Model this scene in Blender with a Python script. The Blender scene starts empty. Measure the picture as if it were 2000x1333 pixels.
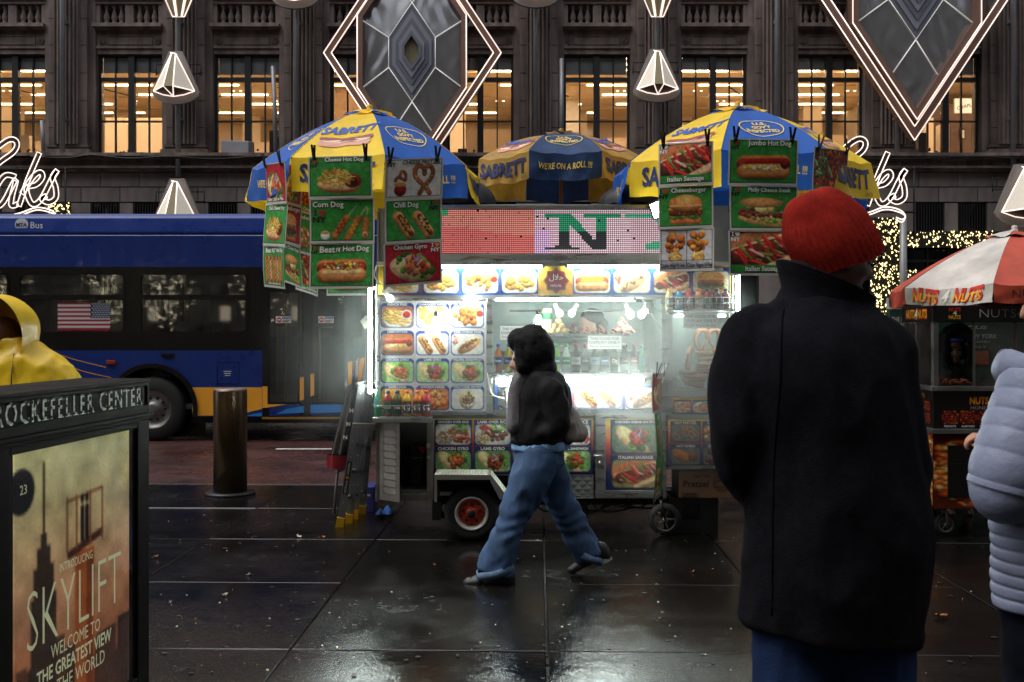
import bpy, math, random
import numpy as np
from mathutils import Vector, Matrix
# ------------------------------------------------------------------ camera, sky, sun, exposure
scene = bpy.context.scene
C = bpy.context.collection
F, HY, CZ = 1944.0, 645.0, 1.58          # focal length and horizon of the photograph, eye height
cam_data = bpy.data.cameras.new('camera')
cam_data.lens = 35.0
cam_data.sensor_width = 36.0
cam_data.sensor_fit = 'HORIZONTAL'
cam_data.shift_y = -21.5 / 2000
cam_data.clip_start = 0.05
cam_data.clip_end = 400
cam_data.dof.use_dof = True
cam_data.dof.focus_distance = 7.4
cam_data.dof.aperture_fstop = 10
cam = bpy.data.objects.new('camera', cam_data)
cam.location = (0, 0, CZ)
cam.rotation_euler = (math.radians(90), 0, 0)
C.objects.link(cam)
scene.camera = cam
SUN_EL, SUN_AZ = math.radians(62), math.radians(255)
world = bpy.data.worlds.new('World')
scene.world = world
world.use_nodes = True
wn = world.node_tree
wn.nodes.clear()
w_sky = wn.nodes.new('ShaderNodeTexSky')
w_sky.sky_type = 'NISHITA'
w_sky.sun_disc = False
w_sky.sun_elevation = SUN_EL
w_sky.sun_rotation = SUN_AZ
w_sky.air_density = 1.0
w_sky.dust_density = 4.0
w_hsv = wn.nodes.new('ShaderNodeHueSaturation')
w_hsv.inputs['Saturation'].default_value = 0.3
w_bg = wn.nodes.new('ShaderNodeBackground')
w_bg.inputs['Strength'].default_value = 0.23
w_out = wn.nodes.new('ShaderNodeOutputWorld')
wn.links.new(w_sky.outputs[0], w_hsv.inputs['Color'])
wn.links.new(w_hsv.outputs[0], w_bg.inputs['Color'])
wn.links.new(w_bg.outputs[0], w_out.inputs['Surface'])
sun_d = bpy.data.lights.new('sun', 'SUN')
sun_d.energy = 0.70
sun_d.angle = math.radians(40)
sun_d.color = (1.0, 0.96, 0.92)
sun = bpy.data.objects.new('sun', sun_d)
C.objects.link(sun)
# the sun stands behind the camera; lamp -Z points down the light's path
sv = Vector((math.sin(SUN_AZ) * math.cos(SUN_EL), math.cos(SUN_AZ) * math.cos(SUN_EL), math.sin(SUN_EL)))
sun.rotation_euler = sv.to_track_quat('Z', 'Y').to_euler()
sun.location = sv * 60
scene.view_settings.view_transform = 'Standard'
scene.view_settings.look = 'None'
scene.view_settings.gamma = 1
scene.view_settings.exposure = 0.0
scene.view_settings.use_curve_mapping = False
scene.render.engine = 'CYCLES'
cy = scene.cycles
cy.use_denoising = True
cy.max_bounces = 7
cy.diffuse_bounces = 4
cy.glossy_bounces = 4
cy.transmission_bounces = 6
cy.transparent_max_bounces = 12
cy.volume_bounces = 1
cy.sample_clamp_indirect = 4.0
cy.caustics_reflective = False
cy.caustics_refractive = False
cy.volume_step_rate = 2.0
cy.volume_max_steps = 64
# ------------------------------------------------------------------ helpers
def P(px, py, Y):
 return ((px - 1000) / F * Y, Y, CZ - (py - HY) / F * Y)
def PX(px, Y): return (px - 1000) / F * Y
def PZ(py, Y): return CZ - (py - HY) / F * Y
def S(r, g, b):
 o = []
 for c in (r, g, b):
  c /= 255.0
  o.append(c / 12.92 if c <= 0.04045 else ((c + 0.055) / 1.055) ** 2.4)
 return tuple(o)
R = math.radians
MATS = {}
def mat(name, col=(0.5, 0.5, 0.5), rough=0.5, metal=0.0, var=0.15, vs=4.0, bump=0.0, bs=60.0, spec=0.5,
  rvar=0.0, coat=0.0, emit=None, estr=0.0, stretch=(1, 1, 1), sample='AUTO', attr=False, sheen=0.0, streak=0.0):
 """procedural material: two tones mixed by noise, varied roughness, fine relief"""
 if name in MATS:
  return MATS[name]
 m = bpy.data.materials.new(name)
 MATS[name] = m
 m.use_nodes = True
 nt = m.node_tree
 b = nt.nodes['Principled BSDF']
 b.inputs['Roughness'].default_value = rough
 b.inputs['Metallic'].default_value = metal
 b.inputs['Specular IOR Level'].default_value = spec
 b.inputs['Coat Weight'].default_value = coat
 b.inputs['Sheen Weight'].default_value = sheen
 L = nt.links.new
 tc = nt.nodes.new('ShaderNodeTexCoord')
 mp = nt.nodes.new('ShaderNodeMapping')
 mp.inputs['Scale'].default_value = stretch
 L(tc.outputs['Object'], mp.inputs['Vector'])
 nz = nt.nodes.new('ShaderNodeTexNoise')
 nz.inputs['Scale'].default_value = vs
 nz.inputs['Detail'].default_value = 6
 nz.inputs['Roughness'].default_value = 0.62
 L(mp.outputs[0], nz.inputs['Vector'])
 rg = nt.nodes.new('ShaderNodeMapRange')
 rg.inputs['From Min'].default_value = 0.3
 rg.inputs['From Max'].default_value = 0.7
 rg.inputs['To Min'].default_value = 1 - var
 rg.inputs['To Max'].default_value = 1 + var
 L(nz.outputs['Fac'], rg.inputs['Value'])
 mx = nt.nodes.new('ShaderNodeVectorMath')
 mx.operation = 'SCALE'
 L(rg.outputs[0], mx.inputs['Scale'])
 if attr:
  at = nt.nodes.new('ShaderNodeAttribute')
  at.attribute_name = 'Col'
  L(at.outputs['Color'], mx.inputs[0])
 else:
  mx.inputs[0].default_value = col
 src = mx.outputs[0]
 if streak:
  n2 = nt.nodes.new('ShaderNodeTexNoise')
  n2.inputs['Scale'].default_value = 1.0
  n2.inputs['Detail'].default_value = 5
  mp2 = nt.nodes.new('ShaderNodeMapping')
  mp2.inputs['Scale'].default_value = (3.2, 3.2, 0.35)
  L(tc.outputs['Object'], mp2.inputs['Vector'])
  L(mp2.outputs[0], n2.inputs['Vector'])
  r2 = nt.nodes.new('ShaderNodeMapRange')
  r2.inputs['From Min'].default_value = 0.42
  r2.inputs['From Max'].default_value = 0.66
  r2.inputs['To Min'].default_value = 1.0
  r2.inputs['To Max'].default_value = 1.0 - streak
  L(n2.outputs['Fac'], r2.inputs['Value'])
  m2 = nt.nodes.new('ShaderNodeVectorMath')
  m2.operation = 'SCALE'
  L(src, m2.inputs[0])
  L(r2.outputs[0], m2.inputs['Scale'])
  src = m2.outputs[0]
 L(src, b.inputs['Base Color'])
 if rvar:
  rr = nt.nodes.new('ShaderNodeMapRange')
  rr.inputs['From Min'].default_value = 0.3
  rr.inputs['From Max'].default_value = 0.7
  rr.inputs['To Min'].default_value = max(0.02, rough - rvar)
  rr.inputs['To Max'].default_value = min(1, rough + rvar)
  L(nz.outputs['Fac'], rr.inputs['Value'])
  L(rr.outputs[0], b.inputs['Roughness'])
 if bump:
  nb = nt.nodes.new('ShaderNodeTexNoise')
  nb.inputs['Scale'].default_value = bs
  nb.inputs['Detail'].default_value = 4
  L(mp.outputs[0], nb.inputs['Vector'])
  bp = nt.nodes.new('ShaderNodeBump')
  bp.inputs['Strength'].default_value = bump
  bp.inputs['Distance'].default_value = 0.01
  L(nb.outputs['Fac'], bp.inputs['Height'])
  L(bp.outputs[0], b.inputs['Normal'])
 if emit is not None:
  b.inputs['Emission Strength'].default_value = estr
  if attr:
   L(at.outputs['Color'], b.inputs['Emission Color'])
  else:
   b.inputs['Emission Color'].default_value = (*emit, 1)
 m.cycles.emission_sampling = sample
 return m
def glass(name, tint=(1, 1, 1), refl=1.0, rough=0.02, alpha=1.0, film=None, filmw=0.0):
 """a thin pane: clear with a Fresnel reflection, optional grime film"""
 if name in MATS:
  return MATS[name]
 m = bpy.data.materials.new(name)
 MATS[name] = m
 m.use_nodes = True
 nt = m.node_tree
 nt.nodes.clear()
 L = nt.links.new
 out = nt.nodes.new('ShaderNodeOutputMaterial')
 tr = nt.nodes.new('ShaderNodeBsdfTransparent')
 tr.inputs[0].default_value = (*tint, 1)
 gl = nt.nodes.new('ShaderNodeBsdfGlossy')
 gl.inputs['Roughness'].default_value = rough
 fr = nt.nodes.new('ShaderNodeFresnel')
 fr.inputs['IOR'].default_value = 1.45
 mu = nt.nodes.new('ShaderNodeMath')
 mu.operation = 'MULTIPLY'
 mu.inputs[1].default_value = refl
 L(fr.outputs[0], mu.inputs[0])
 mx = nt.nodes.new('ShaderNodeMixShader')
 L(mu.outputs[0], mx.inputs[0])
 base = tr.outputs[0]
 if film is not None:
  df = nt.nodes.new('ShaderNodeBsdfDiffuse')
  df.inputs[0].default_value = (*film, 1)
  tc = nt.nodes.new('ShaderNodeTexCoord')
  nz = nt.nodes.new('ShaderNodeTexNoise')
  nz.inputs['Scale'].default_value = 5
  nz.inputs['Detail'].default_value = 8
  L(tc.outputs['Object'], nz.inputs['Vector'])
  rg = nt.nodes.new('ShaderNodeMapRange')
  rg.inputs['From Min'].default_value = 0.35
  rg.inputs['From Max'].default_value = 0.75
  rg.inputs['To Max'].default_value = filmw
  L(nz.outputs['Fac'], rg.inputs['Value'])
  m2 = nt.nodes.new('ShaderNodeMixShader')
  L(rg.outputs[0], m2.inputs[0])
  L(tr.outputs[0], m2.inputs[1])
  L(df.outputs[0], m2.inputs[2])
  base = m2.outputs[0]
 L(base, mx.inputs[1])
 L(gl.outputs[0], mx.inputs[2])
 L(mx.outputs[0], out.inputs['Surface'])
 return m
WL = {}                                   # world location of every object that parents something
def tag(o, label=None, cat=None, group=None, kind=None):
 if label: o['label'] = label
 if cat: o['category'] = cat
 if group: o['group'] = group
 if kind: o['kind'] = kind
 return o
def thing(name, label, cat, loc=(0, 0, 0), group=None, kind=None):
 o = bpy.data.objects.new(name, None)
 o.empty_display_size = 0.1
 o.location = loc
 C.objects.link(o)
 WL[o.name] = Vector(loc)
 return tag(o, label, cat, group, kind)
def link(name, mesh, parent=None, loc=(0, 0, 0), label=None, cat=None, group=None, kind=None, rot=None, scale=None):
 o = bpy.data.objects.new(name, mesh)
 C.objects.link(o)
 l = Vector(loc)
 if parent is not None:
  o.parent = parent
  o.location = l - WL[parent.name]
 else:
  o.location = l
 if rot is not None: o.rotation_euler = rot
 if scale is not None: o.scale = scale
 WL[o.name] = l
 return tag(o, label, cat, group, kind)
def dup(o, loc=None, parent=None, label=None, group=None):
 """copy of a thing with copies of its parts and sub-parts (mesh data shared)"""
 c = o.copy()
 C.objects.link(c)
 if parent is not None: c.parent = parent
 if loc is not None: c.location = loc
 if label: c['label'] = label
 if group: c['group'] = group
 for ch in o.children:
  dup(ch, None, c)
 return c
TEXTS = {}
def text_geo(s, bold=0.0, shear=0.0, space=1.0):
 """flat glyph outlines as (verts n x 2 in a 0..1 box, faces, aspect)"""
 k = (s, bold, shear, space)
 if k not in TEXTS:
  cu = bpy.data.curves.new('lettering_curve', 'FONT')
  cu.body = s
  cu.size = 1.0
  cu.resolution_u = 2
  cu.offset = bold
  cu.shear = shear
  cu.space_character = space
  ob = bpy.data.objects.new('lettering_curve', cu)
  me = ob.to_mesh()
  v = np.array([(q.co.x, q.co.y) for q in me.vertices]) if len(me.vertices) else np.zeros((1, 2))
  f = [tuple(p.vertices) for p in me.polygons]
  ob.to_mesh_clear()
  bpy.data.objects.remove(ob)
  bpy.data.curves.remove(cu)
  lo, hi = v.min(0), v.max(0)
  d = np.maximum(hi - lo, 1e-6)
  TEXTS[k] = ((v - lo) / d, f, d[0] / d[1])
 return TEXTS[k]
UP = Matrix(((1, 0, 0), (0, 0, -1), (0, 1, 0)))     # text plane -> wall facing the camera (-Y)
class MB:
 """collects geometry in world coordinates; build() links it as ONE mesh object"""
 def __init__(self, *mats):
  self.v, self.f, self.mi, self.sm = [], [], [], []
  self.mats = list(mats)
  self.col = None
 def mslot(self, m):
  if m is None: return 0
  if isinstance(m, int): return m
  if m not in self.mats: self.mats.append(m)
  return self.mats.index(m)
 def add(self, verts, faces, m=None, smooth=False, M=None):
  k = len(self.v)
  i = self.mslot(m)
  if M is not None:
   verts = [M @ Vector(q) for q in verts]
  self.v.extend([tuple(q) for q in verts])
  self.f.extend([tuple(a + k for a in q) for q in faces])
  self.mi.extend([i] * len(faces))
  self.sm.extend([smooth] * len(faces))
  return self
 def box(self, c, s, m=None, M=None):
  x, y, z = s[0] / 2, s[1] / 2, s[2] / 2
  vs = [(c[0] + a * x, c[1] + b * y, c[2] + d * z) for a in (-1, 1) for b in (-1, 1) for d in (-1, 1)]
  return self.add(vs, [(0, 1, 3, 2), (4, 6, 7, 5), (0, 4, 5, 1), (2, 3, 7, 6), (0, 2, 6, 4), (1, 5, 7, 3)], m, False, M)
 def bb(self, x0, x1, y0, y1, z0, z1, m=None, M=None):
  return self.box(((x0 + x1) / 2, (y0 + y1) / 2, (z0 + z1) / 2), (abs(x1 - x0), abs(y1 - y0), abs(z1 - z0)), m, M)
 def tube(self, path, r, n=6, m=None, closed=False, caps=True, smooth=True):
  pts = [Vector(q) for q in path]
  k = len(pts)
  rs = r if hasattr(r, '__len__') else [r] * k
  vs, fs = [], []
  prev = None
  for i, p in enumerate(pts):
   if closed: t = pts[(i + 1) % k] - pts[i - 1]
   else: t = pts[min(i + 1, k - 1)] - pts[max(i - 1, 0)]
   if t.length < 1e-9: t = Vector((0, 0, 1))
   t.normalize()
   if prev is None:
    a = Vector((0, 0, 1)) if abs(t.z) < 0.9 else Vector((1, 0, 0))
   else: a = prev
   u = (a - t * a.dot(t))
   if u.length < 1e-6: u = t.orthogonal()
   u.normalize()
   w = t.cross(u)
   prev = u
   for j in range(n):
    an = 2 * math.pi * j / n
    vs.append(p + (u * math.cos(an) + w * math.sin(an)) * rs[i])
  for i in range(k if closed else k - 1):
   a, b = i * n, ((i + 1) % k) * n
   for j in range(n):
    j2 = (j + 1) % n
    fs.append((a + j, a + j2, b + j2, b + j))
  if caps and not closed:
   fs.append(tuple(range(n - 1, -1, -1)))
   fs.append(tuple(range((k - 1) * n, k * n)))
  return self.add(vs, fs, m, smooth)
 def lathe(self, prof, o=(0, 0, 0), n=16, m=None, axis='Z', smooth=True, M=None, caps=True):
  vs, fs = [], []
  for r, z in prof:
   for j in range(n):
    a = 2 * math.pi * j / n
    c, s = r * math.cos(a), r * math.sin(a)
    q = {'Z': (c, s, z), 'Y': (c, z, s), 'X': (z, c, s)}[axis]
    vs.append((q[0] + o[0], q[1] + o[1], q[2] + o[2]))
  for i in range(len(prof) - 1):
   for j in range(n):
    j2 = (j + 1) % n
    fs.append((i * n + j, i * n + j2, (i + 1) * n + j2, (i + 1) * n + j))
  if caps:
   fs.append(tuple(range(n - 1, -1, -1)))
   fs.append(tuple(range((len(prof) - 1) * n, len(prof) * n)))
  return self.add(vs, fs, m, smooth, M)
 def prism(self, poly, y0, y1, m=None, M=None, smooth=False):
  """XZ outline pushed from y0 (front) to y1"""
  k = len(poly)
  vs = [(a, y0, b) for a, b in poly] + [(a, y1, b) for a, b in poly]
  fs = [tuple(range(k)), tuple(range(2 * k - 1, k - 1, -1))]
  fs += [(i, i + k, (i + 1) % k + k, (i + 1) % k) for i in range(k)]
  return self.add(vs, fs, m, smooth, M)
 def ring(self, outer, inner, y0, y1, m=None):
  """XZ band between two outlines of equal length"""
  k = len(outer)
  vs = [(a, y0, b) for a, b in outer] + [(a, y0, b) for a, b in inner] + [(a, y1, b) for a, b in outer] + [(a, y1, b) for a, b in inner]
  fs = []
  for i in range(k):
   j = (i + 1) % k
   fs += [(i, j, k + j, k + i), (2 * k + j, 2 * k + i, 3 * k + i, 3 * k + j), (i, 2 * k + i, 2 * k + j, j), (k + j, 3 * k + j, 3 * k + i, k + i)]
  return self.add(vs, fs, m)
 def ball(self, c, r, n=10, m=None, k=6, M=None, smooth=True):
  r = r if hasattr(r, '__len__') else (r, r, r)
  vs, fs = [], []
  for i in range(k + 1):
   t = math.pi * i / k
   rr = max(math.sin(t), 0.003)
   for j in range(n):
    a = 2 * math.pi * j / n
    q = Vector((r[0] * rr * math.cos(a), r[1] * rr * math.sin(a), r[2] * math.cos(t)))
    if M is not None: q = M @ q
    vs.append((c[0] + q[0], c[1] + q[1], c[2] + q[2]))
  for i in range(k):
   for j in range(n):
    j2 = (j + 1) % n
    fs.append((i * n + j, (i + 1) * n + j, (i + 1) * n + j2, i * n + j2))
  fs.append(tuple(range(n)))
  fs.append(tuple(range((k + 1) * n - 1, k * n - 1, -1)))
  return self.add(vs, fs, m, smooth)
 def grid(self, nu, nv, fn, m=None, smooth=True):
  vs = [fn(i / nu, j / nv) for j in range(nv + 1) for i in range(nu + 1)]
  fs = [(j * (nu + 1) + i, j * (nu + 1) + i + 1, (j + 1) * (nu + 1) + i + 1, (j + 1) * (nu + 1) + i) for j in range(nv) for i in range(nu)]
  return self.add(vs, fs, m, smooth)
 def text(self, s, w, h, fn, m=None, bold=0.0, shear=0.0, space=1.0, fit='in', n3=(0, -1, 0)):
  """lettering centred in a w x h box; fn(x, z) maps the box to the world"""
  v, f, asp = text_geo(s, bold, shear, space)
  if fit == 'in':
   if asp * h > w: hh, ww = w / asp, w
   else: hh, ww = h, asp * h
  elif fit == 'h': hh, ww = h, asp * h
  else: hh, ww = h, w
  vs = [fn((a - 0.5) * ww, (b - 0.5) * hh) for a, b in v]
  return self.add(vs, f, m)
 def wtext(self, s, x, y, z, w, h, m=None, **k):
  return self.text(s, w, h, lambda a, b: (x + a, y, z + b), m, **k)
 def picture(self, arr, fn, m=None):
  """flat print: one vertex colour per sample of arr (rows from the top)"""
  h, w = arr.shape[:2]
  k = len(self.v)
  if self.col is None: self.col = {}
  for j in range(h):
   for i in range(w):
    self.col[len(self.v)] = arr[j, i]
    self.v.append(tuple(fn(i / (w - 1), 1 - j / (h - 1))))
  i = self.mslot(m)
  fs = [(k + j * w + a, k + (j + 1) * w + a, k + (j + 1) * w + a + 1, k + j * w + a + 1) for j in range(h - 1) for a in range(w - 1)]
  self.f.extend(fs)
  self.mi.extend([i] * len(fs))
  self.sm.extend([False] * len(fs))
  return self
 def mesh(self, name, org=(0, 0, 0)):
  me = bpy.data.meshes.new(name)
  o = Vector(org)
  me.from_pydata([(a - o.x, b - o.y, c - o.z) for a, b, c in self.v], [], self.f)
  for m in self.mats: me.materials.append(m)
  if self.f:
   me.polygons.foreach_set('material_index', self.mi)
   me.polygons.foreach_set('use_smooth', self.sm)
  if self.col is not None:
   ca = np.ones((len(self.v), 4), dtype=np.float32)
   for i, c in self.col.items(): ca[i, :3] = c
   at = me.color_attributes.new('Col', 'FLOAT_COLOR', 'POINT')
   at.data.foreach_set('color', ca.ravel())
  me.update()
  return me
 def build(self, name, parent=None, org=None, bevel=0.0, seg=2, subsurf=0, **k):
  if org is None:
   org = WL[parent.name] if parent is not None else (0, 0, 0)
  o = link(name, self.mesh(name, org), parent, org, **k)
  if bevel:
   b = o.modifiers.new('edge', 'BEVEL')
   b.width = bevel
   b.segments = seg
   b.limit_method = 'ANGLE'
   b.angle_limit = R(40)
  if subsurf:
   s = o.modifiers.new('smooth', 'SUBSURF')
   s.levels = s.render_levels = subsurf
  return o
def spline(pts, n=6, closed=False):
 """Catmull-Rom through points of any dimension"""
 pts = [np.array(p, float) for p in pts]
 k = len(pts)
 out = []
 for i in range(k if closed else k - 1):
  if closed: a, b, c, d = pts[i - 1], pts[i], pts[(i + 1) % k], pts[(i + 2) % k]
  else: a, b, c, d = pts[max(i - 1, 0)], pts[i], pts[i + 1], pts[min(i + 2, k - 1)]
  for j in range(n):
   t = j / n
   out.append(tuple(0.5 * (2 * b + (c - a) * t + (2 * a - 5 * b + 4 * c - d) * t * t + (3 * b - a - 3 * c + d) * t ** 3)))
 if not closed: out.append(tuple(pts[-1]))
 return out
# ------------------------------------------------------------------ shared materials
steel = mat('brushed_steel', S(176, 178, 176), 0.32, 0.9, 0.16, 3, 0.05, 90, stretch=(1, 1, 6), rvar=0.12)
steel_dull = mat('dull_steel', S(130, 130, 128), 0.45, 0.85, 0.25, 5, 0.08, 40, rvar=0.15)
dark_metal = mat('dark_metal', S(38, 38, 40), 0.45, 0.4, 0.2, 6)
black_plastic = mat('black_plastic', S(22, 22, 23), 0.42, 0, 0.2, 8)
rubber = mat('rubber', S(24, 24, 24), 0.75, 0, 0.25, 14, 0.2, 60)
white_paint = mat('white_print', S(238, 238, 232), 0.5, 0, 0.03, 3)
black_print = mat('black_print', S(14, 14, 16), 0.5, 0, 0.05, 3)
lamp_hot = mat('lamp_tube_hot', (0.9, 1, 0.95), 0.4, emit=(0.86, 1.0, 0.93), estr=125.0, var=0)
lamp_white = mat('lamp_tube', (0.9, 1, 0.95), 0.4, emit=(0.86, 1.0, 0.93), estr=80.0, var=0)
bulb_white = mat('lamp_bulb', (0.95, 1, 0.97), 0.3, emit=(0.92, 1.0, 0.95), estr=110.0, var=0)
neon = mat('neon_tube', (1, 0.9, 0.85), 0.4, emit=(1.0, 0.80, 0.70), estr=1.25, var=0, sample='NONE')
print_mat = mat('print', rough=0.6, attr=True, var=0.03, vs=8, spec=.25)
# ------------------------------------------------------------------ flat print: pictures painted as arrays
class Pic:
 def __init__(s, w, h, bg, seed=0):
  s.w, s.h, s.asp = w, h, w / h
  s.X, s.Y = np.meshgrid(np.linspace(0, s.asp, w), np.linspace(0, 1, h))
  s.a = np.ones((h, w, 3)) * np.array(bg, float) / 255.0
  s.e = 1.3 / h
  s.r = np.random.RandomState(seed + 7)
 def put(s, d, col, light=None, al=1.0):
  m = np.clip(0.5 - d / s.e, 0, 1)[..., None] * al
  c = np.array(col, float) / 255.0
  if light is not None: c = np.clip(c * light[..., None], 0, 1)
  s.a = s.a * (1 - m) + c * m
  return s
 def ell(s, cx, cy, rx, ry, rot, col, sh=0.35, al=1.0):
  c, n = math.cos(rot), math.sin(rot)
  u = ((s.X - cx) * c + (s.Y - cy) * n) / rx
  v = (-(s.X - cx) * n + (s.Y - cy) * c) / ry
  q = np.sqrt(u * u + v * v)
  wy = (s.Y - cy) / max(ry, rx * 0.4)
  return s.put((q - 1) * min(rx, ry), col, 1 + sh * (0.35 - 0.7 * wy - 0.55 * q * q), al)
 def cap(s, x0, y0, x1, y1, r, col, sh=0.4, r1=None, al=1.0):
  dx, dy = x1 - x0, y1 - y0
  L = dx * dx + dy * dy + 1e-9
  t = np.clip(((s.X - x0) * dx + (s.Y - y0) * dy) / L, 0, 1)
  rr = r if r1 is None else r + (r1 - r) * t
  ax, ay = s.X - x0 - t * dx, s.Y - y0 - t * dy
  q = np.sqrt(ax * ax + ay * ay)
  return s.put(q - rr, col, 1 + sh * (0.3 - 0.7 * ay / rr - 0.6 * (q / rr) ** 2), al)
 def line(s, pts, r, col, sh=0.2, al=1.0):
  for a, b in zip(pts[:-1], pts[1:]): s.cap(a[0], a[1], b[0], b[1], r, col, sh, al=al)
  return s
 def blobs(s, n, cx, cy, rx, ry, rot, sz, cols, sh=0.5, flat=0.6, al=1.0):
  for i in range(n):
   a, q = s.r.rand() * 6.283, math.sqrt(s.r.rand())
   x, y = q * math.cos(a) * rx, q * math.sin(a) * ry
   X = cx + x * math.cos(rot) - y * math.sin(rot)
   Y = cy + x * math.sin(rot) + y * math.cos(rot)
   z = sz * (0.6 + 0.8 * s.r.rand())
   col = np.array(cols[s.r.randint(len(cols))]) * (0.8 + 0.4 * s.r.rand())
   s.ell(X, Y, z, z * (flat + (1 - flat) * s.r.rand()), s.r.rand() * 3.14, col, sh, al)
  return s
 def strips(s, n, cx, cy, rx, ry, rot, ln, th, cols, dirn=None, sh=0.4):
  for i in range(n):
   a, q = s.r.rand() * 6.283, math.sqrt(s.r.rand())
   x, y = q * math.cos(a) * rx, q * math.sin(a) * ry
   X = cx + x * math.cos(rot) - y * math.sin(rot)
   Y = cy + x * math.sin(rot) + y * math.cos(rot)
   d = s.r.rand() * 3.14 if dirn is None else dirn + (s.r.rand() - 0.5) * 0.9
   l = ln * (0.6 + 0.7 * s.r.rand())
   col = np.array(cols[s.r.randint(len(cols))]) * (0.82 + 0.36 * s.r.rand())
   s.cap(X - math.cos(d) * l, Y - math.sin(d) * l, X + math.cos(d) * l, Y + math.sin(d) * l, th, col, sh)
  return s
 def grad(s, cols, vert=False):
  t = s.Y if vert else s.X / s.asp
  ks = np.linspace(0, 1, len(cols))
  for c in range(3): s.a[..., c] = np.interp(t, ks, [q[c] / 255.0 for q in cols])
  return s
 def soft(s, n, cols, sz=0.3):
  for i in range(n):
   x, y = s.r.rand() * s.asp, s.r.rand()
   q = np.exp(-((s.X - x) ** 2 + (s.Y - y) ** 2) / (sz * sz * 0.5))[..., None] * 0.6
   s.a = s.a * (1 - q) + np.array(cols[s.r.randint(len(cols))]) / 255.0 * q
  return s
 def frame(s, m, rad, col, white=None, mt=None):
  """rounded picture window in a coloured tile; the left edge and bottom stay white"""
  mt = m if mt is None else mt
  def rr(x0, x1, y0, y1, r):
   dx = np.abs(s.X - (x0 + x1) / 2) - (x1 - x0) / 2 + r
   dy = np.abs(s.Y - (y0 + y1) / 2) - (y1 - y0) / 2 + r
   return np.sqrt(np.maximum(dx, 0) ** 2 + np.maximum(dy, 0) ** 2) + np.minimum(np.maximum(dx, dy), 0) - r
  d = rr(m, s.asp - m, mt, 1 - m, rad)
  s.put(-d, col)
  if white is not None:
   s.put(-rr(0.005, s.asp - 0.005, 0.005, 1 - 0.005, rad * 1.1), white)
  return s
 def out(s, grain=0.03):
  f = np.ones((s.h, s.w))
  for n, k in ((4, .05), (9, .08), (20, .14)):      # uneven ink and blotchy detail
   g = s.r.rand(n + 2, int(n * s.asp) + 2)
   y, x = s.Y * n, s.X * n
   i, j = y.astype(int), np.minimum(x.astype(int), g.shape[1] - 2)
   u, v = y - i, x - j
   f += k * ((g[i, j] * (1 - v) + g[i, j + 1] * v) * (1 - u) + (g[i + 1, j] * (1 - v) + g[i + 1, j + 1] * v) * u - .5) * 2
  a = s.a * (1 + (f[..., None] - 1) * (1 - .55 * (s.a.min(2, keepdims=True) > .8)))
  a = np.clip(a + (s.r.rand(s.h, s.w, 1) - 0.5) * (grain + .03), 0, 1)
  return np.where(a <= 0.04045, a / 12.92, ((a + 0.055) / 1.055) ** 2.4)
BUN, BUN2, SAUS, MUST, KETCH = (206, 138, 74), (232, 190, 130), (132, 46, 30), (226, 170, 40), (168, 32, 24)
FRY, FRIED, LET, LET2, TOM, ONI = (224, 176, 84), (186, 104, 44), (70, 122, 40), (120, 164, 60), (190, 58, 40), (150, 90, 140)
PITA, MEAT, CHICK = (226, 190, 140), (96, 54, 34), (190, 110, 56)
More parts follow.
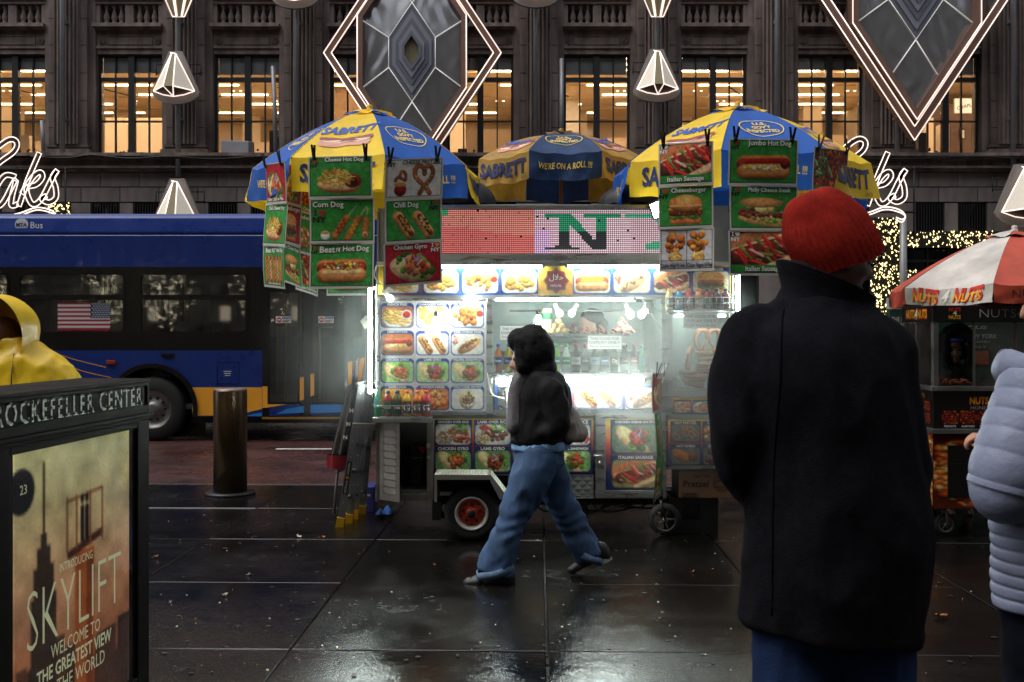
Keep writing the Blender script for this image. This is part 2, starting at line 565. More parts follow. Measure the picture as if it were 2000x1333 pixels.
def food(p, k, x=0.0, y=0.0, z=1.0):
 """paint dish k in a box of p.asp x 1, moved by x, y and scaled by z about the middle"""
 A = p.asp
 def X(a): return A * 0.5 + (a - 0.5) * A * z + x
 def Y(b): return 0.5 + (b - 0.5) * z + y
 q = z
 def sq(x0, y0, x1, y1, n, amp, r, col):
  pts = []
  for i in range(n * 4 + 1):
   t = i / (n * 4)
   o = amp * math.sin(i * math.pi / 2)
   dx, dy = x1 - x0, y1 - y0
   l = math.hypot(dx, dy) + 1e-9
   pts.append((x0 + dx * t - dy / l * o, y0 + dy * t + dx / l * o))
  p.line(pts, r, col)
 if k == 'cheesedog':
  p.ell(X(.48), Y(.72), .40 * A * q, .20 * q, .06, (176, 92, 44))
  p.ell(X(.46), Y(.66), .40 * A * q, .17 * q, .06, BUN2)
  p.ell(X(.74), Y(.55), .17 * A * q, .21 * q, .1, (120, 40, 20), .6)
  p.ell(X(.77), Y(.57), .07 * A * q, .11 * q, .1, (60, 20, 12), .3)
  p.strips(150, X(.42), Y(.45), .34 * A * q, .22 * q, .05, .07 * q, .013 * q, [(236, 184, 76), (224, 150, 52), (250, 214, 120), (200, 120, 44)])
 elif k == 'corndog':
  for (a, b, c, d, e) in ((.30, .86, .52, .36, .10), (.55, .92, .74, .38, .105), (.87, .86, .89, .42, .10)):
   p.cap(X(c), Y(d), X(c + (c - a) * .75 + .02), Y(d - .34), .012 * q, (214, 190, 150), .1)
   p.cap(X(a), Y(b), X(c), Y(d), e * q, (166, 104, 48), .6)
  sq(X(.34), Y(.76), X(.50), Y(.40), 3, .045 * q, .018 * q, KETCH)
  sq(X(.59), Y(.80), X(.72), Y(.42), 3, .05 * q, .018 * q, MUST)
  p.ell(X(.87), Y(.84), .075 * q, .095 * q, 0, (222, 176, 130), .3)
  p.ell(X(.87), Y(.85), .05 * q, .07 * q, 0, (150, 90, 70), .3)
  p.ell(X(.12), Y(.84), .13 * q, .13 * q, 0, (238, 238, 234), .3)
  p.ell(X(.12), Y(.77), .12 * q, .045 * q, 0, (200, 150, 60), .2)
 elif k in ('hotdog', 'besthotdog', 'jumbo'):
  if k != 'hotdog':
   p.ell(X(.5), Y(.88), .42 * A * q, .07 * q, 0, (30, 60, 26), .2, .6)
  p.cap(X(.16), Y(.46), X(.84), Y(.44), .20 * q, (190, 116, 58), .45)
  p.cap(X(.13), Y(.50), X(.87), Y(.47), .15 * q, SAUS, .9)
  p.cap(X(.17), Y(.70), X(.83), Y(.68), .20 * q, (200, 126, 66), .6)
  p.cap(X(.17), Y(.62), X(.83), Y(.60), .07 * q, BUN2, .3)
  if k == 'besthotdog':
   p.blobs(90, X(.5), Y(.44), .36 * A * q, .09 * q, 0, .04 * q, [(150, 90, 40), (220, 180, 60), (236, 230, 210), (120, 60, 30), KETCH, (110, 120, 40)])
  elif k == 'jumbo':
   p.cap(X(.2), Y(.42), X(.78), Y(.40), .05 * q, KETCH, .5)
   p.blobs(50, X(.47), Y(.58), .33 * A * q, .06 * q, 0, .035 * q, [MUST, (236, 200, 90), (242, 236, 220)])
   p.ell(X(.87), Y(.47), .08 * A * q, .15 * q, 0, (110, 30, 24), 1.0)
  else:
   sq(X(.18), Y(.44), X(.82), Y(.42), 8, .05 * q, .022 * q, MUST)
 elif k == 'chilidogs':
  for dx in (0, .42):
   p.cap(X(.16 + dx), Y(.30), X(.40 + dx), Y(.80), .165 * q, BUN, .6)
   p.cap(X(.20 + dx), Y(.27), X(.45 + dx), Y(.76), .09 * q, BUN2, .3)
   p.cap(X(.20 + dx), Y(.30), X(.44 + dx), Y(.80), .075 * q, (110, 44, 26), .6)
   p.blobs(34, X(.31 + dx), Y(.50), .07 * A * q, .25 * q, -.4, .034 * q, [(84, 48, 30), (120, 70, 40), (240, 236, 226), (110, 60, 30)])
   sq(X(.22 + dx), Y(.32), X(.42 + dx), Y(.74), 4, .04 * q, .015 * q, MUST)
 elif k == 'chilicheese':
  p.ell(X(.55), Y(.60), .40 * A * q, .20 * q, -.55, BUN, .5)
  p.ell(X(.52), Y(.52), .38 * A * q, .15 * q, -.55, BUN2, .4)
  p.blobs(70, X(.53), Y(.52), .36 * A * q, .08 * q, -.55, .045 * q, [(130, 66, 34), (100, 52, 30), (170, 100, 50), (236, 200, 120)])
  p.blobs(10, X(.14), Y(.35), .10 * A * q, .2 * q, 0, .07 * q, [TOM, (220, 160, 130)])
 elif k in ('gyro', 'gyrored', 'lambgyro', 'falafel'):
  if k == 'gyrored':
   p.ell(X(.48), Y(.60), .45 * A * q, .34 * q, .28, PITA, .5)
   cx, cy, rx, ry, ro = X(.55), Y(.50), .36 * A * q, .27 * q, .3
  else:
   p.ell(X(.34), Y(.52), .17 * A * q, .50 * q, -.75, PITA, .5)
   p.ell(X(.60), Y(.80), .30 * A * q, .16 * q, .55, PITA, .4)
   cx, cy, rx, ry, ro = X(.60), Y(.52), .25 * A * q, .34 * q, -.45
  p.blobs(26, cx, cy, rx * 1.1, ry * 1.05, ro, .09 * q, [LET, LET2, (50, 96, 34)])
  m = {'gyro': [CHICK, (212, 134, 74), (160, 84, 44)], 'gyrored': [(206, 116, 62), (222, 140, 90), (170, 84, 44)], 'lambgyro': [MEAT, (130, 70, 44), TOM], 'falafel': [(150, 84, 36), (120, 66, 30)]}[k]
  p.blobs(24, cx, cy + .03, rx * .72, ry * .75, ro, .10 * q, m, .7)
  p.blobs(7, cx, cy - .06, rx * .8, ry * .8, ro, .06 * q, [TOM, (214, 80, 60)])
  if k in ('lambgyro', 'gyrored'): p.strips(7, cx - .05, cy - .16, rx * .5, ry * .4, ro, .10 * q, .018 * q, [ONI, (190, 140, 180), (230, 210, 226)])
 elif k in ('fries', 'nuggets', 'wings'):
  p.ell(X(.5), Y(.68), .46 * A * q, .34 * q, .05, (238, 232, 220), .1)
  if k == 'fries':
   p.strips(90, X(.46), Y(.56), .38 * A * q, .30 * q, .1, .18 * q, .025 * q, [FRY, (238, 196, 110), (206, 150, 66)], .35)
   p.ell(X(.80), Y(.44), .22 * q, .21 * q, 0, (236, 236, 230), .2)
   p.ell(X(.80), Y(.43), .17 * q, .15 * q, 0, (178, 34, 24), .4)
  elif k == 'nuggets':
   p.strips(30, X(.5), Y(.22), .40 * A * q, .12 * q, 0, .15 * q, .025 * q, [FRY, (240, 204, 120)])
   p.blobs(20, X(.5), Y(.56), .36 * A * q, .26 * q, 0, .135 * q, [(206, 140, 62), (220, 160, 84), (188, 120, 50)], .8, .75)
  else:
   p.strips(20, X(.65), Y(.20), .28 * A * q, .10 * q, 0, .15 * q, .025 * q, [FRY])
   p.blobs(24, X(.46), Y(.54), .38 * A * q, .28 * q, .1, .125 * q, [FRIED, (206, 122, 56), (160, 82, 34)], .9, .5)
   p.ell(X(.90), Y(.40), .15 * q, .13 * q, 0, (178, 40, 30), .4)
 elif k == 'kebab':
  p.blobs(46, X(.5), Y(.5), .5 * A * q, .48 * q, 0, .12 * q, [(214, 104, 44), (226, 132, 66), (190, 78, 34), (236, 170, 90)], .8, .6)
  for i in range(3): p.cap(X(.1 + .2 * i), Y(.95), X(.7 + .2 * i), Y(.1), .010, (200, 180, 140), .1)
 elif k == 'wrap':
  p.ell(X(.5), Y(.55), .25 * A * q, .40 * q, .1, (214, 180, 130), .5)
  p.ell(X(.55), Y(.58), .21 * A * q, .33 * q, .2, (240, 230, 214), .3)
  p.blobs(40, X(.53), Y(.54), .17 * A * q, .30 * q, .1, .07 * q, [(120, 70, 40), (160, 100, 56), (236, 226, 206), (96, 110, 50)])
 elif k in ('rice', 'lambrice'):
  p.ell(X(.5), Y(.55), .50 * A * q, .46 * q, 0, (232, 228, 220), .1)
  p.blobs(120, X(.25), Y(.68), .24 * A * q, .28 * q, 0, .022 * q, [(220, 150, 60), (232, 176, 80), (196, 120, 46)])
  p.blobs(30, X(.60), Y(.55), .30 * A * q, .30 * q, 0, .085 * q, [(196, 100, 40), (170, 80, 34), CHICK] if k == 'rice' else [MEAT, (110, 60, 40), (80, 44, 30)], .8)
  p.blobs(14, X(.72), Y(.24), .24 * A * q, .16 * q, 0, .08 * q, [LET, LET2])
  p.blobs(9, X(.25) if k != 'rice' else X(.8), Y(.30) if k != 'rice' else Y(.74), .16 * A * q, .14 * q, 0, .07 * q, [TOM, (206, 66, 44)])
  p.strips(5, X(.7), Y(.35), .16 * A * q, .12 * q, 0, .09 * q, .014 * q, [(180, 130, 170), (230, 220, 226)])
 elif k == 'sausage':
  p.cap(X(.02), Y(.52), X(.86), Y(.05), .22 * q, (176, 108, 66), .5)
  p.cap(X(.08), Y(.60), X(.9), Y(.20), .10 * q, (222, 190, 150), .3)
  p.cap(X(.16), Y(.66), X(.86), Y(.36), .17 * q, (96, 40, 30), .6)
  p.strips(34, X(.55), Y(.52), .38 * A * q, .22 * q, -.35, .13 * q, .034 * q, [(196, 48, 40), (214, 70, 54), (160, 36, 30), (120, 126, 60), (220, 170, 150)], .6, .7)
  p.cap(X(.50), Y(.96), X(1.02), Y(.62), .10 * q, (222, 176, 130), .5)
 elif k == 'burger':
  p.cap(X(.22), Y(.84), X(.78), Y(.84), .11 * q, (200, 112, 60), .4)
  p.blobs(40, X(.5), Y(.72), .38 * A * q, .06 * q, 0, .07 * q, [LET, (90, 140, 50), LET2])
  p.cap(X(.18), Y(.60), X(.82), Y(.60), .095 * q, (112, 52, 34), .5)
  p.blobs(40, X(.5), Y(.62), .36 * A * q, .08 * q, 0, .045 * q, [(120, 58, 38), (86, 40, 28)])
  p.cap(X(.14), Y(.49), X(.84), Y(.50), .035 * q, (232, 160, 50), .2)
  p.cap(X(.26), Y(.43), X(.72), Y(.43), .05 * q, (150, 70, 90), .4)
  p.cap(X(.36), Y(.42), X(.52), Y(.42), .05 * q, (206, 90, 40), .3)
  p.ell(X(.5), Y(.34), .38 * A * q, .27 * q, 0, (214, 130, 66), .75)
  p.cap(X(.16), Y(.395), X(.84), Y(.395), .035 * q, (226, 170, 110), .2)
  p.blobs(30, X(.5), Y(.24), .26 * A * q, .11 * q, 0, .014 * q, [(246, 226, 180)], 0)
 elif k == 'philly':
  p.ell(X(.48), Y(.78), .44 * A * q, .16 * q, .16, (214, 158, 96), .5)
  p.blobs(80, X(.48), Y(.60), .42 * A * q, .15 * q, .08, .062 * q, [MEAT, (120, 76, 50), (80, 44, 32), (150, 40, 40), (160, 120, 80)], .7)
  p.blobs(12, X(.5), Y(.44), .32 * A * q, .08 * q, .06, .10 * q, [(240, 216, 150), (230, 196, 120)], .4)
  p.ell(X(.46), Y(.28), .40 * A * q, .14 * q, .0, (206, 146, 84), .6)
  p.blobs(10, X(.62), Y(.78), .26 * A * q, .06 * q, .1, .05 * q, [LET2, LET])
 elif k == 'pretzel':
  B, D = (150, 84, 40), (120, 60, 28)
  c = [(.60, .93), (.70, .72), (.86, .42), (.88, .20), (.80, .07), (.71, .16), (.70, .32), (.69, .16), (.58, .07), (.50, .20), (.53, .45), (.72, .72), (.82, .93)]
  pts = [(X(a), Y(b)) for a, b in spline(c, 5)]
  p.line(pts, .070 * q, B, .5)
  p.blobs(60, X(.69), Y(.48), .19 * A * q, .44 * q, 0, .010 * q, [(246, 226, 190)], 0)
  p.ell(X(.20), Y(.80), .165 * q * 1.1, .20 * q, 0, (120, 26, 26), .6)
  p.ell(X(.20), Y(.64), .18 * q, .075 * q, 0, (206, 130, 60), .3)
  p.line([(X(a), Y(b)) for a, b in spline([(.10, .52), (.14, .40), (.24, .46), (.30, .50), (.30, .30), (.22, .22), (.18, .42)], 5)], .042 * q, B, .5)
 elif k == 'platter':
  for dx, cols in ((0, [FRIED, (170, 92, 44), (200, 120, 70)]), (.5, [(190, 110, 40), (214, 140, 60), (160, 84, 30)])):
   p.blobs(26, X(.25 + dx), Y(.36), .17 * A * q, .26 * q, 0, .105 * q, cols, .9, .5)
   p.ell(X(.25 + dx), Y(.80), .15 * A * q, .17 * q, 0, (196, 130, 60), .3)
   p.strips(34, X(.25 + dx), Y(.76), .13 * A * q, .14 * q, 0, .07 * q, .015 * q, [FRY, (240, 206, 130), (206, 150, 70)])
 elif k == 'overrice':
  p.blobs(200, X(.5), Y(.5), .6 * A * q, .6 * q, 0, .06 * q, [(150, 62, 22), (120, 40, 18), (176, 84, 30), (90, 30, 16)], .6)
  p.strips(16, X(.25), Y(.35), .22 * A * q, .30 * q, 0, .14 * q, .03 * q, [(96, 130, 60), (150, 170, 110), (60, 90, 40)])
 elif k == 'sandwich':
  p.ell(X(.45), Y(.60), .40 * A * q, .33 * q, -.3, (160, 100, 50), .5)
  p.blobs(30, X(.6), Y(.6), .3 * A * q, .25 * q, 0, .08 * q, [TOM, LET, (200, 160, 110)])
 elif k == 'pretzels':
  for i in range(9):
   a, b = X(.15 + .7 * p.r.rand()), Y(.2 + .6 * p.r.rand())
   p.line([(a + .16 * q * math.cos(t * .7), b + .15 * q * math.sin(t * .7 + .4)) for t in range(10)], .045 * q, (176, 120, 76), .5)
 elif k == 'knish':
  p.cap(X(.22), Y(.42), X(.50), Y(.60), .26 * q, (190, 110, 40), .4)
  p.ell(X(.76), Y(.55), .24 * q, .28 * q, 0, (130, 76, 44), .5)
 elif k == 'chestnuts':
  p.blobs(26, X(.5), Y(.5), .46 * A * q, .42 * q, 0, .14 * q, [(90, 50, 34), (70, 36, 26), (206, 170, 130)], .8)
 elif k == 'nuts':
  p.blobs(110, X(.5), Y(.5), .6 * A * q, .62 * q, 0, .10 * q, [(130, 44, 24), (100, 30, 18), (160, 66, 34), (76, 22, 14)], .9, .7)
 return p
PICS = {}
def menu_tile(kind, head, bg=(236, 232, 224), w=46, h=34, blue=(20, 62, 150), white=(244, 244, 240), bgs=None, mt=0.13):
 """small rounded menu photograph with a blue rim and a heading strip"""
 key = ('tile', kind, bg, w, h, blue, white)
 if key not in PICS:
  p = Pic(w, h, bg, len(PICS))
  if bgs: p.soft(9, bgs)
  food(p, kind, 0, .03, .92)
  p.frame(.045, .16, blue, white, mt)
  PICS[key] = p.out()
 return PICS[key]
GREENS = [(150, 196, 110), (196, 220, 160), (110, 160, 70)]
# ================================================================== THE SETTING
# wet paving, read in world space so that no two slabs look alike
def wet_ground(name, col, broom=True, lo=0.10, hi=0.42, var=0.5):
 m = bpy.data.materials.new(name)
 m.use_nodes = True
 nt = m.node_tree
 L = nt.links.new
 b = nt.nodes['Principled BSDF']
 g = nt.nodes.new('ShaderNodeNewGeometry')
 def noise(sc, det, scale=(1, 1, 1), rough=0.6):
  mp = nt.nodes.new('ShaderNodeMapping')
  mp.inputs['Scale'].default_value = scale
  L(g.outputs['Position'], mp.inputs['Vector'])
  n = nt.nodes.new('ShaderNodeTexNoise')
  n.inputs['Scale'].default_value = sc
  n.inputs['Detail'].default_value = det
  n.inputs['Roughness'].default_value = rough
  L(mp.outputs[0], n.inputs['Vector'])
  return n.outputs['Fac']
 def rng(src, a, c, d, e):
  r = nt.nodes.new('ShaderNodeMapRange')
  for k, v in zip(('From Min', 'From Max', 'To Min', 'To Max'), (a, c, d, e)): r.inputs[k].default_value = v
  L(src, r.inputs['Value'])
  return r.outputs[0]
 def mul(a, c):
  q = nt.nodes.new('ShaderNodeMath')
  q.operation = 'MULTIPLY'
  L(a, q.inputs[0])
  L(c, q.inputs[1])
  return q.outputs[0]
 big, fine = noise(1.3, 7), noise(42, 5)
 speck = noise(190, 2)
 v = mul(rng(big, .3, .7, 1 - var, 1 + var), rng(fine, .3, .7, .75, 1.25))
 v = mul(v, rng(speck, .68, .74, 1.0, 3.0))
 sc = nt.nodes.new('ShaderNodeVectorMath')
 sc.operation = 'SCALE'
 sc.inputs[0].default_value = col
 L(v, sc.inputs['Scale'])
 L(sc.outputs[0], b.inputs['Base Color'])
 puddle = noise(0.8, 2.5, (1, 1.5, 1), .5)
 rq = nt.nodes.new('ShaderNodeMath')
 rq.operation = 'ADD'
 rq.use_clamp = True
 L(rng(puddle, .28, .72, lo, hi), rq.inputs[0])
 L(rng(noise(7, 5), .35, .65, -.05, .09), rq.inputs[1])
 L(rq.outputs[0], b.inputs['Roughness'])
 h = noise(110, 3, (1, .25, 1) if broom else (1, 1, 1), .7)
 h2 = noise(13, 4)
 ad = nt.nodes.new('ShaderNodeMath')
 ad.operation = 'ADD'
 L(mul(h, rng(puddle, .32, .62, .35, 1.6)), ad.inputs[0])
 L(rng(h2, 0, 1, 0, .8), ad.inputs[1])
 bp = nt.nodes.new('ShaderNodeBump')
 bp.inputs['Strength'].default_value = 0.75
 bp.inputs['Distance'].default_value = 0.0022
 L(ad.outputs[0], bp.inputs['Height'])
 L(bp.outputs[0], b.inputs['Normal'])
 b.inputs['Specular IOR Level'].default_value = 0.5
 return m
slab_m = wet_ground('wet_concrete', S(17, 16, 15), lo=.03, hi=.24)
joint_m = wet_ground('wet_joint', S(26, 25, 24), False, .2, .5)
road_m = wet_ground('wet_bus_lane', S(66, 42, 40), False, .16, .42)
asphalt_m = wet_ground('wet_asphalt', S(40, 40, 41), False, .14, .40)
kerb_m = wet_ground('wet_kerb_stone', S(70, 67, 62), False, .2, .45)
SW_A = R(-1.5)
def G(u, v, z=0.0):
 """paving grid to world"""
 return (-1.03 + u * math.cos(SW_A) - v * math.sin(SW_A), 7.5 + u * math.sin(SW_A) + v * math.cos(SW_A), z)
mb = MB(joint_m)
mb.add([G(-16, -12, -.016), G(20, -12, -.016), G(20, 2.58, -.016), G(-16, 2.58, -.016), G(-16, -12, -.3), G(20, -12, -.3), G(20, 2.58, -.3), G(-16, 2.58, -.3)],
       [(0, 1, 2, 3), (7, 6, 5, 4), (0, 4, 5, 1), (1, 5, 6, 2), (2, 6, 7, 3), (3, 7, 4, 0)])
sidewalk = mb.build('sidewalk', kind='structure', label='wet dark concrete sidewalk laid in square slabs', org=(0, 0, 0))
def slab_mesh(a, b):
 m_ = MB(slab_m)
 t, e = 0.055, 0.004
 q = []
 for z, k in ((-t, 0), (-e, 0), (0, e)):
  q += [(k, k, z), (a - k, k, z), (a - k, b - k, z), (k, b - k, z)]
 f = [(8, 9, 10, 11)]
 for o in (0, 4):
  for i in range(4): f.append((o + i, o + (i + 1) % 4, o + 4 + (i + 1) % 4, o + 4 + i))
 return m_.add(q, f).mesh('paving_slab')
slab = slab_mesh(1.258, 1.285)
rnd = random.Random(4)
for j in range(-6, 2):
 for i in range(-5, 7):
  o = link('paving_slab', slab, sidewalk, G(i * 1.27 + .006, j * 1.29 + .005, rnd.uniform(-.003, .002)))
  o.rotation_euler = (rnd.uniform(-.0016, .0016), rnd.uniform(-.0016, .0016), SW_A)
mb = MB(kerb_m)
for i in range(-7, 9):
 mb = MB(kerb_m)
 a, b = i * 2.2 + .4, i * 2.2 + 2.6 - .008
 mb.add([G(a, 2.585, .002), G(b, 2.585, .002), G(b, 2.735, -.006), G(a, 2.735, -.006), G(a, 2.585, -.3), G(b, 2.585, -.3), G(b, 2.76, -.3), G(a, 2.76, -.3)],
           [(0, 1, 2, 3), (7, 6, 5, 4), (0, 4, 5, 1), (1, 5, 6, 2), (2, 6, 7, 3), (3, 7, 4, 0)])
 if i == -7: kerb = mb.build('kerb', kind='structure', label='worn stone kerb along the bus lane', org=(0, 0, 0))
 else: mb.build('kerb_stone', kerb)
mb = MB(asphalt_m)
mb.add([(-70, -60, -.30), (70, -60, -.30), (70, 90, -.30), (-70, 90, -.30)], [(0, 1, 2, 3)])
mb.build('ground', kind='structure', label='dark ground under the street and the sidewalks')
mb = MB(asphalt_m)
mb.add([(-60, 10.0, -.124), (60, 10.0, -.124), (60, 27.2, -.124), (-60, 27.2, -.124)], [(0, 1, 2, 3)])
mb.build('road', kind='structure', label='wet asphalt avenue between the two sidewalks')
mb = MB(road_m)
mb.add([(-60, 10.05, -.118), (60, 10.05, -.118), (60, 17.3, -.118), (-60, 17.3, -.118)], [(0, 1, 2, 3)])
mb.build('bus_lane_surface', kind='structure', label='dull red painted bus lane, wet')
mb = MB(mat('worn_road_paint', S(196, 196, 190), .5, var=.35, vs=9))
for i in range(-9, 9):
 x = -3.36 + i * 2.9
 mb.add([(x, 14.12, -.113), (x + .92, 14.12, -.113), (x + .92, 14.24, -.113), (x, 14.24, -.113)], [(0, 1, 2, 3)])
mb.build('road_marking', kind='structure', label='broken white lane line in front of the bus')
mb = MB(asphalt_m, kerb_m)
mb.bb(-60, 60, 27.2, 33.5, -.3, .02, asphalt_m)
mb.bb(-60, 60, 27.05, 27.2, -.3, .02, kerb_m)
mb.build('far_sidewalk', kind='structure', label='sidewalk in front of the stone store')
# ------------------------------------------------------------------ the stone store across the avenue
FY = 34.0
def fx(px): return (px - 1000) / F * FY
def fz(py): return CZ - (py - HY) / F * FY
U = FY / F                                # metres per photograph pixel on the facade
stone = mat('sooty_stone', S(120, 106, 99), .8, var=.38, vs=.9, bump=.35, bs=14, streak=.55)
cream = mat('cream_plaster', S(226, 204, 172), .8, var=.05, vs=.5)
stone2 = mat('sooty_stone_carved', S(130, 115, 107), .8, var=.32, vs=1.4, bump=.3, bs=18, streak=.5)
block_m = mat('smooth_stone_block', S(132, 122, 117), .75, var=.22, vs=.7, bump=.2, bs=22, streak=.3)
win_metal = mat('window_iron', S(46, 45, 46), .5, .3, .2, 5)
pane_m = glass('shop_pane', (.97, .97, .97), 1.0, .03)
blind_m = mat('grey_blind', S(196, 200, 200), .7, var=.10, vs=2)
dark_glass = mat('dark_glass', S(12, 13, 14), .08, var=.2, vs=1, spec=.6)
void_m = mat('dark_recess', S(26, 25, 25), .9, var=.2)
store = thing('department_store', 'long sooty stone department store with warm lit upper windows across the avenue', 'building', (0, FY, 0))
BAYS = [24.7 + 228.3 * k for k in range(-1, 11)]
ZT, ZS = fz(105), fz(308)                 # window head and sill
org0 = Vector((0, FY, 0))
def bay(mb_, name, bays=BAYS, parent=None, **k):
 """the same piece in every bay (mesh built about px 0 = bay centre at x 0)"""
 me = mb_.mesh(name, (0, FY, 0))
 return [link(name, me, parent or store, (fx(b), FY, 0), **k) for b in bays]
def bx(mb_, p0, p1, y0, y1, q0, q1, m=None):
 """px box about a bay centre: x px p0..p1, depth y0..y1 (m, minus = towards camera), rows q0..q1"""
 mb_.bb(p0 * U, p1 * U, FY + y0, FY + y1, fz(q1), fz(q0), m)
# piers with a raised, fluted pilaster and a moulded base
PIER = [b + 114.15 for b in BAYS] + [BAYS[0] - 114.15]
mb = MB(stone)
bx(mb, -49.2, 49.2, -.06, .7, -60, 308)
bx(mb, -37, 37, -.24, -.06, -60, 286)
bx(mb, -41, 41, -.32, -.06, 286, 291)
bx(mb, -39, 39, -.28, -.06, 291, 296)
bx(mb, -46, 46, -.42, -.06, 296, 308)
nf = 6
prof = []
for i in range(nf * 8 + 1):
 t = i / (nf * 8)
 prof.append(((-23 + 46 * t) * U, -.42 + .07 * max(0, math.sin(t * nf * math.pi * 2 - math.pi / 2) * .8 + .25)))
v0 = [(x, FY + y, fz(286)) for x, y in prof] + [(x, FY + y, fz(-60)) for x, y in prof]
n_ = len(prof)
mb.add(v0, [(i, i + 1, n_ + i + 1, n_ + i) for i in range(n_ - 1)])
bx(mb, -23, -22.9, -.42, -.24, -60, 286)
bx(mb, 22.9, 23, -.42, -.24, -60, 286)
for q in (40, 92, 146, 200, 252):          # stone joints
 bx(mb, -36.9, -24, -.246, -.24, q, q + 1.2, void_m)
 bx(mb, 24, 36.9, -.246, -.24, q, q + 1.2, void_m)
bay(mb, 'pilaster', PIER)
# spandrel: head, frieze with panel, ledge, balustrade rails
mb = MB(stone2)
bx(mb, -65, 65, .06, .5, 95, 105)
bx(mb, -65, 65, -.02, .5, 91, 95)
bx(mb, -65, 65, .04, .5, 60, 91)
bx(mb, -44, 44, .0, .04, 69, 70.4)
bx(mb, -44, 44, .0, .04, 86, 87.4)
bx(mb, -44, -42.6, .0, .04, 70.4, 86)
bx(mb, 42.6, 44, .0, .04, 70.4, 86)
bx(mb, -66, 66, -.20, .5, 57, 60)
bx(mb, -67, 67, -.30, .5, 50, 57)
bx(mb, -65, 65, -.05, .35, 46, 50)
bx(mb, -65, 65, -.08, .35, 3, 9)
bx(mb, -66, 66, -.16, .35, -4, 3)
bx(mb, -8, 8, -.02, .3, 9, 46)
bx(mb, -65, -57, -.02, .3, 9, 46)
bx(mb, 57, 65, -.02, .3, 9, 46)
bx(mb, -65, 65, .62, .7, -4, 60, void_m)
bay(mb, 'spandrel')
mb = MB(stone2)
h0, h1 = fz(46), fz(9)
H = h1 - h0
bal = [(5.5, 0), (5.5, .08), (3.2, .12), (5.0, .22), (6.2, .34), (4.6, .50), (2.8, .66), (2.6, .80), (4.4, .86), (5.4, .92), (5.4, 1)]
mb.lathe([(r * U, h0 + t * H) for r, t in bal], (0, FY + .12, 0), 10)
me = mb.mesh('baluster', (0, FY, 0))
for b in BAYS[:-1]:
 for d in (-47, -32, -18, 18, 32, 47): link('baluster', me, store, (fx(b + d), FY, 0))
mb = MB(stone2)
for i in range(8):
 a = i * math.pi / 4
 mb.ball((math.cos(a) * 4.4 * U, FY + .02, fz(80) + math.sin(a) * 4.4 * U), (2.2 * U, .05, 2.2 * U), 8, k=5)
mb.ball((0, FY + .01, fz(80)), (2.4 * U, .08, 2.4 * U), 8, k=5)
mb.lathe([(7.6 * U, .05), (7.6 * U, .0), (6.6 * U, .0), (6.6 * U, .05)], (0, FY + .0, fz(80)), 16, axis='Y', caps=False)
me = mb.mesh('rosette', (0, FY, 0))
for b in BAYS:
 for d in (-54, 54): link('rosette', me, store, (fx(b + d), FY, 0))
# windows: iron frame with transom lights over eight tall panes
def frame_mesh():
 m_ = MB(win_metal)
 y0, y1 = .22, .36
 bx(m_, -65, -60, y0, y1, 105, 308)
 bx(m_, 60, 65, y0, y1, 105, 308)
 bx(m_, -60, 60, y0, y1, 105, 108.5)
 bx(m_, -60, 60, y0, y1, 304, 308)
 bx(m_, -6, 6, y0 - .06, y1, 108.5, 304)
 for a, b in ((-60, -6), (6, 60)):
  bx(m_, a, b, y0 - .02, y1, 149, 157)
  bx(m_, a, b, y0 + .03, y1, 233, 236)
  c = (a + b) / 2
  bx(m_, c - 1.3, c + 1.3, y0 + .02, y1 - .02, 108.5, 149)
  bx(m_, c - 1.3, c + 1.3, y0 + .02, y1 - .02, 157, 233)
  bx(m_, c - 1.3, c + 1.3, y0 + .02, y1 - .02, 236, 304)
 return m_.mesh('window', (0, FY, 0))
wmesh = frame_mesh()
def pane_mesh(q0, q1):
 m_ = MB(pane_m)
 bx(m_, -12.6, 12.6, .30, .308, q0, q1)
 return m_.mesh('pane', (0, FY, 0))
pm = [pane_mesh(108.5, 149), pane_mesh(157, 233), pane_mesh(236, 304)]
mb = MB(blind_m)
bx(mb, -60, 60, .40, .42, 106, 141)
blind_me = mb.mesh('blind', (0, FY, 0))
def sill_things(x):
 """display stands and a low planter with tiny lamps behind one window"""
 m_ = MB(cream, dark_metal)
 for i in range(rnd.randint(1, 3)):
  a, h = x + rnd.uniform(-.9, .9), rnd.uniform(.5, 1.5)
  m_.bb(a - .16, a + .16, FY + 1.6, FY + 2.0, fz(308), fz(308) + h, rnd.choice((cream, dark_metal)))
 m_.build('display_stand', store)
 m_ = MB(mat('sill_green', S(46, 50, 26), .8, var=.4))
 a = x + rnd.uniform(-.5, .5)
 for i in range(70): m_.ball((a + rnd.gauss(0, .22), FY + .8 + rnd.gauss(0, .06), fz(306) + abs(rnd.gauss(0, .16))), .05, 5, None, 3)
 m_.build('sill_plant', store)
for b in BAYS:
 sill_things(fx(b))
 w_ = link('window', wmesh, store, (fx(b), FY, 0))
 for d in (-46.5, -19.5, 19.5, 46.5):
  for q in pm: link('pane', q, w_, (fx(b + d), FY, 0))
 if rnd.random() < .85: link('blind', blind_me, w_, (fx(b), FY, rnd.choice((0, 0, .06, .16))))
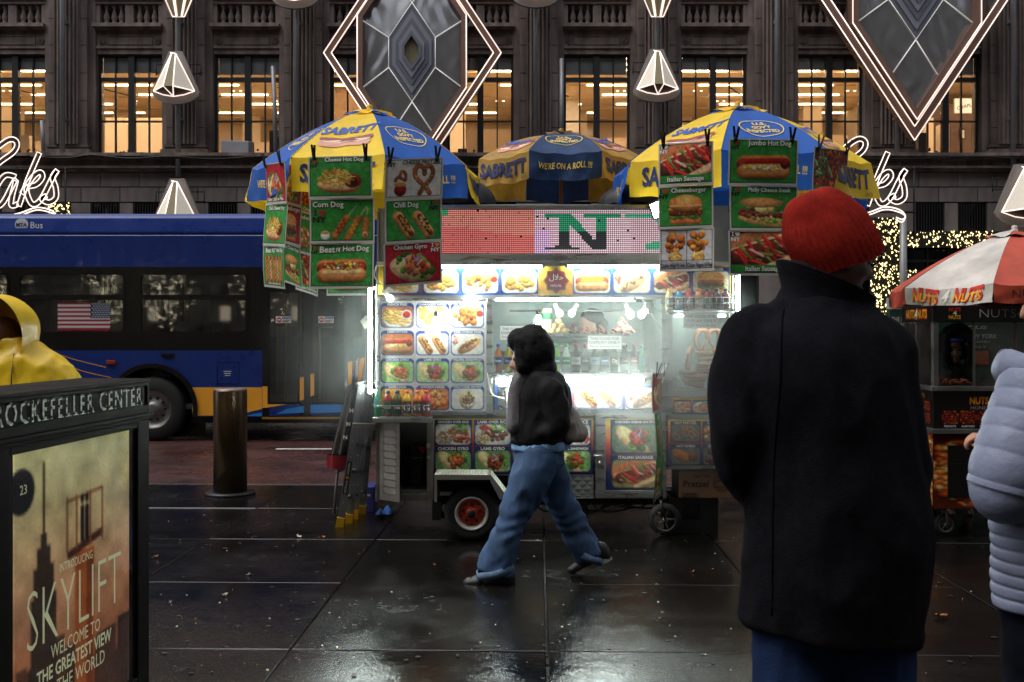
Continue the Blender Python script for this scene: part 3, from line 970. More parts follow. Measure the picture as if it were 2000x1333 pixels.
# cornice with a running scroll, rusticated courses, dark mezzanine openings, dark shopfront
mb = MB(stone2)
xl, xr = fx(-330), fx(2430)
mb.bb(xl, xr, FY - .95, FY + .7, fz(314), fz(308))
mb.bb(xl, xr, FY - .82, FY + .7, fz(318), fz(314))
mb.bb(xl, xr, FY - .60, FY + .7, fz(331), fz(318))
mb.bb(xl, xr, FY - .72, FY + .7, fz(335), fz(331))
mb.bb(xl, xr, FY - .50, FY + .7, fz(339), fz(335))
mb.build('cornice', store)
mb = MB(stone2)
i = -320.0
while i < 2420:
 pts = []
 for t in range(9):
  a = t / 8 * 5.2
  rr = (5.0 - t * .45) * U
  pts.append((fx(i) + math.cos(a + 2.6) * rr, FY - .61, fz(324.5) + math.sin(a + 2.6) * rr))
 mb.tube([(fx(i - 7), FY - .61, fz(329.5))] + pts, .016, 4)
 i += 12.5
mb.build('scroll_band', store, kind='stuff')
mb = MB(block_m)
mb.bb(0, 74 * U, FY - .28, FY + .4, fz(367), fz(340.5))
b1 = mb.mesh('stone_block', (0, FY, 0))
mb = MB(block_m)
mb.bb(0, 74 * U, FY - .28, FY + .4, fz(396.5), fz(369))
b2 = mb.mesh('stone_block', (0, FY, 0))
for i in range(-4, 32):
 for me, o in ((b1, 127), (b2, 90)):
  q = link('stone_block', me, store, (fx(o + i * 75.5 - 75), FY + rnd.uniform(-.012, .012), 0))
mb = MB(void_m)
mb.bb(xl, xr, FY - .2, FY + .6, fz(399), fz(339))
mb.bb(xl, xr, FY - .10, FY + .6, fz(456), fz(399))
mb.build('backing_wall', store)
mb = MB(block_m, win_metal, dark_glass)
for a, b in ((-114.15, -70), (-12.5, 12.5), (70, 114.15)): bx(mb, a, b, -.28, .0, 399, 456)
bx(mb, -114, 114, -.34, -.1, 456, 464)
bay(mb, 'mezzanine_pier')
mb = MB(win_metal, dark_glass)
bx(mb, -28.6, 28.6, -.13, -.11, 399, 456, dark_glass)
for i in range(-5, 6): bx(mb, i * 5.2 - .7, i * 5.2 + .7, -.24, -.20, 399, 456, win_metal)
me = mb.mesh('mezzanine_window', (0, FY, 0))
for b in BAYS:
 for d in (-41.3, 41.3): link('mezzanine_window', me, store, (fx(b + d), FY, 0))
mb = MB(win_metal, dark_glass, block_m)
bx(mb, -86, 86, -.04, .0, 464, 740, dark_glass)
bx(mb, -114.15, -86, -.30, .0, 464, 740, block_m)
bx(mb, 86, 114.15, -.30, .0, 464, 740, block_m)
for q in (-86, -44, -2, 40, 83): bx(mb, q, q + 3, -.12, -.04, 464, 735, win_metal)
bx(mb, -83, 83, -.13, -.04, 508, 513, win_metal)
bay(mb, 'shop_window')
mb = MB(stone)
mb.bb(xl, xr, FY + .0, FY + .8, fz(-60), 24)
mb.build('upper_wall', store)
# warm sales floor behind the windows
cream = mat('cream_plaster', S(226, 204, 172), .8, var=.05, vs=.5)
floor_m = mat('pale_shop_floor', S(216, 198, 168), .5, var=.08, vs=.8)
strip_m = mat('ceiling_strip_lamp', (1, .85, .6), .5, emit=(1, .78, .50), estr=7, var=0)
walnut = mat('walnut_panel', S(96, 66, 44), .5, var=.25, vs=2, stretch=(1, 1, 4))
ZC, ZF, YB = 11.25, 7.35, 46.5
mb = MB(cream)
mb.bb(xl, xr, FY + .7, YB + .2, ZC, ZC + .2)
mb.bb(xl, xr, YB, YB + .2, ZF, ZC)
mb.bb(xl - .2, xl, FY + .7, YB, ZF, ZC)
mb.bb(xr, xr + .2, FY + .7, YB, ZF, ZC)
for i, q in enumerate((-60, 160, 420, 660, 1120, 1350, 1600)):   # columns and partitions deep in the room
 mb.bb(fx(q) * 1.2, fx(q) * 1.2 + .8, 43.0 + (i % 3), 43.8 + (i % 3), ZF, ZC)
mb.bb(fx(1770) * 1.1, fx(1770) * 1.1 + .3, 36.5, YB, ZF, ZC)
for q in range(5):                         # shallow coffers
 mb.bb(xl, xr, 37.2 + q * 2, 37.4 + q * 2, ZC - .06, ZC)
mb.build('sales_floor_room', store)
wall_w = mat('white_partition', S(236, 226, 208), .8, var=.06)
wall_d = mat('tan_partition', S(150, 118, 84), .7, var=.15)
for i in range(16):
 a, d, w_, h = xl + 4 + i * (xr - xl - 8) / 15 + rnd.uniform(-1, 1), rnd.uniform(38.5, 45.5), rnd.uniform(.5, 1.7), rnd.choice((ZC - .01, ZC - .7, ZC - 1.4))
 mb = MB(rnd.choice((wall_w, cream, cream, wall_d)))
 mb.bb(a - w_, a + w_, d, d + .3, ZF, h)
 mb.build('partition_wall', store)
mb = MB(floor_m)
mb.bb(xl, xr, FY + .45, YB, ZF - .2, ZF)
mb.build('sales_floor', store)
mb = MB(walnut)
mb.bb(fx(1785) * 1.1, xr, 40.4, 40.7, ZF, ZC - .5)
mb.build('panelled_wall', store)
mb = MB(strip_m)
mb.bb(-.95, .95, -.03, .03, -.05, 0)
me = mb.mesh('ceiling_lamp_or_fill')
fill_strip_m = mat('unseen_fill_lamp', (1, .85, .6), .5, emit=(1, .79, .55), estr=38, var=0)  # strong strips added unseen behind the blinds to brighten the room
mb = MB(fill_strip_m)
mb.bb(-1.2, 1.2, -.05, .05, -.05, 0)
me_f = mb.mesh('ceiling_lamp_or_fill')
for yy in (35.3, 36.1, 36.9):
 for i in range(-7, 8): link('ceiling_lamp_or_fill', me_f, store, (i * 3.4, yy, ZC - .01))
for j, yy in enumerate((39.2, 40.8, 42.5, 44.2)):
 for i in range(-7, 8):
  x = i * 3.9 + j * .75 + (0 if i % 2 else .5)
  if xl + 1 < x < xr - 1: link('ceiling_lamp_or_fill', me, store, (x, yy, ZC - .01 - .06 * 0))
spot_m = mat('downlight', (1, .9, .7), .5, emit=(1, .82, .55), estr=3, var=0, sample='NONE')
mb = MB(spot_m)
for q in (-.14, .14): mb.lathe([(.05, 0), (.05, -.03)], (q, 0, 0), 8)
me = mb.mesh('downlight')
for j, yy in enumerate((38.4, 40.2, 42.0)):
 for i in range(-8, 9): link('downlight', me, store, (i * 3.1 + j * 1.3, yy, ZC))
mb = MB(dark_metal)
mb.bb(-.03, .03, -.9, .9, -.03, 0)
me = mb.mesh('lamp_track')
for i in range(-7, 8): link('lamp_track', me, store, (i * 3.6 + 1.9, 40.4, ZC)).rotation_euler = (0, 0, -.5)
mb = MB(black_print, white_paint, walnut)
for q, (a, b, w, h) in enumerate(((1849, 255, 14, 12), (1849, 272, 14, 12), (1880, 262, 9, 18), (1905, 262, 9, 26))):
 x, z = fx(a) * 40.3 / FY, CZ - (b - HY) / F * 40.3
 mb.bb(x - w * .012, x + w * .012, 40.34, 40.39, z - h * .012, z + h * .012, black_print)
 mb.bb(x - w * .009, x + w * .009, 40.33, 40.34, z - h * .009, z + h * .009, white_paint)
mb.build('picture_frame', store)
mb = MB(white_paint, black_print)
x, z = fx(1890) * 38.5 / FY, CZ - (207 - HY) / F * 38.5
mb.bb(x - .5, x + .5, 38.5, 38.6, z - .28, z + .28, white_paint)
mb.text('CHAPLETS', .85, .2, lambda a, b: (x + a, 38.49, z + b + a * .25), black_print, bold=.01)
mb.build('hanging_sign', store)
# the office block behind the camera, which keeps the sky off this sidewalk
off_m = mat('office_limestone', S(120, 114, 106), .8, var=.2, vs=.4)
office = thing('office_building', 'tall pale stone office block behind the viewer, shading the sidewalk', 'building', (0, -14, 0))
mb = MB(off_m)
mb.bb(-130, 130, -27, -14, 0, 34)
mb.build('wall', office)
glow_pane_m = mat('added_glow_pane', (1, .9, .7), .5, emit=(1, .84, .60), estr=2.4, var=.2, vs=.3)  # small glowing panes added to mirror as lamp points in the bus glass
me2 = []
for m_ in (dark_glass, glow_pane_m):
 mb = MB(m_)
 w_ = .8 if m_ is dark_glass else .22
 mb.bb(-w_, w_, -.06, .0, 0, w_ * 2.9)
 me2.append(mb.mesh('office_window_or_glow'))
for i in range(-12, 13):
 for j in range(8): link('office_window_or_glow', me2[rnd.random() < (.75 if j == 0 else .22)], office, (i * 3.2, -13.97, 2 + j * 3.9))
# bare plaza trees wound with lamps, behind the viewer: they show in the bus windows
tl_m = mat('tree_lamp', (1, .9, .7), .5, emit=(1, .86, .6), estr=13, var=0, sample='NONE')
bark = mat('bark', S(60, 50, 42), .9, var=.3)
for i, (tx, ty) in enumerate(((-20.5, -9.5), (-17, -11), (-13.8, -9), (-10.5, -10.5), (-6.5, -11.5))):
 tr_ = thing('lit_tree', 'bare plaza tree wound with warm lamps behind the viewer, %s in the row' % ('first', 'second', 'third', 'fourth', 'last')[i], 'tree', (tx, ty, 0), 'lit plaza trees behind the viewer')
 mb, m2 = MB(bark), MB(tl_m)
 mb.tube([(tx, ty, 0), (tx + .1, ty, 1.2), (tx, ty, 2.6)], [.14, .10, .07], 7)
 mb.build('trunk', tr_)
 mb = MB(bark)
 for k in range(16):
  a, h = k * 2.4, 1.5 + .09 * k
  e = (tx + 1.3 * math.cos(a) * (1 - k * .03), ty + 1.3 * math.sin(a), h + 1.1 + rnd.random())
  mb.tube([(tx, ty, h), ((tx + e[0]) / 2, (ty + e[1]) / 2, h + .4), e], [.04, .025, .01], 5)
  for t in range(9):
   q = (t + 1) / 9
   c = [a_ + (b_ - a_) * q + rnd.gauss(0, .08) for a_, b_ in zip((tx, ty, h), e)]
   s = rnd.uniform(.02, .045)
   m2.add([(c[0] - s, c[1], c[2]), (c[0], c[1] + s, c[2]), (c[0] + s, c[1], c[2]), (c[0], c[1], c[2] + s), (c[0], c[1], c[2] - s)], [(0, 1, 3), (1, 2, 3), (0, 4, 1), (1, 4, 2)])
 mb.build('crown', tr_)
 m2.build('lamp_dot', tr_, kind='stuff')
for sx, lb in ((-1, 'left'), (1, 'right')):
 nb_ = thing('side_building', 'plain stone building next to the department store, out of sight on the %s' % lb, 'building', (sx * 78, FY, 0))
 mb = MB(stone)
 mb.bb(sx * 26, sx * 130, FY - .3, FY + 14, 0, 30)
 mb.build('wall', nb_)
 for i in range(12): link('shop_window', bpy.data.meshes['shop_window'], nb_, (sx * (31 + i * 5), FY - .32, 0))
# ------------------------------------------------------------------ light display fixed to the front
pole_m = mat('galvanised_pole', S(150, 152, 154), .5, .5, .15, 2)
POLES = [(122, 305), (348, 345), (580, 300), (814, 300), (1046, 300), (1283, 300), (1518, 300), (1752, 300), (1978, 330)]
LY = 33.3
pn = {122: 'far left, by the looping script sign', 348: 'behind two stacked pendant lamps at left', 580: 'left of the big faceted lozenge', 814: 'behind the left lozenge',
      1046: 'right of the left lozenge', 1283: 'carrying the pendant lamp above the yellow umbrella', 1518: 'between two lit windows, bare all the way down',
      1752: 'behind the right lozenge', 1978: 'at the right edge above the nut cart umbrella'}
for px, q in POLES:
 x = (px - 1000) / F * LY
 mb = MB(pole_m)
 mb.tube([(x, LY, PZ(q, LY)), (x, LY, 20)], .085, 10)
 mb.box((x, LY + .25, PZ(40, LY)), (.1, .5, .1), pole_m)
 mb.box((x, LY + .25, PZ(230, LY)), (.1, .5, .1), pole_m)
 mb.build('steel_pole', None, (x, LY, PZ(q, LY)), label='grey steel pole on the store front, ' + pn[px], cat='pole', group='steel poles up the store front')
uq = {533: 'right of a lit window at left', 1097: 'beside the window above the middle umbrella', 82: 'by the left script sign'}
for px, q0, q1, lean in ((533, 130, 300, 6), (1097, 115, 290, 0), (82, 236, 296, 3)):
 mb = MB(pole_m)
 y = 33.0
 mb.tube([P(px + lean, q1, y), P(px + lean * .6, (q0 + q1) / 2, y), P(px, q0, y)], .07, 4)
 mb.build('cover_strip', None, P(px, q1, y), label='thin upright grey strip standing ' + uq[px], cat='metal strip', group='thin grey upright strips')
plate_m = mat('lamp_plate', S(150, 142, 136), .5, .2, .1, 3)
facet_m = mat('lamp_facet', S(224, 214, 196), .6, 0, .1, 20, .2, 60, emit=(1, .9, .78), estr=.16, sample='NONE')
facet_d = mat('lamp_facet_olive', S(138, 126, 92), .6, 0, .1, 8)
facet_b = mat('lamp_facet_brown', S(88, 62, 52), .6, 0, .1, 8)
def pendant(px, py, sc, label):
 """faceted pendant lamp, apex at px, py (photo pixels)"""
 y = 32.9
 u = y / F * sc
 x0, z0 = PX(px, y), PZ(py, y)
 def q(a, b, d=0.0): return (x0 + a * u, y - d, z0 - b * u)
 root = thing('pendant_lamp', label, 'light ornament', q(0, 100), 'faceted pendant lamps on the store front')
 mb = MB(plate_m)
 outl = [(-13, 0), (13, 0), (46, 80)] + [(46 * math.cos(t * math.pi / 10), 80 + 23 * math.sin(t * math.pi / 10)) for t in range(1, 10)] + [(-46, 80)]
 mb.prism([(x0 + a * u, z0 - b * u) for a, b in outl][::-1], y - .1, y + .05)
 mb.build('back_plate', root)
 A, L, Rr, B = q(0, 8, .25), q(-40, 80, .25), q(40, 80, .25), q(0, 91, .3)
 k1, k2 = q(-11, 77, .75), q(8, 77, .75)
 bl, br = q(-40, 80, .1), q(40, 80, .1)
 a1, a2 = q(-4, 8, .3), q(4, 8, .3)
 mb = MB(facet_m)
 mb.add([a1, L, k1], [(0, 1, 2)], facet_m)
 mb.add([a2, k2, Rr], [(0, 1, 2)], facet_m)
 mb.add([a1, k1, B, k2, a2], [(0, 1, 2, 3, 4)], facet_d)
 mb.add([L, B, k1], [(0, 1, 2)], facet_b)
 mb.add([Rr, k2, B], [(0, 1, 2)], facet_b)
 mb.add([a1, bl, L, a2, br, Rr], [(0, 1, 2), (3, 5, 4)], plate_m)
 mb.build('facet_shade', root)
 mb = MB(neon)
 for pa in ((a1, L), (a2, Rr), (a1, k1, B), (a2, k2, B), (L, k1), (Rr, k2), (L, q(-20, 88, .3), B, q(20, 88, .3), Rr), (q(-7, 5, .25), a1), (q(-5, 6, .25), a2)):
  mb.tube(pa, .019, 5)
 mb.build('neon_outline', root)
 for s in (-1, 1):
  mb = MB(dark_metal)
  for b in (22, 40): mb.tube([q(s * 14, b, -.1), q(s * 44, b, -.2)], .02, 4)
  mb.tube([q(s * 44, 20, -.2), q(s * 44, 44, -.2)], .02, 4)
  mb.build('bracket', root)
pendant(345, 102, 1.0, 'whole pendant lamp between lit windows at left, under a jewel crown lamp')
pendant(348, 350, 1.08, 'pendant lamp below the scroll cornice, half hidden by the blue bus roof')
pendant(1282, 98, 1.0, 'whole pendant lamp with white neon outline, above the right food cart umbrella')
pendant(1996, 322, 1.18, 'pendant lamp cut by the right edge, above the nut cart umbrella')
pendant(578, -84, 1.0, 'pendant lamp at the top edge of the photo, left of the big lozenge')
pendant(1046, -86, 1.0, 'pendant lamp at the top edge of the photo, right of the big lozenge')
def crown(px, label):
 y = 32.9
 def q(a, b, d=0.0): return P(px + a, b, y - d)
 root = thing('crown_lamp', label, 'light ornament', q(0, 34), 'jewel crown lamps on the store front')
 mb = MB(facet_d, plate_m)
 T = [(-44, -44), (-18, -44), (18, -44), (44, -44)]
 Bt = [(-12, 32), (-5, 33), (5, 33), (12, 32)]
 D = (.15, .5, .5, .15)
 for i in range(3):
  mb.add([q(*T[i], D[i]), q(*Bt[i], D[i] * .6), q(*Bt[i + 1], D[i + 1] * .6), q(*T[i + 1], D[i + 1])], [(0, 1, 2, 3)], facet_d)
 mb.prism([(PX(px + a, y), PZ(b, y)) for a, b in ((-46, -46), (-14, 34), (14, 34), (46, -46))], y - .06, y + .05, plate_m)
 mb.build('facet_shade', root)
 mb = MB(neon)
 for i in range(4):
  mb.tube([q(*T[i], D[i] + .02), q(*Bt[i], D[i] * .6 + .02)], .02, 5)
 for i in (1, 2): mb.tube([q(T[i][0] + 5, -44, .53), q(Bt[i][0] + 2, 32, .33)], .022, 5)
 mb.tube([q(-12, 33, .2), q(12, 33, .2)], .02, 5)
 mb.build('neon_outline', root)
crown(349, 'jewel crown lamp cut by the top edge, above the left pendant lamp')
crown(1284, 'jewel crown lamp cut by the top edge, above the pendant lamp at right')
bronze = mat('bronze_band', S(128, 98, 84), .45, .3, .12, 2)
bronze_d = mat('bronze_side', S(120, 84, 46), .5, .3, .12, 2)
mirror = bpy.data.materials.new('rippled_mirror')
mirror.use_nodes = True
_n = mirror.node_tree
_b = _n.nodes['Principled BSDF']
_b.inputs['Base Color'].default_value = (.36, .36, .37, 1)
_b.inputs['Metallic'].default_value = .75
_b.inputs['Roughness'].default_value = .2
_tc = _n.nodes.new('ShaderNodeTexCoord')
_w = _n.nodes.new('ShaderNodeTexWave')
_w.inputs['Scale'].default_value = .55
_w.inputs['Distortion'].default_value = 14
_w.inputs['Detail'].default_value = 2
_w.inputs['Detail Scale'].default_value = .7
_bp = _n.nodes.new('ShaderNodeBump')
_bp.inputs['Strength'].default_value = .14
_bp.inputs['Distance'].default_value = .2
_n.links.new(_tc.outputs['Object'], _w.inputs['Vector'])
_n.links.new(_w.outputs['Fac'], _bp.inputs['Height'])
_n.links.new(_bp.outputs[0], _b.inputs['Normal'])
grey_step = mat('grey_step', S(132, 134, 144), .5, .2, .06, 2)
grey_step2 = mat('grey_step_dark', S(104, 106, 116), .5, .2, .06, 2)
cord_m = mat('white_cord_light', (.9, .9, .88), .5, emit=(1, .92, .86), estr=.35, var=0, sample='NONE')
def lozenge(cx, cy_, sc, label):
 y = 32.7
 def q(p): return (PX(cx + p[0] * sc, y), PZ(cy_ + p[1] * sc, y))
 def T(p, d): a = q(p); return (a[0], y - d, a[1])
 root = thing('lozenge_ornament', label, 'light ornament', T((0, 0), 0), 'giant faceted lozenges on the store front')
 O = [(-172, 0), (0, 260), (172, 0), (0, -260)]
 O2 = [(-157, 0), (0, 237), (157, 0), (0, -237)]
 mb = MB(bronze)
 mb.ring([q(p) for p in O], [q(p) for p in O2], y - .25, y + .1)
 mb.build('outer_band', root)
 I = [(-105, -70), (-105, 70), (0, 228), (105, 70), (105, -70), (0, -228)]
 I2 = [(-95, -66), (-95, 66), (0, 210), (95, 66), (95, -66), (0, -210)]
 mb = MB(bronze)
 mb.ring([q(p) for p in I], [q(p) for p in I2], y - .45, y + .1)
 mb.build('inner_band', root)
 mb = MB(neon)
 for P_, d in ((O, .27), (O2, .27), (I, .47)):
  for a, b in zip(P_, P_[1:] + P_[:1]): mb.tube([T(a, d), T(b, d)], .019, 5)
 mb.build('neon_outline', root)
 Cc = [(0, -95), (45, -28), (45, 30), (0, 96), (-45, 30), (-45, -28)]
 fac = [[(-95, -66), (0, -210), (0, -95), (-45, -28)], [(-95, 66), (-95, -66), (-45, -28), (-45, 30)], [(0, 210), (-95, 66), (-45, 30), (0, 96)],
           [(95, 66), (0, 210), (0, 96), (45, 30)], [(95, -66), (95, 66), (45, 30), (45, -28)], [(0, -210), (95, -66), (45, -28), (0, -95)]]
 for i, f_ in enumerate(fac):
  mb = MB(mirror)
  dd = [.22, .22, .34, .34]
  vs = [T(p, d) for p, d in zip(f_, dd)] + [T(p, -.05) for p in f_]
  mb.add(vs, [(0, 1, 2, 3), (7, 6, 5, 4), (0, 4, 5, 1), (1, 5, 6, 2), (2, 6, 7, 3), (3, 7, 4, 0)])
  mb.build('mirror_facet', root)
 mb = MB(grey_step)
 ks = [1, .84, .68, .54, .40]
 for i, k in enumerate(ks):
  k2 = ks[i + 1] if i + 1 < len(ks) else .30
  mb.ring([q((a * k, b * k)) for a, b in Cc], [q((a * k2 + 0, b * k2)) for a, b in Cc], y - .37 - .05 * i, y - .25, grey_step if i % 2 else grey_step2)
 mb.prism([q((a * .31, b * .31)) for a, b in Cc][::-1], y - .40, y - .3, facet_d)
 mb.build('stepped_centre', root)
 mb = MB(cord_m)
 for a, b in (((-45, -28), (-95, -62)), ((-45, 30), (-95, 66)), ((45, -28), (95, -62)), ((45, 30), (95, 66)), ((0, 96), (-38, 152)), ((0, 96), (38, 152)), ((0, -95), (-38, -152)), ((0, -95), (38, -152))):
  mb.tube([T(a, .36), T(b, .26)], .018, 4)
 for a, b in zip(Cc, Cc[1:] + Cc[:1]): mb.tube([T(a, .39), T(b, .39)], .012, 4)
 mb.build('divider', root)
lozenge(807, 108, 1.0, 'left giant lozenge of dark rippled mirror in neon bands, behind the left yellow umbrella')
lozenge(1780, -29, 1.18, 'right giant lozenge pointing down over the stone store, cut by the top edge')
# script sign: "Saks" in double neon line
sequin = mat('sequin_fill', S(90, 84, 84), .25, .7, .9, 60)
def script_sign(dx, dy, label):
 y = 31.6
 def q(p, d=0.0): return P(p[0] + dx, p[1] + dy, y - d)
 strokes = [
  [(1560, 352), (1572, 380), (1600, 372), (1650, 322), (1684, 296), (1690, 278), (1676, 272), (1650, 290), (1610, 330), (1608, 350), (1632, 366), (1640, 388), (1622, 402), (1596, 398)],
  [(1688, 345), (1668, 342), (1652, 362), (1644, 390), (1650, 402), (1664, 394), (1688, 350), (1680, 385), (1680, 401), (1692, 398)],
  [(1734, 298), (1712, 350), (1694, 402)],
  [(1700, 378), (1722, 345), (1736, 336), (1740, 346), (1728, 360), (1710, 366), (1712, 384), (1722, 399), (1738, 388), (1758, 350), (1769, 332)],
  [(1769, 332), (1760, 346), (1766, 366), (1766, 386), (1752, 395), (1739, 388), (1748, 382)],
 ]
 root = thing('script_sign', label, 'neon sign', q((1700, 420)), 'neon script signs on the store front')
 nm = ('letter', 'letter', 'letter', 'letter', 'letter')
 for st, n_ in zip(strokes, nm):
  pts = spline(st, 5)
  lf, rt = [], []
  for i, p in enumerate(pts):
   a, b = pts[max(i - 1, 0)], pts[min(i + 1, len(pts) - 1)]
   tx, ty = b[0] - a[0], b[1] - a[1]
   l = math.hypot(tx, ty) or 1
   w = 4.6
   lf.append((p[0] - ty / l * w, p[1] + tx / l * w))
   rt.append((p[0] + ty / l * w, p[1] - tx / l * w))
  mb = MB(sequin)
  k = len(pts)
  vs = [q(p, .0) for p in lf] + [q(p, .0) for p in rt] + [q(p, -.12) for p in lf] + [q(p, -.12) for p in rt]
  fs = []
  for i in range(k - 1):
   fs += [(i, k + i, k + i + 1, i + 1), (2 * k + i, 2 * k + i + 1, 3 * k + i + 1, 3 * k + i), (i, i + 1, 2 * k + i + 1, 2 * k + i), (k + i, 3 * k + i, 3 * k + i + 1, k + i + 1)]
  mb.add(vs, fs)
  o = mb.build(n_, root)
  mb = MB(neon)
  mb.tube([q(p, .04) for p in lf + rt[::-1]], .017, 5, closed=True)
  mb.build('neon_outline', o)
 mb = MB(neon)
 for d in (0, 5):
  mb.tube([q(p, .03) for p in spline([(1640, 428 + d), (1695, 416 + d), (1728, 405 + d), (1756, 410 + d), (1768, 422 + d * .2), (1762, 434 - d), (1750, 430 - d)], 5)], .022, 5)
 mb.build('underline', root)
 mb = MB(dark_metal)
 for b in (330, 415): mb.tube([q((1570, b), -.2), q((1790, b), -.2)], .03, 4)
 for a in (1590, 1690, 1785): mb.tube([q((a, 325), -.2), q((a, 470), -.2)], .03, 4)
 mb.build('support_frame', root)
script_sign(0, 0, 'neon script sign behind the red knitted hat, its last letters showing')
script_sign(-1657, 1, 'neon script sign above the left end of the bus, its last letters showing')
# odds and ends on the cornice
cover_m = mat('grey_cover', S(150, 150, 156), .7, var=.08, vs=3)
mb = MB(cover_m)
y = 33.2
mb.add([P(432, 310, y), P(486, 310, y), P(486, 276, y), P(432, 274, y), P(436, 308, y + .9), P(498, 309, y + .9), P(497, 278, y + .9), P(436, 274, y + .9)],
       [(0, 1, 2, 3), (1, 5, 6, 2), (3, 2, 6, 7), (5, 4, 7, 6), (4, 0, 3, 7), (0, 4, 5, 1)])
mb.build('covered_box', None, P(460, 310, y), bevel=.03, label='grey fabric covered box on the cornice in front of a lit window', cat='equipment box')
mb = MB(dark_metal)
mb.add([], [])
for a, b in ((238, 298), (30, 300)):
 mb.box(P(a + 20, b + 6, 33.3), (.9, .3, .16), dark_metal)
mb.build('floodlight_bank', None, P(258, 308, 33.3), label='low bank of dark floodlights lying on the cornice at left', cat='floodlight')
cab = [(60, 306), (130, 309), (180, 303), (250, 310), (330, 306), (420, 311), (510, 306), (600, 310), (700, 306), (760, 311), (900, 306), (1100, 310), (1300, 306), (1480, 310), (1600, 307), (1760, 311), (1900, 306), (1990, 310)]
mb = MB(black_plastic)
mb.tube([P(a, b, 33.05) for a, b in spline(cab, 4)], .03, 4)
mb.build('power_cable', None, P(1000, 308, 33.05), label='slack black power cable along the top of the cornice', cat='cable')
# curtains of fairy lights on the ground floor at right and one patch above the bus
fairy = mat('fairy_lamp', (1, .9, .6), .5, emit=(1, .80, .36), estr=2.6, var=0, sample='NONE')
leafy = mat('dark_net', S(20, 21, 19), .9, var=.4, vs=4)
def fairy_curtain(name, rects, label, n_, y=33.4):
 r_ = random.Random(n_)
 root = thing(name, label, 'string lights', P(rects[0][0], rects[0][3], y))
 mb = MB(leafy)
 for x0, x1, y0, y1, d in rects:
  mb.bb(PX(x0, y), PX(x1, y), y + .05, y + .09, PZ(y1, y), PZ(y0, y))
 mb.build('dark_backing', root)
 mb = MB(fairy)
 tot = sum((x1 - x0) * (y1 - y0) * d for x0, x1, y0, y1, d in rects)
 for x0, x1, y0, y1, d in rects:
  for i in range(int(n_ * (x1 - x0) * (y1 - y0) * d / tot)):
   c = P(r_.uniform(x0, x1), r_.uniform(y0, y1), y)
   s = r_.uniform(.012, .030)
   mb.add([(c[0] - s, c[1], c[2]), (c[0], c[1] - s, c[2]), (c[0] + s, c[1], c[2]), (c[0], c[1] + s, c[2]), (c[0], c[1], c[2] + s * 1.5), (c[0], c[1], c[2] - s * 1.5)],
                   [(0, 1, 4), (1, 2, 4), (2, 3, 4), (3, 0, 4), (1, 0, 5), (2, 1, 5), (3, 2, 5), (0, 3, 5)])
 mb.build('lamp_dot', root, kind='stuff')
fairy_curtain('fairy_light_curtain', [(1700, 1762, 425, 720, 1), (1764, 2100, 452, 484, 1), (1764, 1802, 528, 560, 1)], 'dense curtain of warm fairy lights left of and above the nut cart umbrella', 900)
fairy_curtain('fairy_light_patch', [(94, 137, 397, 440, 1)], 'small patch of warm fairy lights just above the bus roof at left', 110)
mb = MB(pole_m)
mb.tube([P(1764, 700, 33.1), P(1764, 428, 33.1)], .12, 8)
mb.build('scaffold_post', None, P(1764, 740, 33.1), label='grey post at the edge of the fairy light curtain', cat='post')
# ================================================================== THE BUS
BY = 15.2
def bX(px): return PX(px, BY)
def bZ(py): return PZ(py, BY)
bus_blue = mat('bus_blue', S(14, 46, 120), .3, .0, .10, 2, coat=.15, rvar=.08, spec=.35)
bus_blue2 = mat('bus_light_blue', S(40, 130, 210), .3, 0, .06, 2)
bus_gold = mat('bus_gold', S(240, 168, 48), .35, 0, .05, 2, coat=.3)
bus_black = mat('bus_black', S(11, 11, 13), .25, 0, .2, 3, spec=.3)
bus_glass = glass('bus_glass', (.72, .75, .75), 1.7, .03, film=S(160, 160, 156), filmw=.09)
grey_print = mat('grey_print', S(216, 222, 232), .5, var=.05)
yellow_rail = mat('yellow_rail', S(214, 180, 40), .4, var=.1)
bus_in = mat('bus_interior', S(60, 62, 66), .7, var=.2, vs=2)
bus = thing('city_bus', 'dark blue city bus with gold stripe stopped at the kerb, front door behind the cart', 'bus', (bX(100), BY, -.12))
RW = -.118
def arch(cx, cy_, r, a0, a1, n=16): return [(bX(cx + r * math.cos(R(a))), bZ(cy_ - r * math.sin(R(a)))) for a in np.linspace(a0, a1, n)]
WX, WY = 297, 800
mb = MB(bus_blue)
pl = [(bX(-900), bZ(685)), (bX(-900), bZ(814)), (bX(WX - 82), bZ(814))] + arch(WX, WY, 83, 190, -10, 20) + [(bX(513), bZ(814)), (bX(513), bZ(685))]
mb.prism(pl, BY, BY + .06, bus_blue)
mb.build('side_panel', bus)
mb = MB(bus_blue)
mb.bb(bX(-900), bX(512), BY, BY + .05, bZ(522), bZ(461), bus_blue)
mb.bb(bX(512), bX(772), BY, BY + .05, bZ(532), bZ(461), bus_blue)
mb.build('upper_panel', bus)
mb = MB(bus_blue)
prof = [(.02, bZ(460)), (.0, bZ(455)), (.06, bZ(424)), (.16, bZ(416)), (2.3, bZ(416)), (2.5, bZ(455)), (2.5, bZ(460))]
x0, x1 = bX(-900), bX(770)
k = len(prof)
mb.add([(x0, BY + a, b) for a, b in prof] + [(x1, BY + a, b) for a, b in prof],
       [(i, k + i, k + i + 1, i + 1) for i in range(k - 1)] + [tuple(range(k)), tuple(range(2 * k - 1, k - 1, -1))])
mb.build('roof_fairing', bus, bevel=.02)
mb = MB(bus_black)
mb.bb(bX(-900), bX(772), BY + .01, BY + .04, bZ(461.5), bZ(459.5), grey_print)
mb.build('roof_seam', bus)
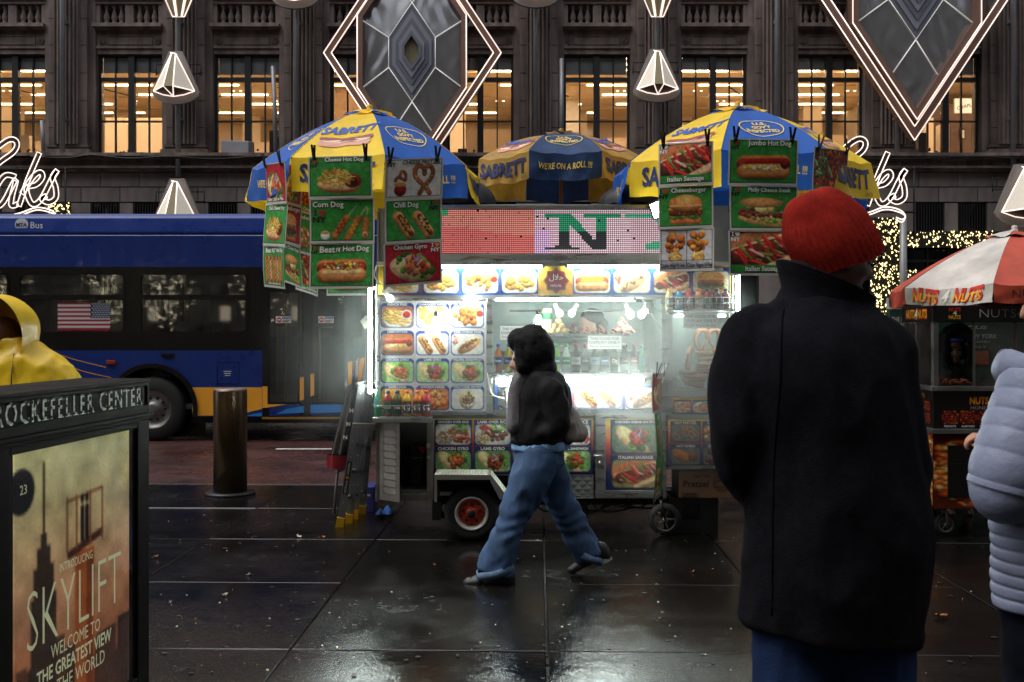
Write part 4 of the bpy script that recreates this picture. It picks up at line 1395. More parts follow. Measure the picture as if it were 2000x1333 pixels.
# hollow inside: floor, ceiling, far side
mb = MB(bus_in)
mb.bb(bX(-900), bX(772), BY + .08, BY + 2.45, bZ(800), bZ(790))
mb.bb(bX(-900), bX(772), BY + .08, BY + 2.45, bZ(505), bZ(500))
mb.bb(bX(-900), bX(772), BY + 2.45, BY + 2.5, bZ(814), bZ(660))
mb.bb(bX(-900), bX(772), BY + 2.45, BY + 2.5, bZ(540), bZ(462))
mb.bb(bX(766), bX(772), BY + .05, BY + 2.45, bZ(814), bZ(650))
mb.bb(bX(-900), bX(772), BY + 2.46, BY + 2.47, bZ(660), bZ(540), glass('tinted_far_window', (.12, .13, .13), 1, .05))
for q in range(-900, 772, 120): mb.bb(bX(q), bX(q + 14), BY + 2.44, BY + 2.5, bZ(660), bZ(540))
mb.build('interior', bus)
mb = MB(mat('bus_fill_strip', (1, 1, 1), .5, emit=(1, .95, .85), estr=1.6, var=0))  # weak strips added inside to bring out the poles and seats
for q in range(-460, 500, 110): mb.bb(bX(q), bX(q + 60), BY + 1.9, BY + 2.0, bZ(507), bZ(505))
mb.build('ceiling_lamp_or_fill', bus, kind='stuff')
for q in (164, 172, 334, 470, 538, 566):
 mb = MB(yellow_rail)
 mb.tube([(bX(q), BY + .7, bZ(790)), (bX(q), BY + .7, bZ(505))], .022, 6)
 mb.build('grab_pole', bus)
for q in (60, 130, 200, 300, 370, 440):
 mb = MB(bus_in)
 mb.bb(bX(q), bX(q + 34), BY + .35, BY + .8, bZ(735), bZ(690), mat('seat_blue', S(30, 50, 96), .7))
 mb.bb(bX(q + 30), bX(q + 37), BY + .35, BY + .8, bZ(690), bZ(628), mat('seat_blue'))
 mb.bb(bX(q + 12), bX(q + 22), BY + .5, BY + .6, bZ(790), bZ(735))
 mb.build('seat', bus, bevel=.02)
def rrect(x0, x1, z0, z1, r, n=4):
 o = []
 for cx, cz, a in ((x1 - r, z1 - r, 0), (x0 + r, z1 - r, 90), (x0 + r, z0 + r, 180), (x1 - r, z0 + r, 270)):
  for i in range(n + 1):
   t = R(a + 90 * i / n)
   o.append((cx + r * math.cos(t), cz + r * math.sin(t)))
 return o
# black window band with rounded panes
mb = MB(bus_black)
for a, b in ((-900, -700), (-500, -470), (-240, -215), (16, 37), (243, 273), (482, 513)):
 mb.bb(bX(a), bX(b), BY + .005, BY + .06, bZ(685), bZ(522))
mb.bb(bX(-900), bX(513), BY + .004, BY + .061, bZ(536), bZ(522))
mb.bb(bX(-900), bX(513), BY + .004, BY + .061, bZ(686), bZ(651))
mb.build('window_band', bus)
for a, b in ((-470, -240), (-215, 16), (37, 243), (273, 482)):
 O = rrect(bX(a) - .02, bX(b) + .02, bZ(653), bZ(533), .07)
 I = rrect(bX(a) + .02, bX(b) - .02, bZ(648), bZ(537), .06)
 mb = MB(bus_black)
 mb.ring(O[::-1], I[::-1], BY - .006, BY + .05)
 mb.bb(bX(a), bX(b), BY - .003, BY + .05, bZ(586), bZ(576))
 w_ = mb.build('window', bus)
 for q0, q1 in ((537, 576), (586, 648)):
  mb = MB(bus_glass)
  mb.bb(bX(a) + .02, bX(b) - .02, BY + .02, BY + .026, bZ(q1), bZ(q0))
  mb.build('pane', w_)
# wheel in its arch
mb = MB(rubber)
for q, z in ((WX, 0),):
 c = (bX(q), BY + .12, RW + .49)
 mb.lathe([(.30, -.12), (.44, -.13), (.49, -.09), (.49, .12), (.44, .16), (.30, .16)], c, 40, rubber, axis='Y', caps=False)
wh = mb.build('wheel', bus)
mb = MB(steel_dull)
mb.lathe([(.305, -.10), (.30, -.06), (.24, -.04), (.20, -.02), (.12, -.05), (.10, -.10), (.05, -.11), (.005, -.11)], c, 32, steel_dull, axis='Y', caps=False)
for i in range(10):
 a = i * math.pi / 5
 mb.ball((c[0] + .17 * math.cos(a), c[1] - .04, c[2] + .17 * math.sin(a)), .022, 6, dark_metal, 4)
mb.build('rim', wh)
mb = MB(bus_black)
_o, _i = arch(WX, WY, 90, 190, -10, 20), arch(WX, WY, 81, 190, -10, 20)
for a, b, c_, d in zip(_o[:-1], _o[1:], _i[1:], _i[:-1]): mb.prism([a, b, c_, d], BY - .03, BY + .04)
mb.build('wheel_arch', bus)
mb = MB(bus_black)
mb.bb(bX(WX - 84), bX(WX + 84), BY + .5, BY + .55, bZ(860), bZ(700))
mb.bb(bX(-900), bX(772), BY + .3, BY + 2.3, bZ(830), bZ(800))
mb.build('underframe', bus)
# livery: flat print 3 mm proud
def decal(name, poly, m, parent=bus, y=BY - .004):
 mb_ = MB(m)
 mb_.add([(bX(a), y, bZ(b)) for a, b in poly], [tuple(range(len(poly)))])
 return mb_.build(name, parent)
decal('gold_stripe', [(376, 757), (376, 812), (432, 812), (475, 808), (512, 799), (512, 757)], bus_gold)
decal('light_blue_stripe', [(482, 812), (512, 806), (512, 813), (482, 813)], bus_blue2)
for pts in ([(110, 690), (150, 703), (207, 717)], [(120, 706), (160, 724), (217, 737)]):
 mb = MB(bus_gold)
 pp = spline(pts, 5)
 for (a, b), (a2, b2) in zip(pp[:-1], pp[1:]): mb.add([(bX(a), BY - .004, bZ(b)), (bX(a2), BY - .004, bZ(b2)), (bX(a2), BY - .004, bZ(b2 + 1.4)), (bX(a), BY - .004, bZ(b + 1.4))], [(0, 1, 2, 3)])
 mb.build('pinstripe', bus)
mb = MB(grey_print)
c = (bX(41), BY - .012 + .03, bZ(439))
mb.lathe([(.1, 0), (.1, -.012)], (bX(41), BY + .03, bZ(439)), 28, grey_print, axis='Y', smooth=False)
mb.wtext('MTA', bX(41), BY + .013, bZ(439.5), .17, .085, mat('bus_blue_print', S(14, 36, 84), .5), bold=.03, shear=.1)
mb.wtext('Bus', bX(71), BY + .013, bZ(440), .2, .10, grey_print, bold=.012)
mb.build('operator_mark', bus)
# the roof fairing leans back, so the mark lies just in front of it
mb = MB(mat('tail_lamp_amber', S(150, 40, 20), .3))
mb.bb(bX(209), bX(227), BY - .03, BY + .0, bZ(712), bZ(704))
mb.build('marker_lamp', bus, bevel=.008)
for a, b, c_, d in ((315, 340, 690, 697), (33, 50, 690, 694)):
 mb = MB(bus_black)
 mb.bb(bX(a), bX(b), BY - .025, BY, bZ(d), bZ(c_))
 mb.build('flap_handle', bus, bevel=.006)
mb = MB(bus_black)
for a in (424, 466): mb.bb(bX(a), bX(a + 1), BY - .003, BY + .001, bZ(750), bZ(708))
for a in (708, 750): mb.bb(bX(424), bX(467), BY - .003, BY + .001, bZ(a + 1), bZ(a))
for i in range(3): mb.bb(bX(437 + i), bX(452 - i), BY - .004, BY - .002, bZ(726.5 + i * 4), bZ(725.2 + i * 4), grey_print)
mb.build('fuel_flap', bus)
# flag sticker inside the left pane
A = np.ones((27, 40, 3))
for j in range(26): A[j] = (S(150, 36, 48) if (j // 2) % 2 == 0 else S(206, 204, 204))
A[26] = A[25]
A[:15, 25:] = S(44, 54, 86)
for j in range(1, 14, 2):
 for i in range(26 + (j // 2) % 2, 40, 2): A[j, i] = S(190, 196, 204)
mb = MB(print_mat)
y_ = BY + .016
mb.picture(A, lambda u, v: (bX(112 + 102 * u), y_, bZ(646 - 54 * v)), print_mat)
mb.build('flag_sticker', bus)
# front door: two glazed leaves
mb = MB(bus_black)
for a, b in ((513, 524), (584, 586), (594, 607), (676, 690), (716, 724)): mb.bb(bX(a), bX(b), BY - .01, BY + .05, bZ(814), bZ(532))
mb.bb(bX(513), bX(724), BY - .012, BY + .052, bZ(566), bZ(530))
mb.bb(bX(724), bX(772), BY - .0, BY + .05, bZ(814), bZ(532))
mb.build('door_frame', bus)
for a, b in ((524, 584), (607, 676)):
 mb = MB(bus_black)
 mb.ring([(bX(a), bZ(566)), (bX(b), bZ(566)), (bX(b), bZ(790)), (bX(a), bZ(790))], [(bX(a + 3), bZ(572)), (bX(b - 3), bZ(572)), (bX(b - 3), bZ(786)), (bX(a + 3), bZ(786))], BY, BY + .04)
 mb.bb(bX(a), bX(b), BY + .002, BY + .04, bZ(813), bZ(788), bus_blue)
 d_ = mb.build('door_leaf', bus)
 mb = MB(bus_glass)
 mb.bb(bX(a + 3), bX(b - 3), BY + .018, BY + .024, bZ(786), bZ(572))
 mb.build('pane', d_)
 mb = MB(yellow_rail)
 mb.tube([(bX(a + 14), BY + .12, bZ(780)), (bX(a + 14), BY + .12, bZ(640)), (bX(a + 40), BY + .12, bZ(640))], .016, 6)
 mb.build('door_rail', d_)
 mb = MB(white_paint)
 x, z = bX(a + 30), bZ(625)
 mb.bb(x - .115, x + .115, BY - .006, BY - .003, z - .05, z + .05)
 mb.lathe([(.04, 0), (.04, -.004)], (x - .068, BY - .006, z), 14, mat('red_print', S(170, 36, 36), .5), axis='Y', smooth=False)
 mb.bb(x - .092, x - .044, BY - .012, BY - .010, z - .008, z + .008, white_paint)
 mb.bb(x - .02, x + .11, BY - .009, BY - .006, z + .012, z + .045, mat('blue_print', S(24, 60, 150), .5))
 mb.wtext('NOTICE', x + .045, BY - .0105, z + .028, .11, .022, white_paint, bold=.01)
 for i in range(3): mb.bb(x - .015, x + .105 - .02 * i, BY - .009, BY - .006, z - .012 - i * .012, z - .006 - i * .012, black_print)
 mb.build('notice_sticker', d_)
decal('gold_stripe', [(513, 755), (523, 755), (523, 790), (560, 790), (525, 796), (513, 797)], bus_gold, y=BY - .014)
decal('gold_stripe', [(586, 738), (594, 736), (594, 780), (586, 783)], bus_gold, y=BY - .014)
decal('gold_stripe', [(607, 731), (614, 730), (614, 772), (607, 775)], bus_gold, y=BY - .014)
decal('gold_stripe', [(680, 707), (689, 705), (687, 750), (680, 754)], bus_gold, y=BY - .014)
decal('gold_stripe', [(695, 705), (712, 698), (706, 742), (694, 752)], bus_gold, y=BY - .014)
decal('light_blue_stripe', [(607, 791), (724, 791), (724, 804), (607, 807)], bus_blue2, y=BY - .014)
decal('light_blue_stripe', [(560, 799), (594, 793), (594, 806), (540, 809)], bus_blue2, y=BY - .014)
mb = MB(mat('brass_sill', S(170, 130, 50), .35, .6))
mb.bb(bX(513), bX(724), BY - .06, BY + .05, bZ(818.5), bZ(815))
mb.build('door_sill', bus)
# ================================================================== lettered advertising kiosk
KA = Vector((-1.457, 4.0, 0))
KD = Vector((-.0802, -1.0, 0))
KN = Vector((.9968, -.08, 0))
def K(s, z, o=0.0):
 q = KA + KD * s + KN * o
 return (q.x, q.y, z)
bronze_k = mat('dark_bronze', S(17, 14, 12), .55, .0, .25, 7, .04, 60, rvar=.1, spec=.14)
def kbox(mb_, s0, s1, z0, z1, o0, o1, m=None):
 vs = [K(s, z, o) for s in (s0, s1) for z in (z0, z1) for o in (o0, o1)]
 return mb_.add(vs, [(0, 1, 3, 2), (4, 6, 7, 5), (0, 4, 5, 1), (2, 3, 7, 6), (0, 2, 6, 4), (1, 5, 7, 3)], m)
kiosk = thing('advertising_kiosk', 'dark bronze kiosk with cut out lettering above a lit skyline poster, at lower left', 'kiosk', K(.8, 0, -.14))
mb = MB(bronze_k)
kbox(mb, -.005, 1.8, 1.372, 1.386, -.29, .006)
kbox(mb, 0, 1.8, 1.24, 1.372, -.285, -.03)
kbox(mb, -.012, 1.8, 1.236, 1.250, -.30, .016)
kbox(mb, -.006, 1.8, 1.222, 1.236, -.30, .008)
mb.build('header', kiosk, bevel=.003)
mb = MB(bronze_k)
kbox(mb, .0, .10, .0, 1.222, -.28, .0)
kbox(mb, .955, 1.8, .0, 1.222, -.28, .0)
kbox(mb, .10, .955, .0, .22, -.28, .0)
kbox(mb, .10, .955, 1.195, 1.222, -.28, .0)
kbox(mb, .10, .134, .22, 1.195, -.28, -.012)
kbox(mb, .92, .955, .22, 1.195, -.28, -.012)
kbox(mb, .10, .955, .22, 1.195, -.28, -.20)
mb.build('cabinet', kiosk, bevel=.004)
glow_k = mat('kiosk_lamp_panel', (.2, .2, .18), .5, var=.5, vs=26)
mb = MB(glow_k)
kbox(mb, .0, 1.8, 1.252, 1.370, -.028, -.026)
mb.build('lamp_panel', kiosk)
# pierced front: plate cells between the letters, each letter cut by standing ribs
mb = MB(bronze_k)
kbox(mb, .0, 1.8, 1.358, 1.372, -.012, .0)
kbox(mb, .0, 1.8, 1.250, 1.281, -.012, .0)
kbox(mb, -.0, .018, 1.281, 1.358, -.012, .0)
kbox(mb, 1.02, 1.8, 1.281, 1.358, -.012, .0)
kbox(mb, .018, 1.02, 1.281, 1.358, -.024, -.018)
mb.build('pierced_plate', kiosk, bevel=.002)
mb = MB(mat('letter_glow', (.9, 1, .9), .5, emit=(.78, .9, .66), estr=.22, var=0, sample='NONE'))
for d, o, m_ in ((0.0, -.016, None), (.006, -.006, bronze_k)):
 mb.text('ROCKEFELLER CENTER', .985, .073, lambda a, b: K(.520 - a - d, 1.3195 + b + d * .6, o), m_, bold=.0 if m_ else .01, fit='both', space=1.15)
mb.build('lettering', kiosk)
_n = MATS['letter_glow'].node_tree          # light shows through three slits in every letter
_b = _n.nodes['Principled BSDF']
_b.inputs['Base Color'].default_value = (.02, .02, .02, 1)
_tc = _n.nodes.new('ShaderNodeTexCoord')
_w = _n.nodes.new('ShaderNodeTexWave')
_w.bands_direction = 'Z'
_w.inputs['Scale'].default_value = 16
_w.inputs['Distortion'].default_value = 1.2
_r = _n.nodes.new('ShaderNodeMapRange')
for k_, v_ in zip(('From Min', 'From Max', 'To Min', 'To Max'), (.70, .95, .004, .30)): _r.inputs[k_].default_value = v_
_n.links.new(_tc.outputs['Object'], _w.inputs['Vector'])
_n.links.new(_w.outputs['Fac'], _r.inputs['Value'])
_n.links.new(_r.outputs[0], _b.inputs['Emission Strength'])
sky_p = Pic(96, 124, (0, 0, 0), 3)
sky_p.grad([(186, 186, 132), (176, 158, 112), (170, 126, 92), (140, 84, 56), (70, 40, 30)], True)
A_ = sky_p.asp
rk = np.random.RandomState(11)
for i in range(30):                        # low skyline
 x, w, h = rk.rand() * A_, .02 + .03 * rk.rand(), .12 + .22 * rk.rand()
 c = np.array((66, 42, 32)) * (.6 + .6 * rk.rand())
 sky_p.put(np.maximum(np.abs(sky_p.X - x) - w, (1 - h) - sky_p.Y), c)
for w, t in ((.075, .50), (.060, .40), (.040, .335), (.018, .29), (.007, .05)):
 sky_p.put(np.maximum(np.abs(sky_p.X - A_ * .235) - w, t - sky_p.Y), (46, 34, 28))
for x0, x1, t in ((.50, .64, .40),):
 sky_p.put(np.maximum(np.abs(sky_p.X - A_ * .57) - A_ * .085, .40 - sky_p.Y), (150, 78, 36))
 sky_p.put(np.maximum(np.abs(sky_p.X - A_ * .615) - A_ * .03, .42 - sky_p.Y), (110, 52, 26))
sky_p.cap(A_ * .44, .40, A_ * .72, .36, .015, (60, 30, 22), 0)
for x in (.42, .50, .62, .73): sky_p.cap(A_ * x, .385, A_ * x, .20, .006, (110, 60, 34), 0)
sky_p.cap(A_ * .42, .21, A_ * .73, .195, .005, (110, 60, 34), 0)
for x in (.55, .59):
 sky_p.cap(A_ * x, .36, A_ * x, .25, .013, (20, 16, 16), 0)
 sky_p.ell(A_ * x, .215, .012, .016, 0, (20, 16, 16), 0)
sky_p.ell(A_ * .07, .13, .075, .075, 0, (18, 20, 26), 0)
poster_m = mat('backlit_poster', rough=.6, attr=True, emit=(1, 1, 1), estr=.56, var=.03, spec=.15)
mb = MB(poster_m)
mb.picture(sky_p.out(.02), lambda u, v: K(.92 - .786 * u, .22 + .975 * v, -.02), poster_m)
po = mb.build('skyline_poster', kiosk)
pl_m = mat('pale_poster_print', S(214, 214, 170), .4, emit=(.62, .66, .42), estr=.38, var=0, sample='NONE')
mb = MB(pl_m)
def kt(s, sc, zc, w, h, **k): mb.text(s, w, h, lambda a, b: K(sc - a, zc + b, -.0185), pl_m, **k)
kt('INTRODUCING', .53, .775, .22, .030, fit='both')
kt('SKYLIFT', .52, .645, .63, .19, fit='both', bold=-.018)
kt('WELCOME TO', .53, .508, .33, .045, fit='both')
kt('THE GREATEST VIEW', .53, .445, .50, .048, fit='both', bold=.02)
kt('IN THE WORLD', .53, .382, .40, .048, fit='both')
kt('23', .855, 1.075, .05, .03)
mb.build('poster_lettering', kiosk)
mb = MB(glass('kiosk_glass', (.97, .97, .96), .18, .08))
kbox(mb, .134, .92, .22, 1.195, -.012, -.008)
mb.build('poster_pane', kiosk)
# ================================================================== bollard
by_ = 9.6
bc = (PX(450, by_), by_, 0)
bol_m = mat('bronze_bollard', S(84, 66, 46), .30, .7, .35, 5, .06, 40, stretch=(1, 1, .25), rvar=.12)
b_ = thing('bollard', 'thick dark bronze bollard with a flat grey top in front of the bus door', 'bollard', bc)
mb = MB(bol_m)
mb.lathe([(.158, .02), (.158, .99), (.150, 1.008)], bc, 40, bol_m)
mb.build('post', b_)
mb = MB(mat('bollard_cap', S(130, 128, 130), .4, .4, .2, 9))
mb.lathe([(.152, 1.0), (.150, 1.011), (.005, 1.016)], bc, 40)
mb.build('cap', b_)
mb = MB(dark_metal)
mb.lathe([(.235, .0), (.235, .022), (.16, .028)], bc, 40)
mb.build('base_flange', b_)
# fallen leaves and litter on the slabs
leaf_m = mat('brown_leaf', S(150, 84, 34), .5, var=.4, vs=20)
pale_m = mat('litter_paper', S(190, 184, 170), .6, var=.2)
def leaf(px, py, s, label, m=leaf_m, seed=1):
 r_ = random.Random(seed)
 Y = F * CZ / (py - HY)
 x = PX(px, Y)
 a0 = r_.uniform(0, 6.28)
 mb_ = MB(m)
 k = 11
 vs = [(x, Y, .012)]
 for i in range(k):
  a = a0 + i * 2 * math.pi / k
  rr = s * (1.0 if i % 2 else .55) * r_.uniform(.8, 1.15)
  vs.append((x + rr * math.cos(a), Y + rr * .7 * math.sin(a), .006 + r_.uniform(0, .02)))
 mb_.add(vs, [(0, i + 1, (i + 1) % k + 1) for i in range(k)])
 mb_.tube([(x, Y, .012), (x + s * 1.5 * math.cos(a0), Y + s * 1.1 * math.sin(a0), .008)], .0015, 4)
 mb_.build('fallen_leaf', None, (x, Y, 0), label=label, cat='leaf', group='fallen leaves and scraps on the wet slabs')
leaf(1838, 1207, .045, 'curled orange leaf on the wet slab between the dark coat and the puffer jacket', seed=3)
leaf(1352, 1120, .018, 'small ochre leaf on the slab right of the walker', seed=5)
leaf(848, 1106, .016, 'small tan leaf on the slab left of the walker front shoe', seed=6)
leaf(585, 1050, .030, 'pale torn scrap by the slab joint near the ladder feet', pale_m, 8)
leaf(631, 1052, .026, 'reddish curled leaf just left of the ladder feet', leaf_m, 9)
leaf(304, 1091, .020, 'orange leaf on the slab beside the kiosk edge', leaf_m, 10)
leaf(489, 1125, .020, 'white paper scrap on the slab midway between kiosk and walker', pale_m, 12)
leaf(438, 1166, .022, 'pale flattened scrap on the nearest slabs right of the kiosk', pale_m, 13)
leaf(1283, 1146, .016, 'white paper scrap on the slab joint below the walker back shoe', pale_m, 14)
r_ = random.Random(77)
mb = MB(mat('gum_dark', S(12, 12, 12), .5), mat('gum_grey', S(36, 34, 32), .6))
for i in range(170):
 px, py = r_.uniform(300, 1960), 965 + 365 * r_.random() ** 1.2
 Y = F * CZ / (py - HY)
 x, s, n = PX(px, Y), r_.uniform(.006, .018), 9
 mb.add([(x + s * r_.uniform(.7, 1.2) * math.cos(k * 6.2832 / n), Y + s * r_.uniform(.7, 1.2) * math.sin(k * 6.2832 / n), .0045) for k in range(n)] + [(x, Y, .0055)], [(k, (k + 1) % n, n) for k in range(n)], r_.choice((0, 0, 1)))
mb.build('gum_spot', sidewalk, kind='stuff')
r_ = random.Random(21)
mb = MB(pale_m, leaf_m)
for i in range(260):
 px, py = r_.uniform(300, 1960), 980 + 350 * r_.random() ** 1.3
 Y = F * CZ / (py - HY)
 x, s, a = PX(px, Y), r_.uniform(.003, .009), r_.uniform(0, 6.28)
 vs = [(x + s * math.cos(a + i_ * 1.57) * (1 if i_ % 2 else .6), Y + s * math.sin(a + i_ * 1.57), r_.uniform(.002, .007)) for i_ in range(4)]
 mb.add(vs, [(0, 1, 2, 3)], pale_m if r_.random() < .5 else leaf_m)
mb.build('litter', kind='stuff', label='tiny scraps of paper and leaf crumbs scattered over the wet slabs', org=(0, 7, 0))
# ================================================================== THE FOOD CART
CY = 7.68
def cX(px): return PX(px, CY)
def cZ(py): return PZ(py, CY)
def cb(mb_, a, b, q0, q1, y0, y1, m=None):
 """box from photo columns a..b and rows q0..q1 on the cart front, y0..y1 metres behind it"""
 return mb_.bb(cX(a), cX(b), CY + y0, CY + y1, cZ(q1), cZ(q0), m)
cart = thing('food_cart', 'big brightly lit steel halal food cart covered in food pictures', 'food cart', (cX(1020), CY + .7, 0))
back_in = mat('inside_steel', S(170, 182, 178), .4, .3, .15, 3)
dirty_steel = mat('worn_door_steel', S(138, 134, 126), .42, .6, .35, 6, .1, 40, streak=.4, rvar=.15)
quilt = bpy.data.materials.new('quilted_steel')
quilt.use_nodes = True
_n = quilt.node_tree
_b = _n.nodes['Principled BSDF']
_b.inputs['Base Color'].default_value = (*S(168, 170, 168), 1)
_b.inputs['Metallic'].default_value = .8
_b.inputs['Roughness'].default_value = .34
# hull
mb = MB(steel_dull, back_in)
cb(mb, 735, 1303, 806, 822, .02, 1.3)                      # counter slab
cb(mb, 735, 845, 958, 975, .02, 1.3)                      # floor
cb(mb, 992, 1303, 958, 975, .02, 1.3)
cb(mb, 845, 992, 924, 930, .02, 1.3)
cb(mb, 735, 1432, 404, 412, .1, 1.35)                      # roof
cb(mb, 735, 1303, 412, 975, 1.28, 1.3, back_in)            # back wall
cb(mb, 735, 739, 412, 975, .03, 1.3, steel_dull)           # left end
cb(mb, 845, 848, 822, 958, .03, 1.28, steel_dull)
cb(mb, 1428, 1432, 404, 912, .05, 1.3)
cb(mb, 735, 1300, 578, 582, .03, 1.28, back_in)            # ceiling of the serving bay
cb(mb, 740, 950, 582, 808, .04, .06, steel_dull)
cb(mb, 950, 953, 582, 806, .04, 1.28, back_in)
cb(mb, 1300, 1303, 582, 975, .04, 1.28, back_in)
cb(mb, 737, 1432, 412, 520, .06, .10, steel_dull)
mb.build('hull', cart)
mb = MB(steel)
for a, b, q0, q1 in ((735, 741, 515, 818), (950, 962, 580, 808), (1292, 1305, 580, 812), (1425, 1432, 515, 640)): cb(mb, a, b, q0, q1, -.02, .03)
cb(mb, 741, 950, 580, 588, -.02, .03)
cb(mb, 741, 950, 803, 811, -.02, .03)
cb(mb, 962, 1292, 578, 584, -.015, .03)
cb(mb, 962, 1292, 730, 739, -.06, .03)
cb(mb, 962, 1300, 800, 812, -.012, .03)
cb(mb, 992, 1160, 926, 975, -.004, .03, steel)
cb(mb, 845, 992, 926, 975, .34, .36, black_plastic)
cb(mb, 738, 1432, 512, 520, -.09, .06)
cb(mb, 738, 1432, 578, 581.5, -.05, .03)
mb.build('frame_trim', cart, bevel=.004)
mb = MB(quilt)                                              # quilted steel skin with real diamond facets
def quilt_panel(a, b, q0, q1, y, st=18):
 w = st
 x = a
 i = 0
 pts = {}
 n = int((b - a) / w) + 1
 m_ = int((q1 - q0) / w) + 1
 for i in range(n):
  for j in range(m_):
   xa, xb = a + i * w, min(a + (i + 1) * w, b)
   za, zb = q0 + j * w, min(q0 + (j + 1) * w, q1)
   if xb - xa < 2 or zb - za < 2: continue
   c = (xa + xb) / 2, (za + zb) / 2
   mid = [(c[0], za), (xb, c[1]), (c[0], zb), (xa, c[1])]
   cor = [(xa, za), (xb, za), (xb, zb), (xa, zb)]
   def V(p, d): return (cX(p[0]), CY + y - d, cZ(p[1]))
   vs = [V(c, .004)] + [V(p, 0) for p in mid] + [V(p, .004) for p in cor]
   fs = []
   for k in range(4):
    fs.append((0, 1 + (k + 1) % 4, 1 + k))
    fs.append((1 + k, 1 + (k + 1) % 4, 5 + (k + 1) % 4))
   mb.add(vs, fs)
quilt_panel(994, 1158, 928, 973, -.006)
mb.build('quilted_skin', cart)
mb = MB(quilt)
quilt_panel(965, 1292, 801, 811, -.016, 10)
mb.build('quilted_skin', cart)
# --- printed menus
blue_print = mat('blue_print', S(24, 60, 150), .5)
gloss_white = mat('gloss_white_board', S(236, 236, 232), .25, coat=.4, var=.02)
def tile(parent, name, kind, head, a, b, q0, q1, y, bg=(236, 232, 224), bgs=None, blue=(20, 62, 150), white=(244, 244, 240), hs=.12, res=46, text_m=None, mt=.13):
 h_ = int(res * (q1 - q0) / (b - a))
 arr = menu_tile(kind, head, bg, res, max(h_, 20), blue, white, bgs, mt)
 m_ = MB(print_mat)
 m_.picture(arr, lambda u, v: (cX(a) + (cX(b) - cX(a)) * u, CY + y, cZ(q1) + (cZ(q0) - cZ(q1)) * v), print_mat)
 if head:
  th = (cZ(q0) - cZ(q1)) * hs
  m_.wtext(head, cX((a + b) / 2), CY + y - .002, cZ(q0) - th * .52, (cX(b) - cX(a)) * .82, th * .80, text_m or white_paint, bold=.03)
 return m_.build(name, parent)
mb = MB(gloss_white)
cb(mb, 741, 950, 588, 803, .0, .03)
board = mb.build('menu_board', cart)
menu = [('fries', 'FRENCH FRIES'), ('nuggets', 'CH.NUGGETS W/FRIES'), ('wings', 'CH. WINGS W/FRIES'), ('jumbo', 'JUMBO HOT DOG'), ('chilidogs', 'CHILI DOG'), ('chilicheese', 'CHILI CHEESE DOG'),
  ('gyro', 'CHICKEN GYRO'), ('lambgyro', 'LAMB GYRO'), ('falafel', 'FALAFEL SANDWICH'), ('corndog', 'CORN DOG'), ('kebab', 'CHICKEN KEBAB'), ('wrap', 'PHILLY STEAK ON PITA')]
bgk = {'fries': (170, 110, 80), 'jumbo': (206, 110, 50), 'gyro': (160, 200, 120), 'lambgyro': (160, 200, 120), 'falafel': (190, 206, 160), 'corndog': (236, 170, 60), 'kebab': (220, 120, 60)}
for i, (k, h_) in enumerate(menu):
 c, r = i % 3, i // 3
 a = (743, 812, 880)[c]
 q0 = (592, 646, 700, 753)[r]
 tile(board, 'menu_picture', k, h_, a, a + 66, q0, q0 + 49, -.003, bgk.get(k, (238, 234, 226)), GREENS if 'gyro' in k or k == 'falafel' else None)
# top sign band, lit from a tube above it
band = Pic(150, 12, (0, 0, 0))
band.grad([(250, 220, 70), (200, 60, 60), (40, 80, 170), (40, 80, 170), (40, 80, 170), (230, 140, 70), (250, 214, 70), (226, 120, 60), (40, 80, 170), (40, 80, 170), (40, 80, 170), (200, 80, 60), (250, 220, 70)])
mb = MB(print_mat)
mb.picture(band.out(.02), lambda u, v: (cX(738 + 690 * u), CY - .02, cZ(577 - 57 * v)), print_mat)
cb(mb, 738, 1428, 520, 577, -.019, .03, steel_dull)
sign = mb.build('sign_band', cart)
for k, h_, a, b in (('fries', 'FRENCH FRIES', 750, 820), ('nuggets', 'CHICKEN W/FRIES', 826, 898), ('wings', 'CH. WINGS W/FRIES', 901, 975), ('nuggets', 'CH.NUGGETS W/FRIES', 978, 1051), ('hotdog', 'JUMBO HOT DOG', 1119, 1193), ('chilicheese', 'CHILI CHEESE DOG', 1196, 1271), ('sausage', 'ITALIAN SAUSAGE', 1274, 1347), ('burger', 'CHEESEBURGER', 1350, 1424)):
 tile(sign, 'menu_picture', k, h_, a, b, 524, 575, -.024, (236, 220, 190), hs=.13, white=None)
mb = MB(mat('halal_maroon', S(132, 44, 48), .5), mat('halal_gold', S(206, 160, 90), .5), white_paint)
def star(cx, cz, r, m, y):
 vs = []
 for i in range(16):
  a = i * math.pi / 8
  rr = r if i % 2 == 0 else r * .80
  vs.append((cx + rr * math.cos(a), cz + rr * math.sin(a)))
 mb.prism(vs[::-1], y, y + .004, m)
hx, hz = cX(1086), cZ(549)
star(hx, hz, .105, MATS['halal_gold'], CY - .028)
star(hx, hz, .100, MATS['halal_maroon'], CY - .032)
star(hx, hz, .094, MATS['halal_gold'], CY - .034)
star(hx, hz, .091, MATS['halal_maroon'], CY - .036)
mb.wtext('\uFEDD\uFEFC\uFEA3', hx, CY - .039, hz + .022, .11, .062, white_paint, bold=.01)
mb.wtext('HALAL', hx, CY - .039, hz - .038, .085, .022, white_paint, bold=.0)
mb.build('halal_star', sign)
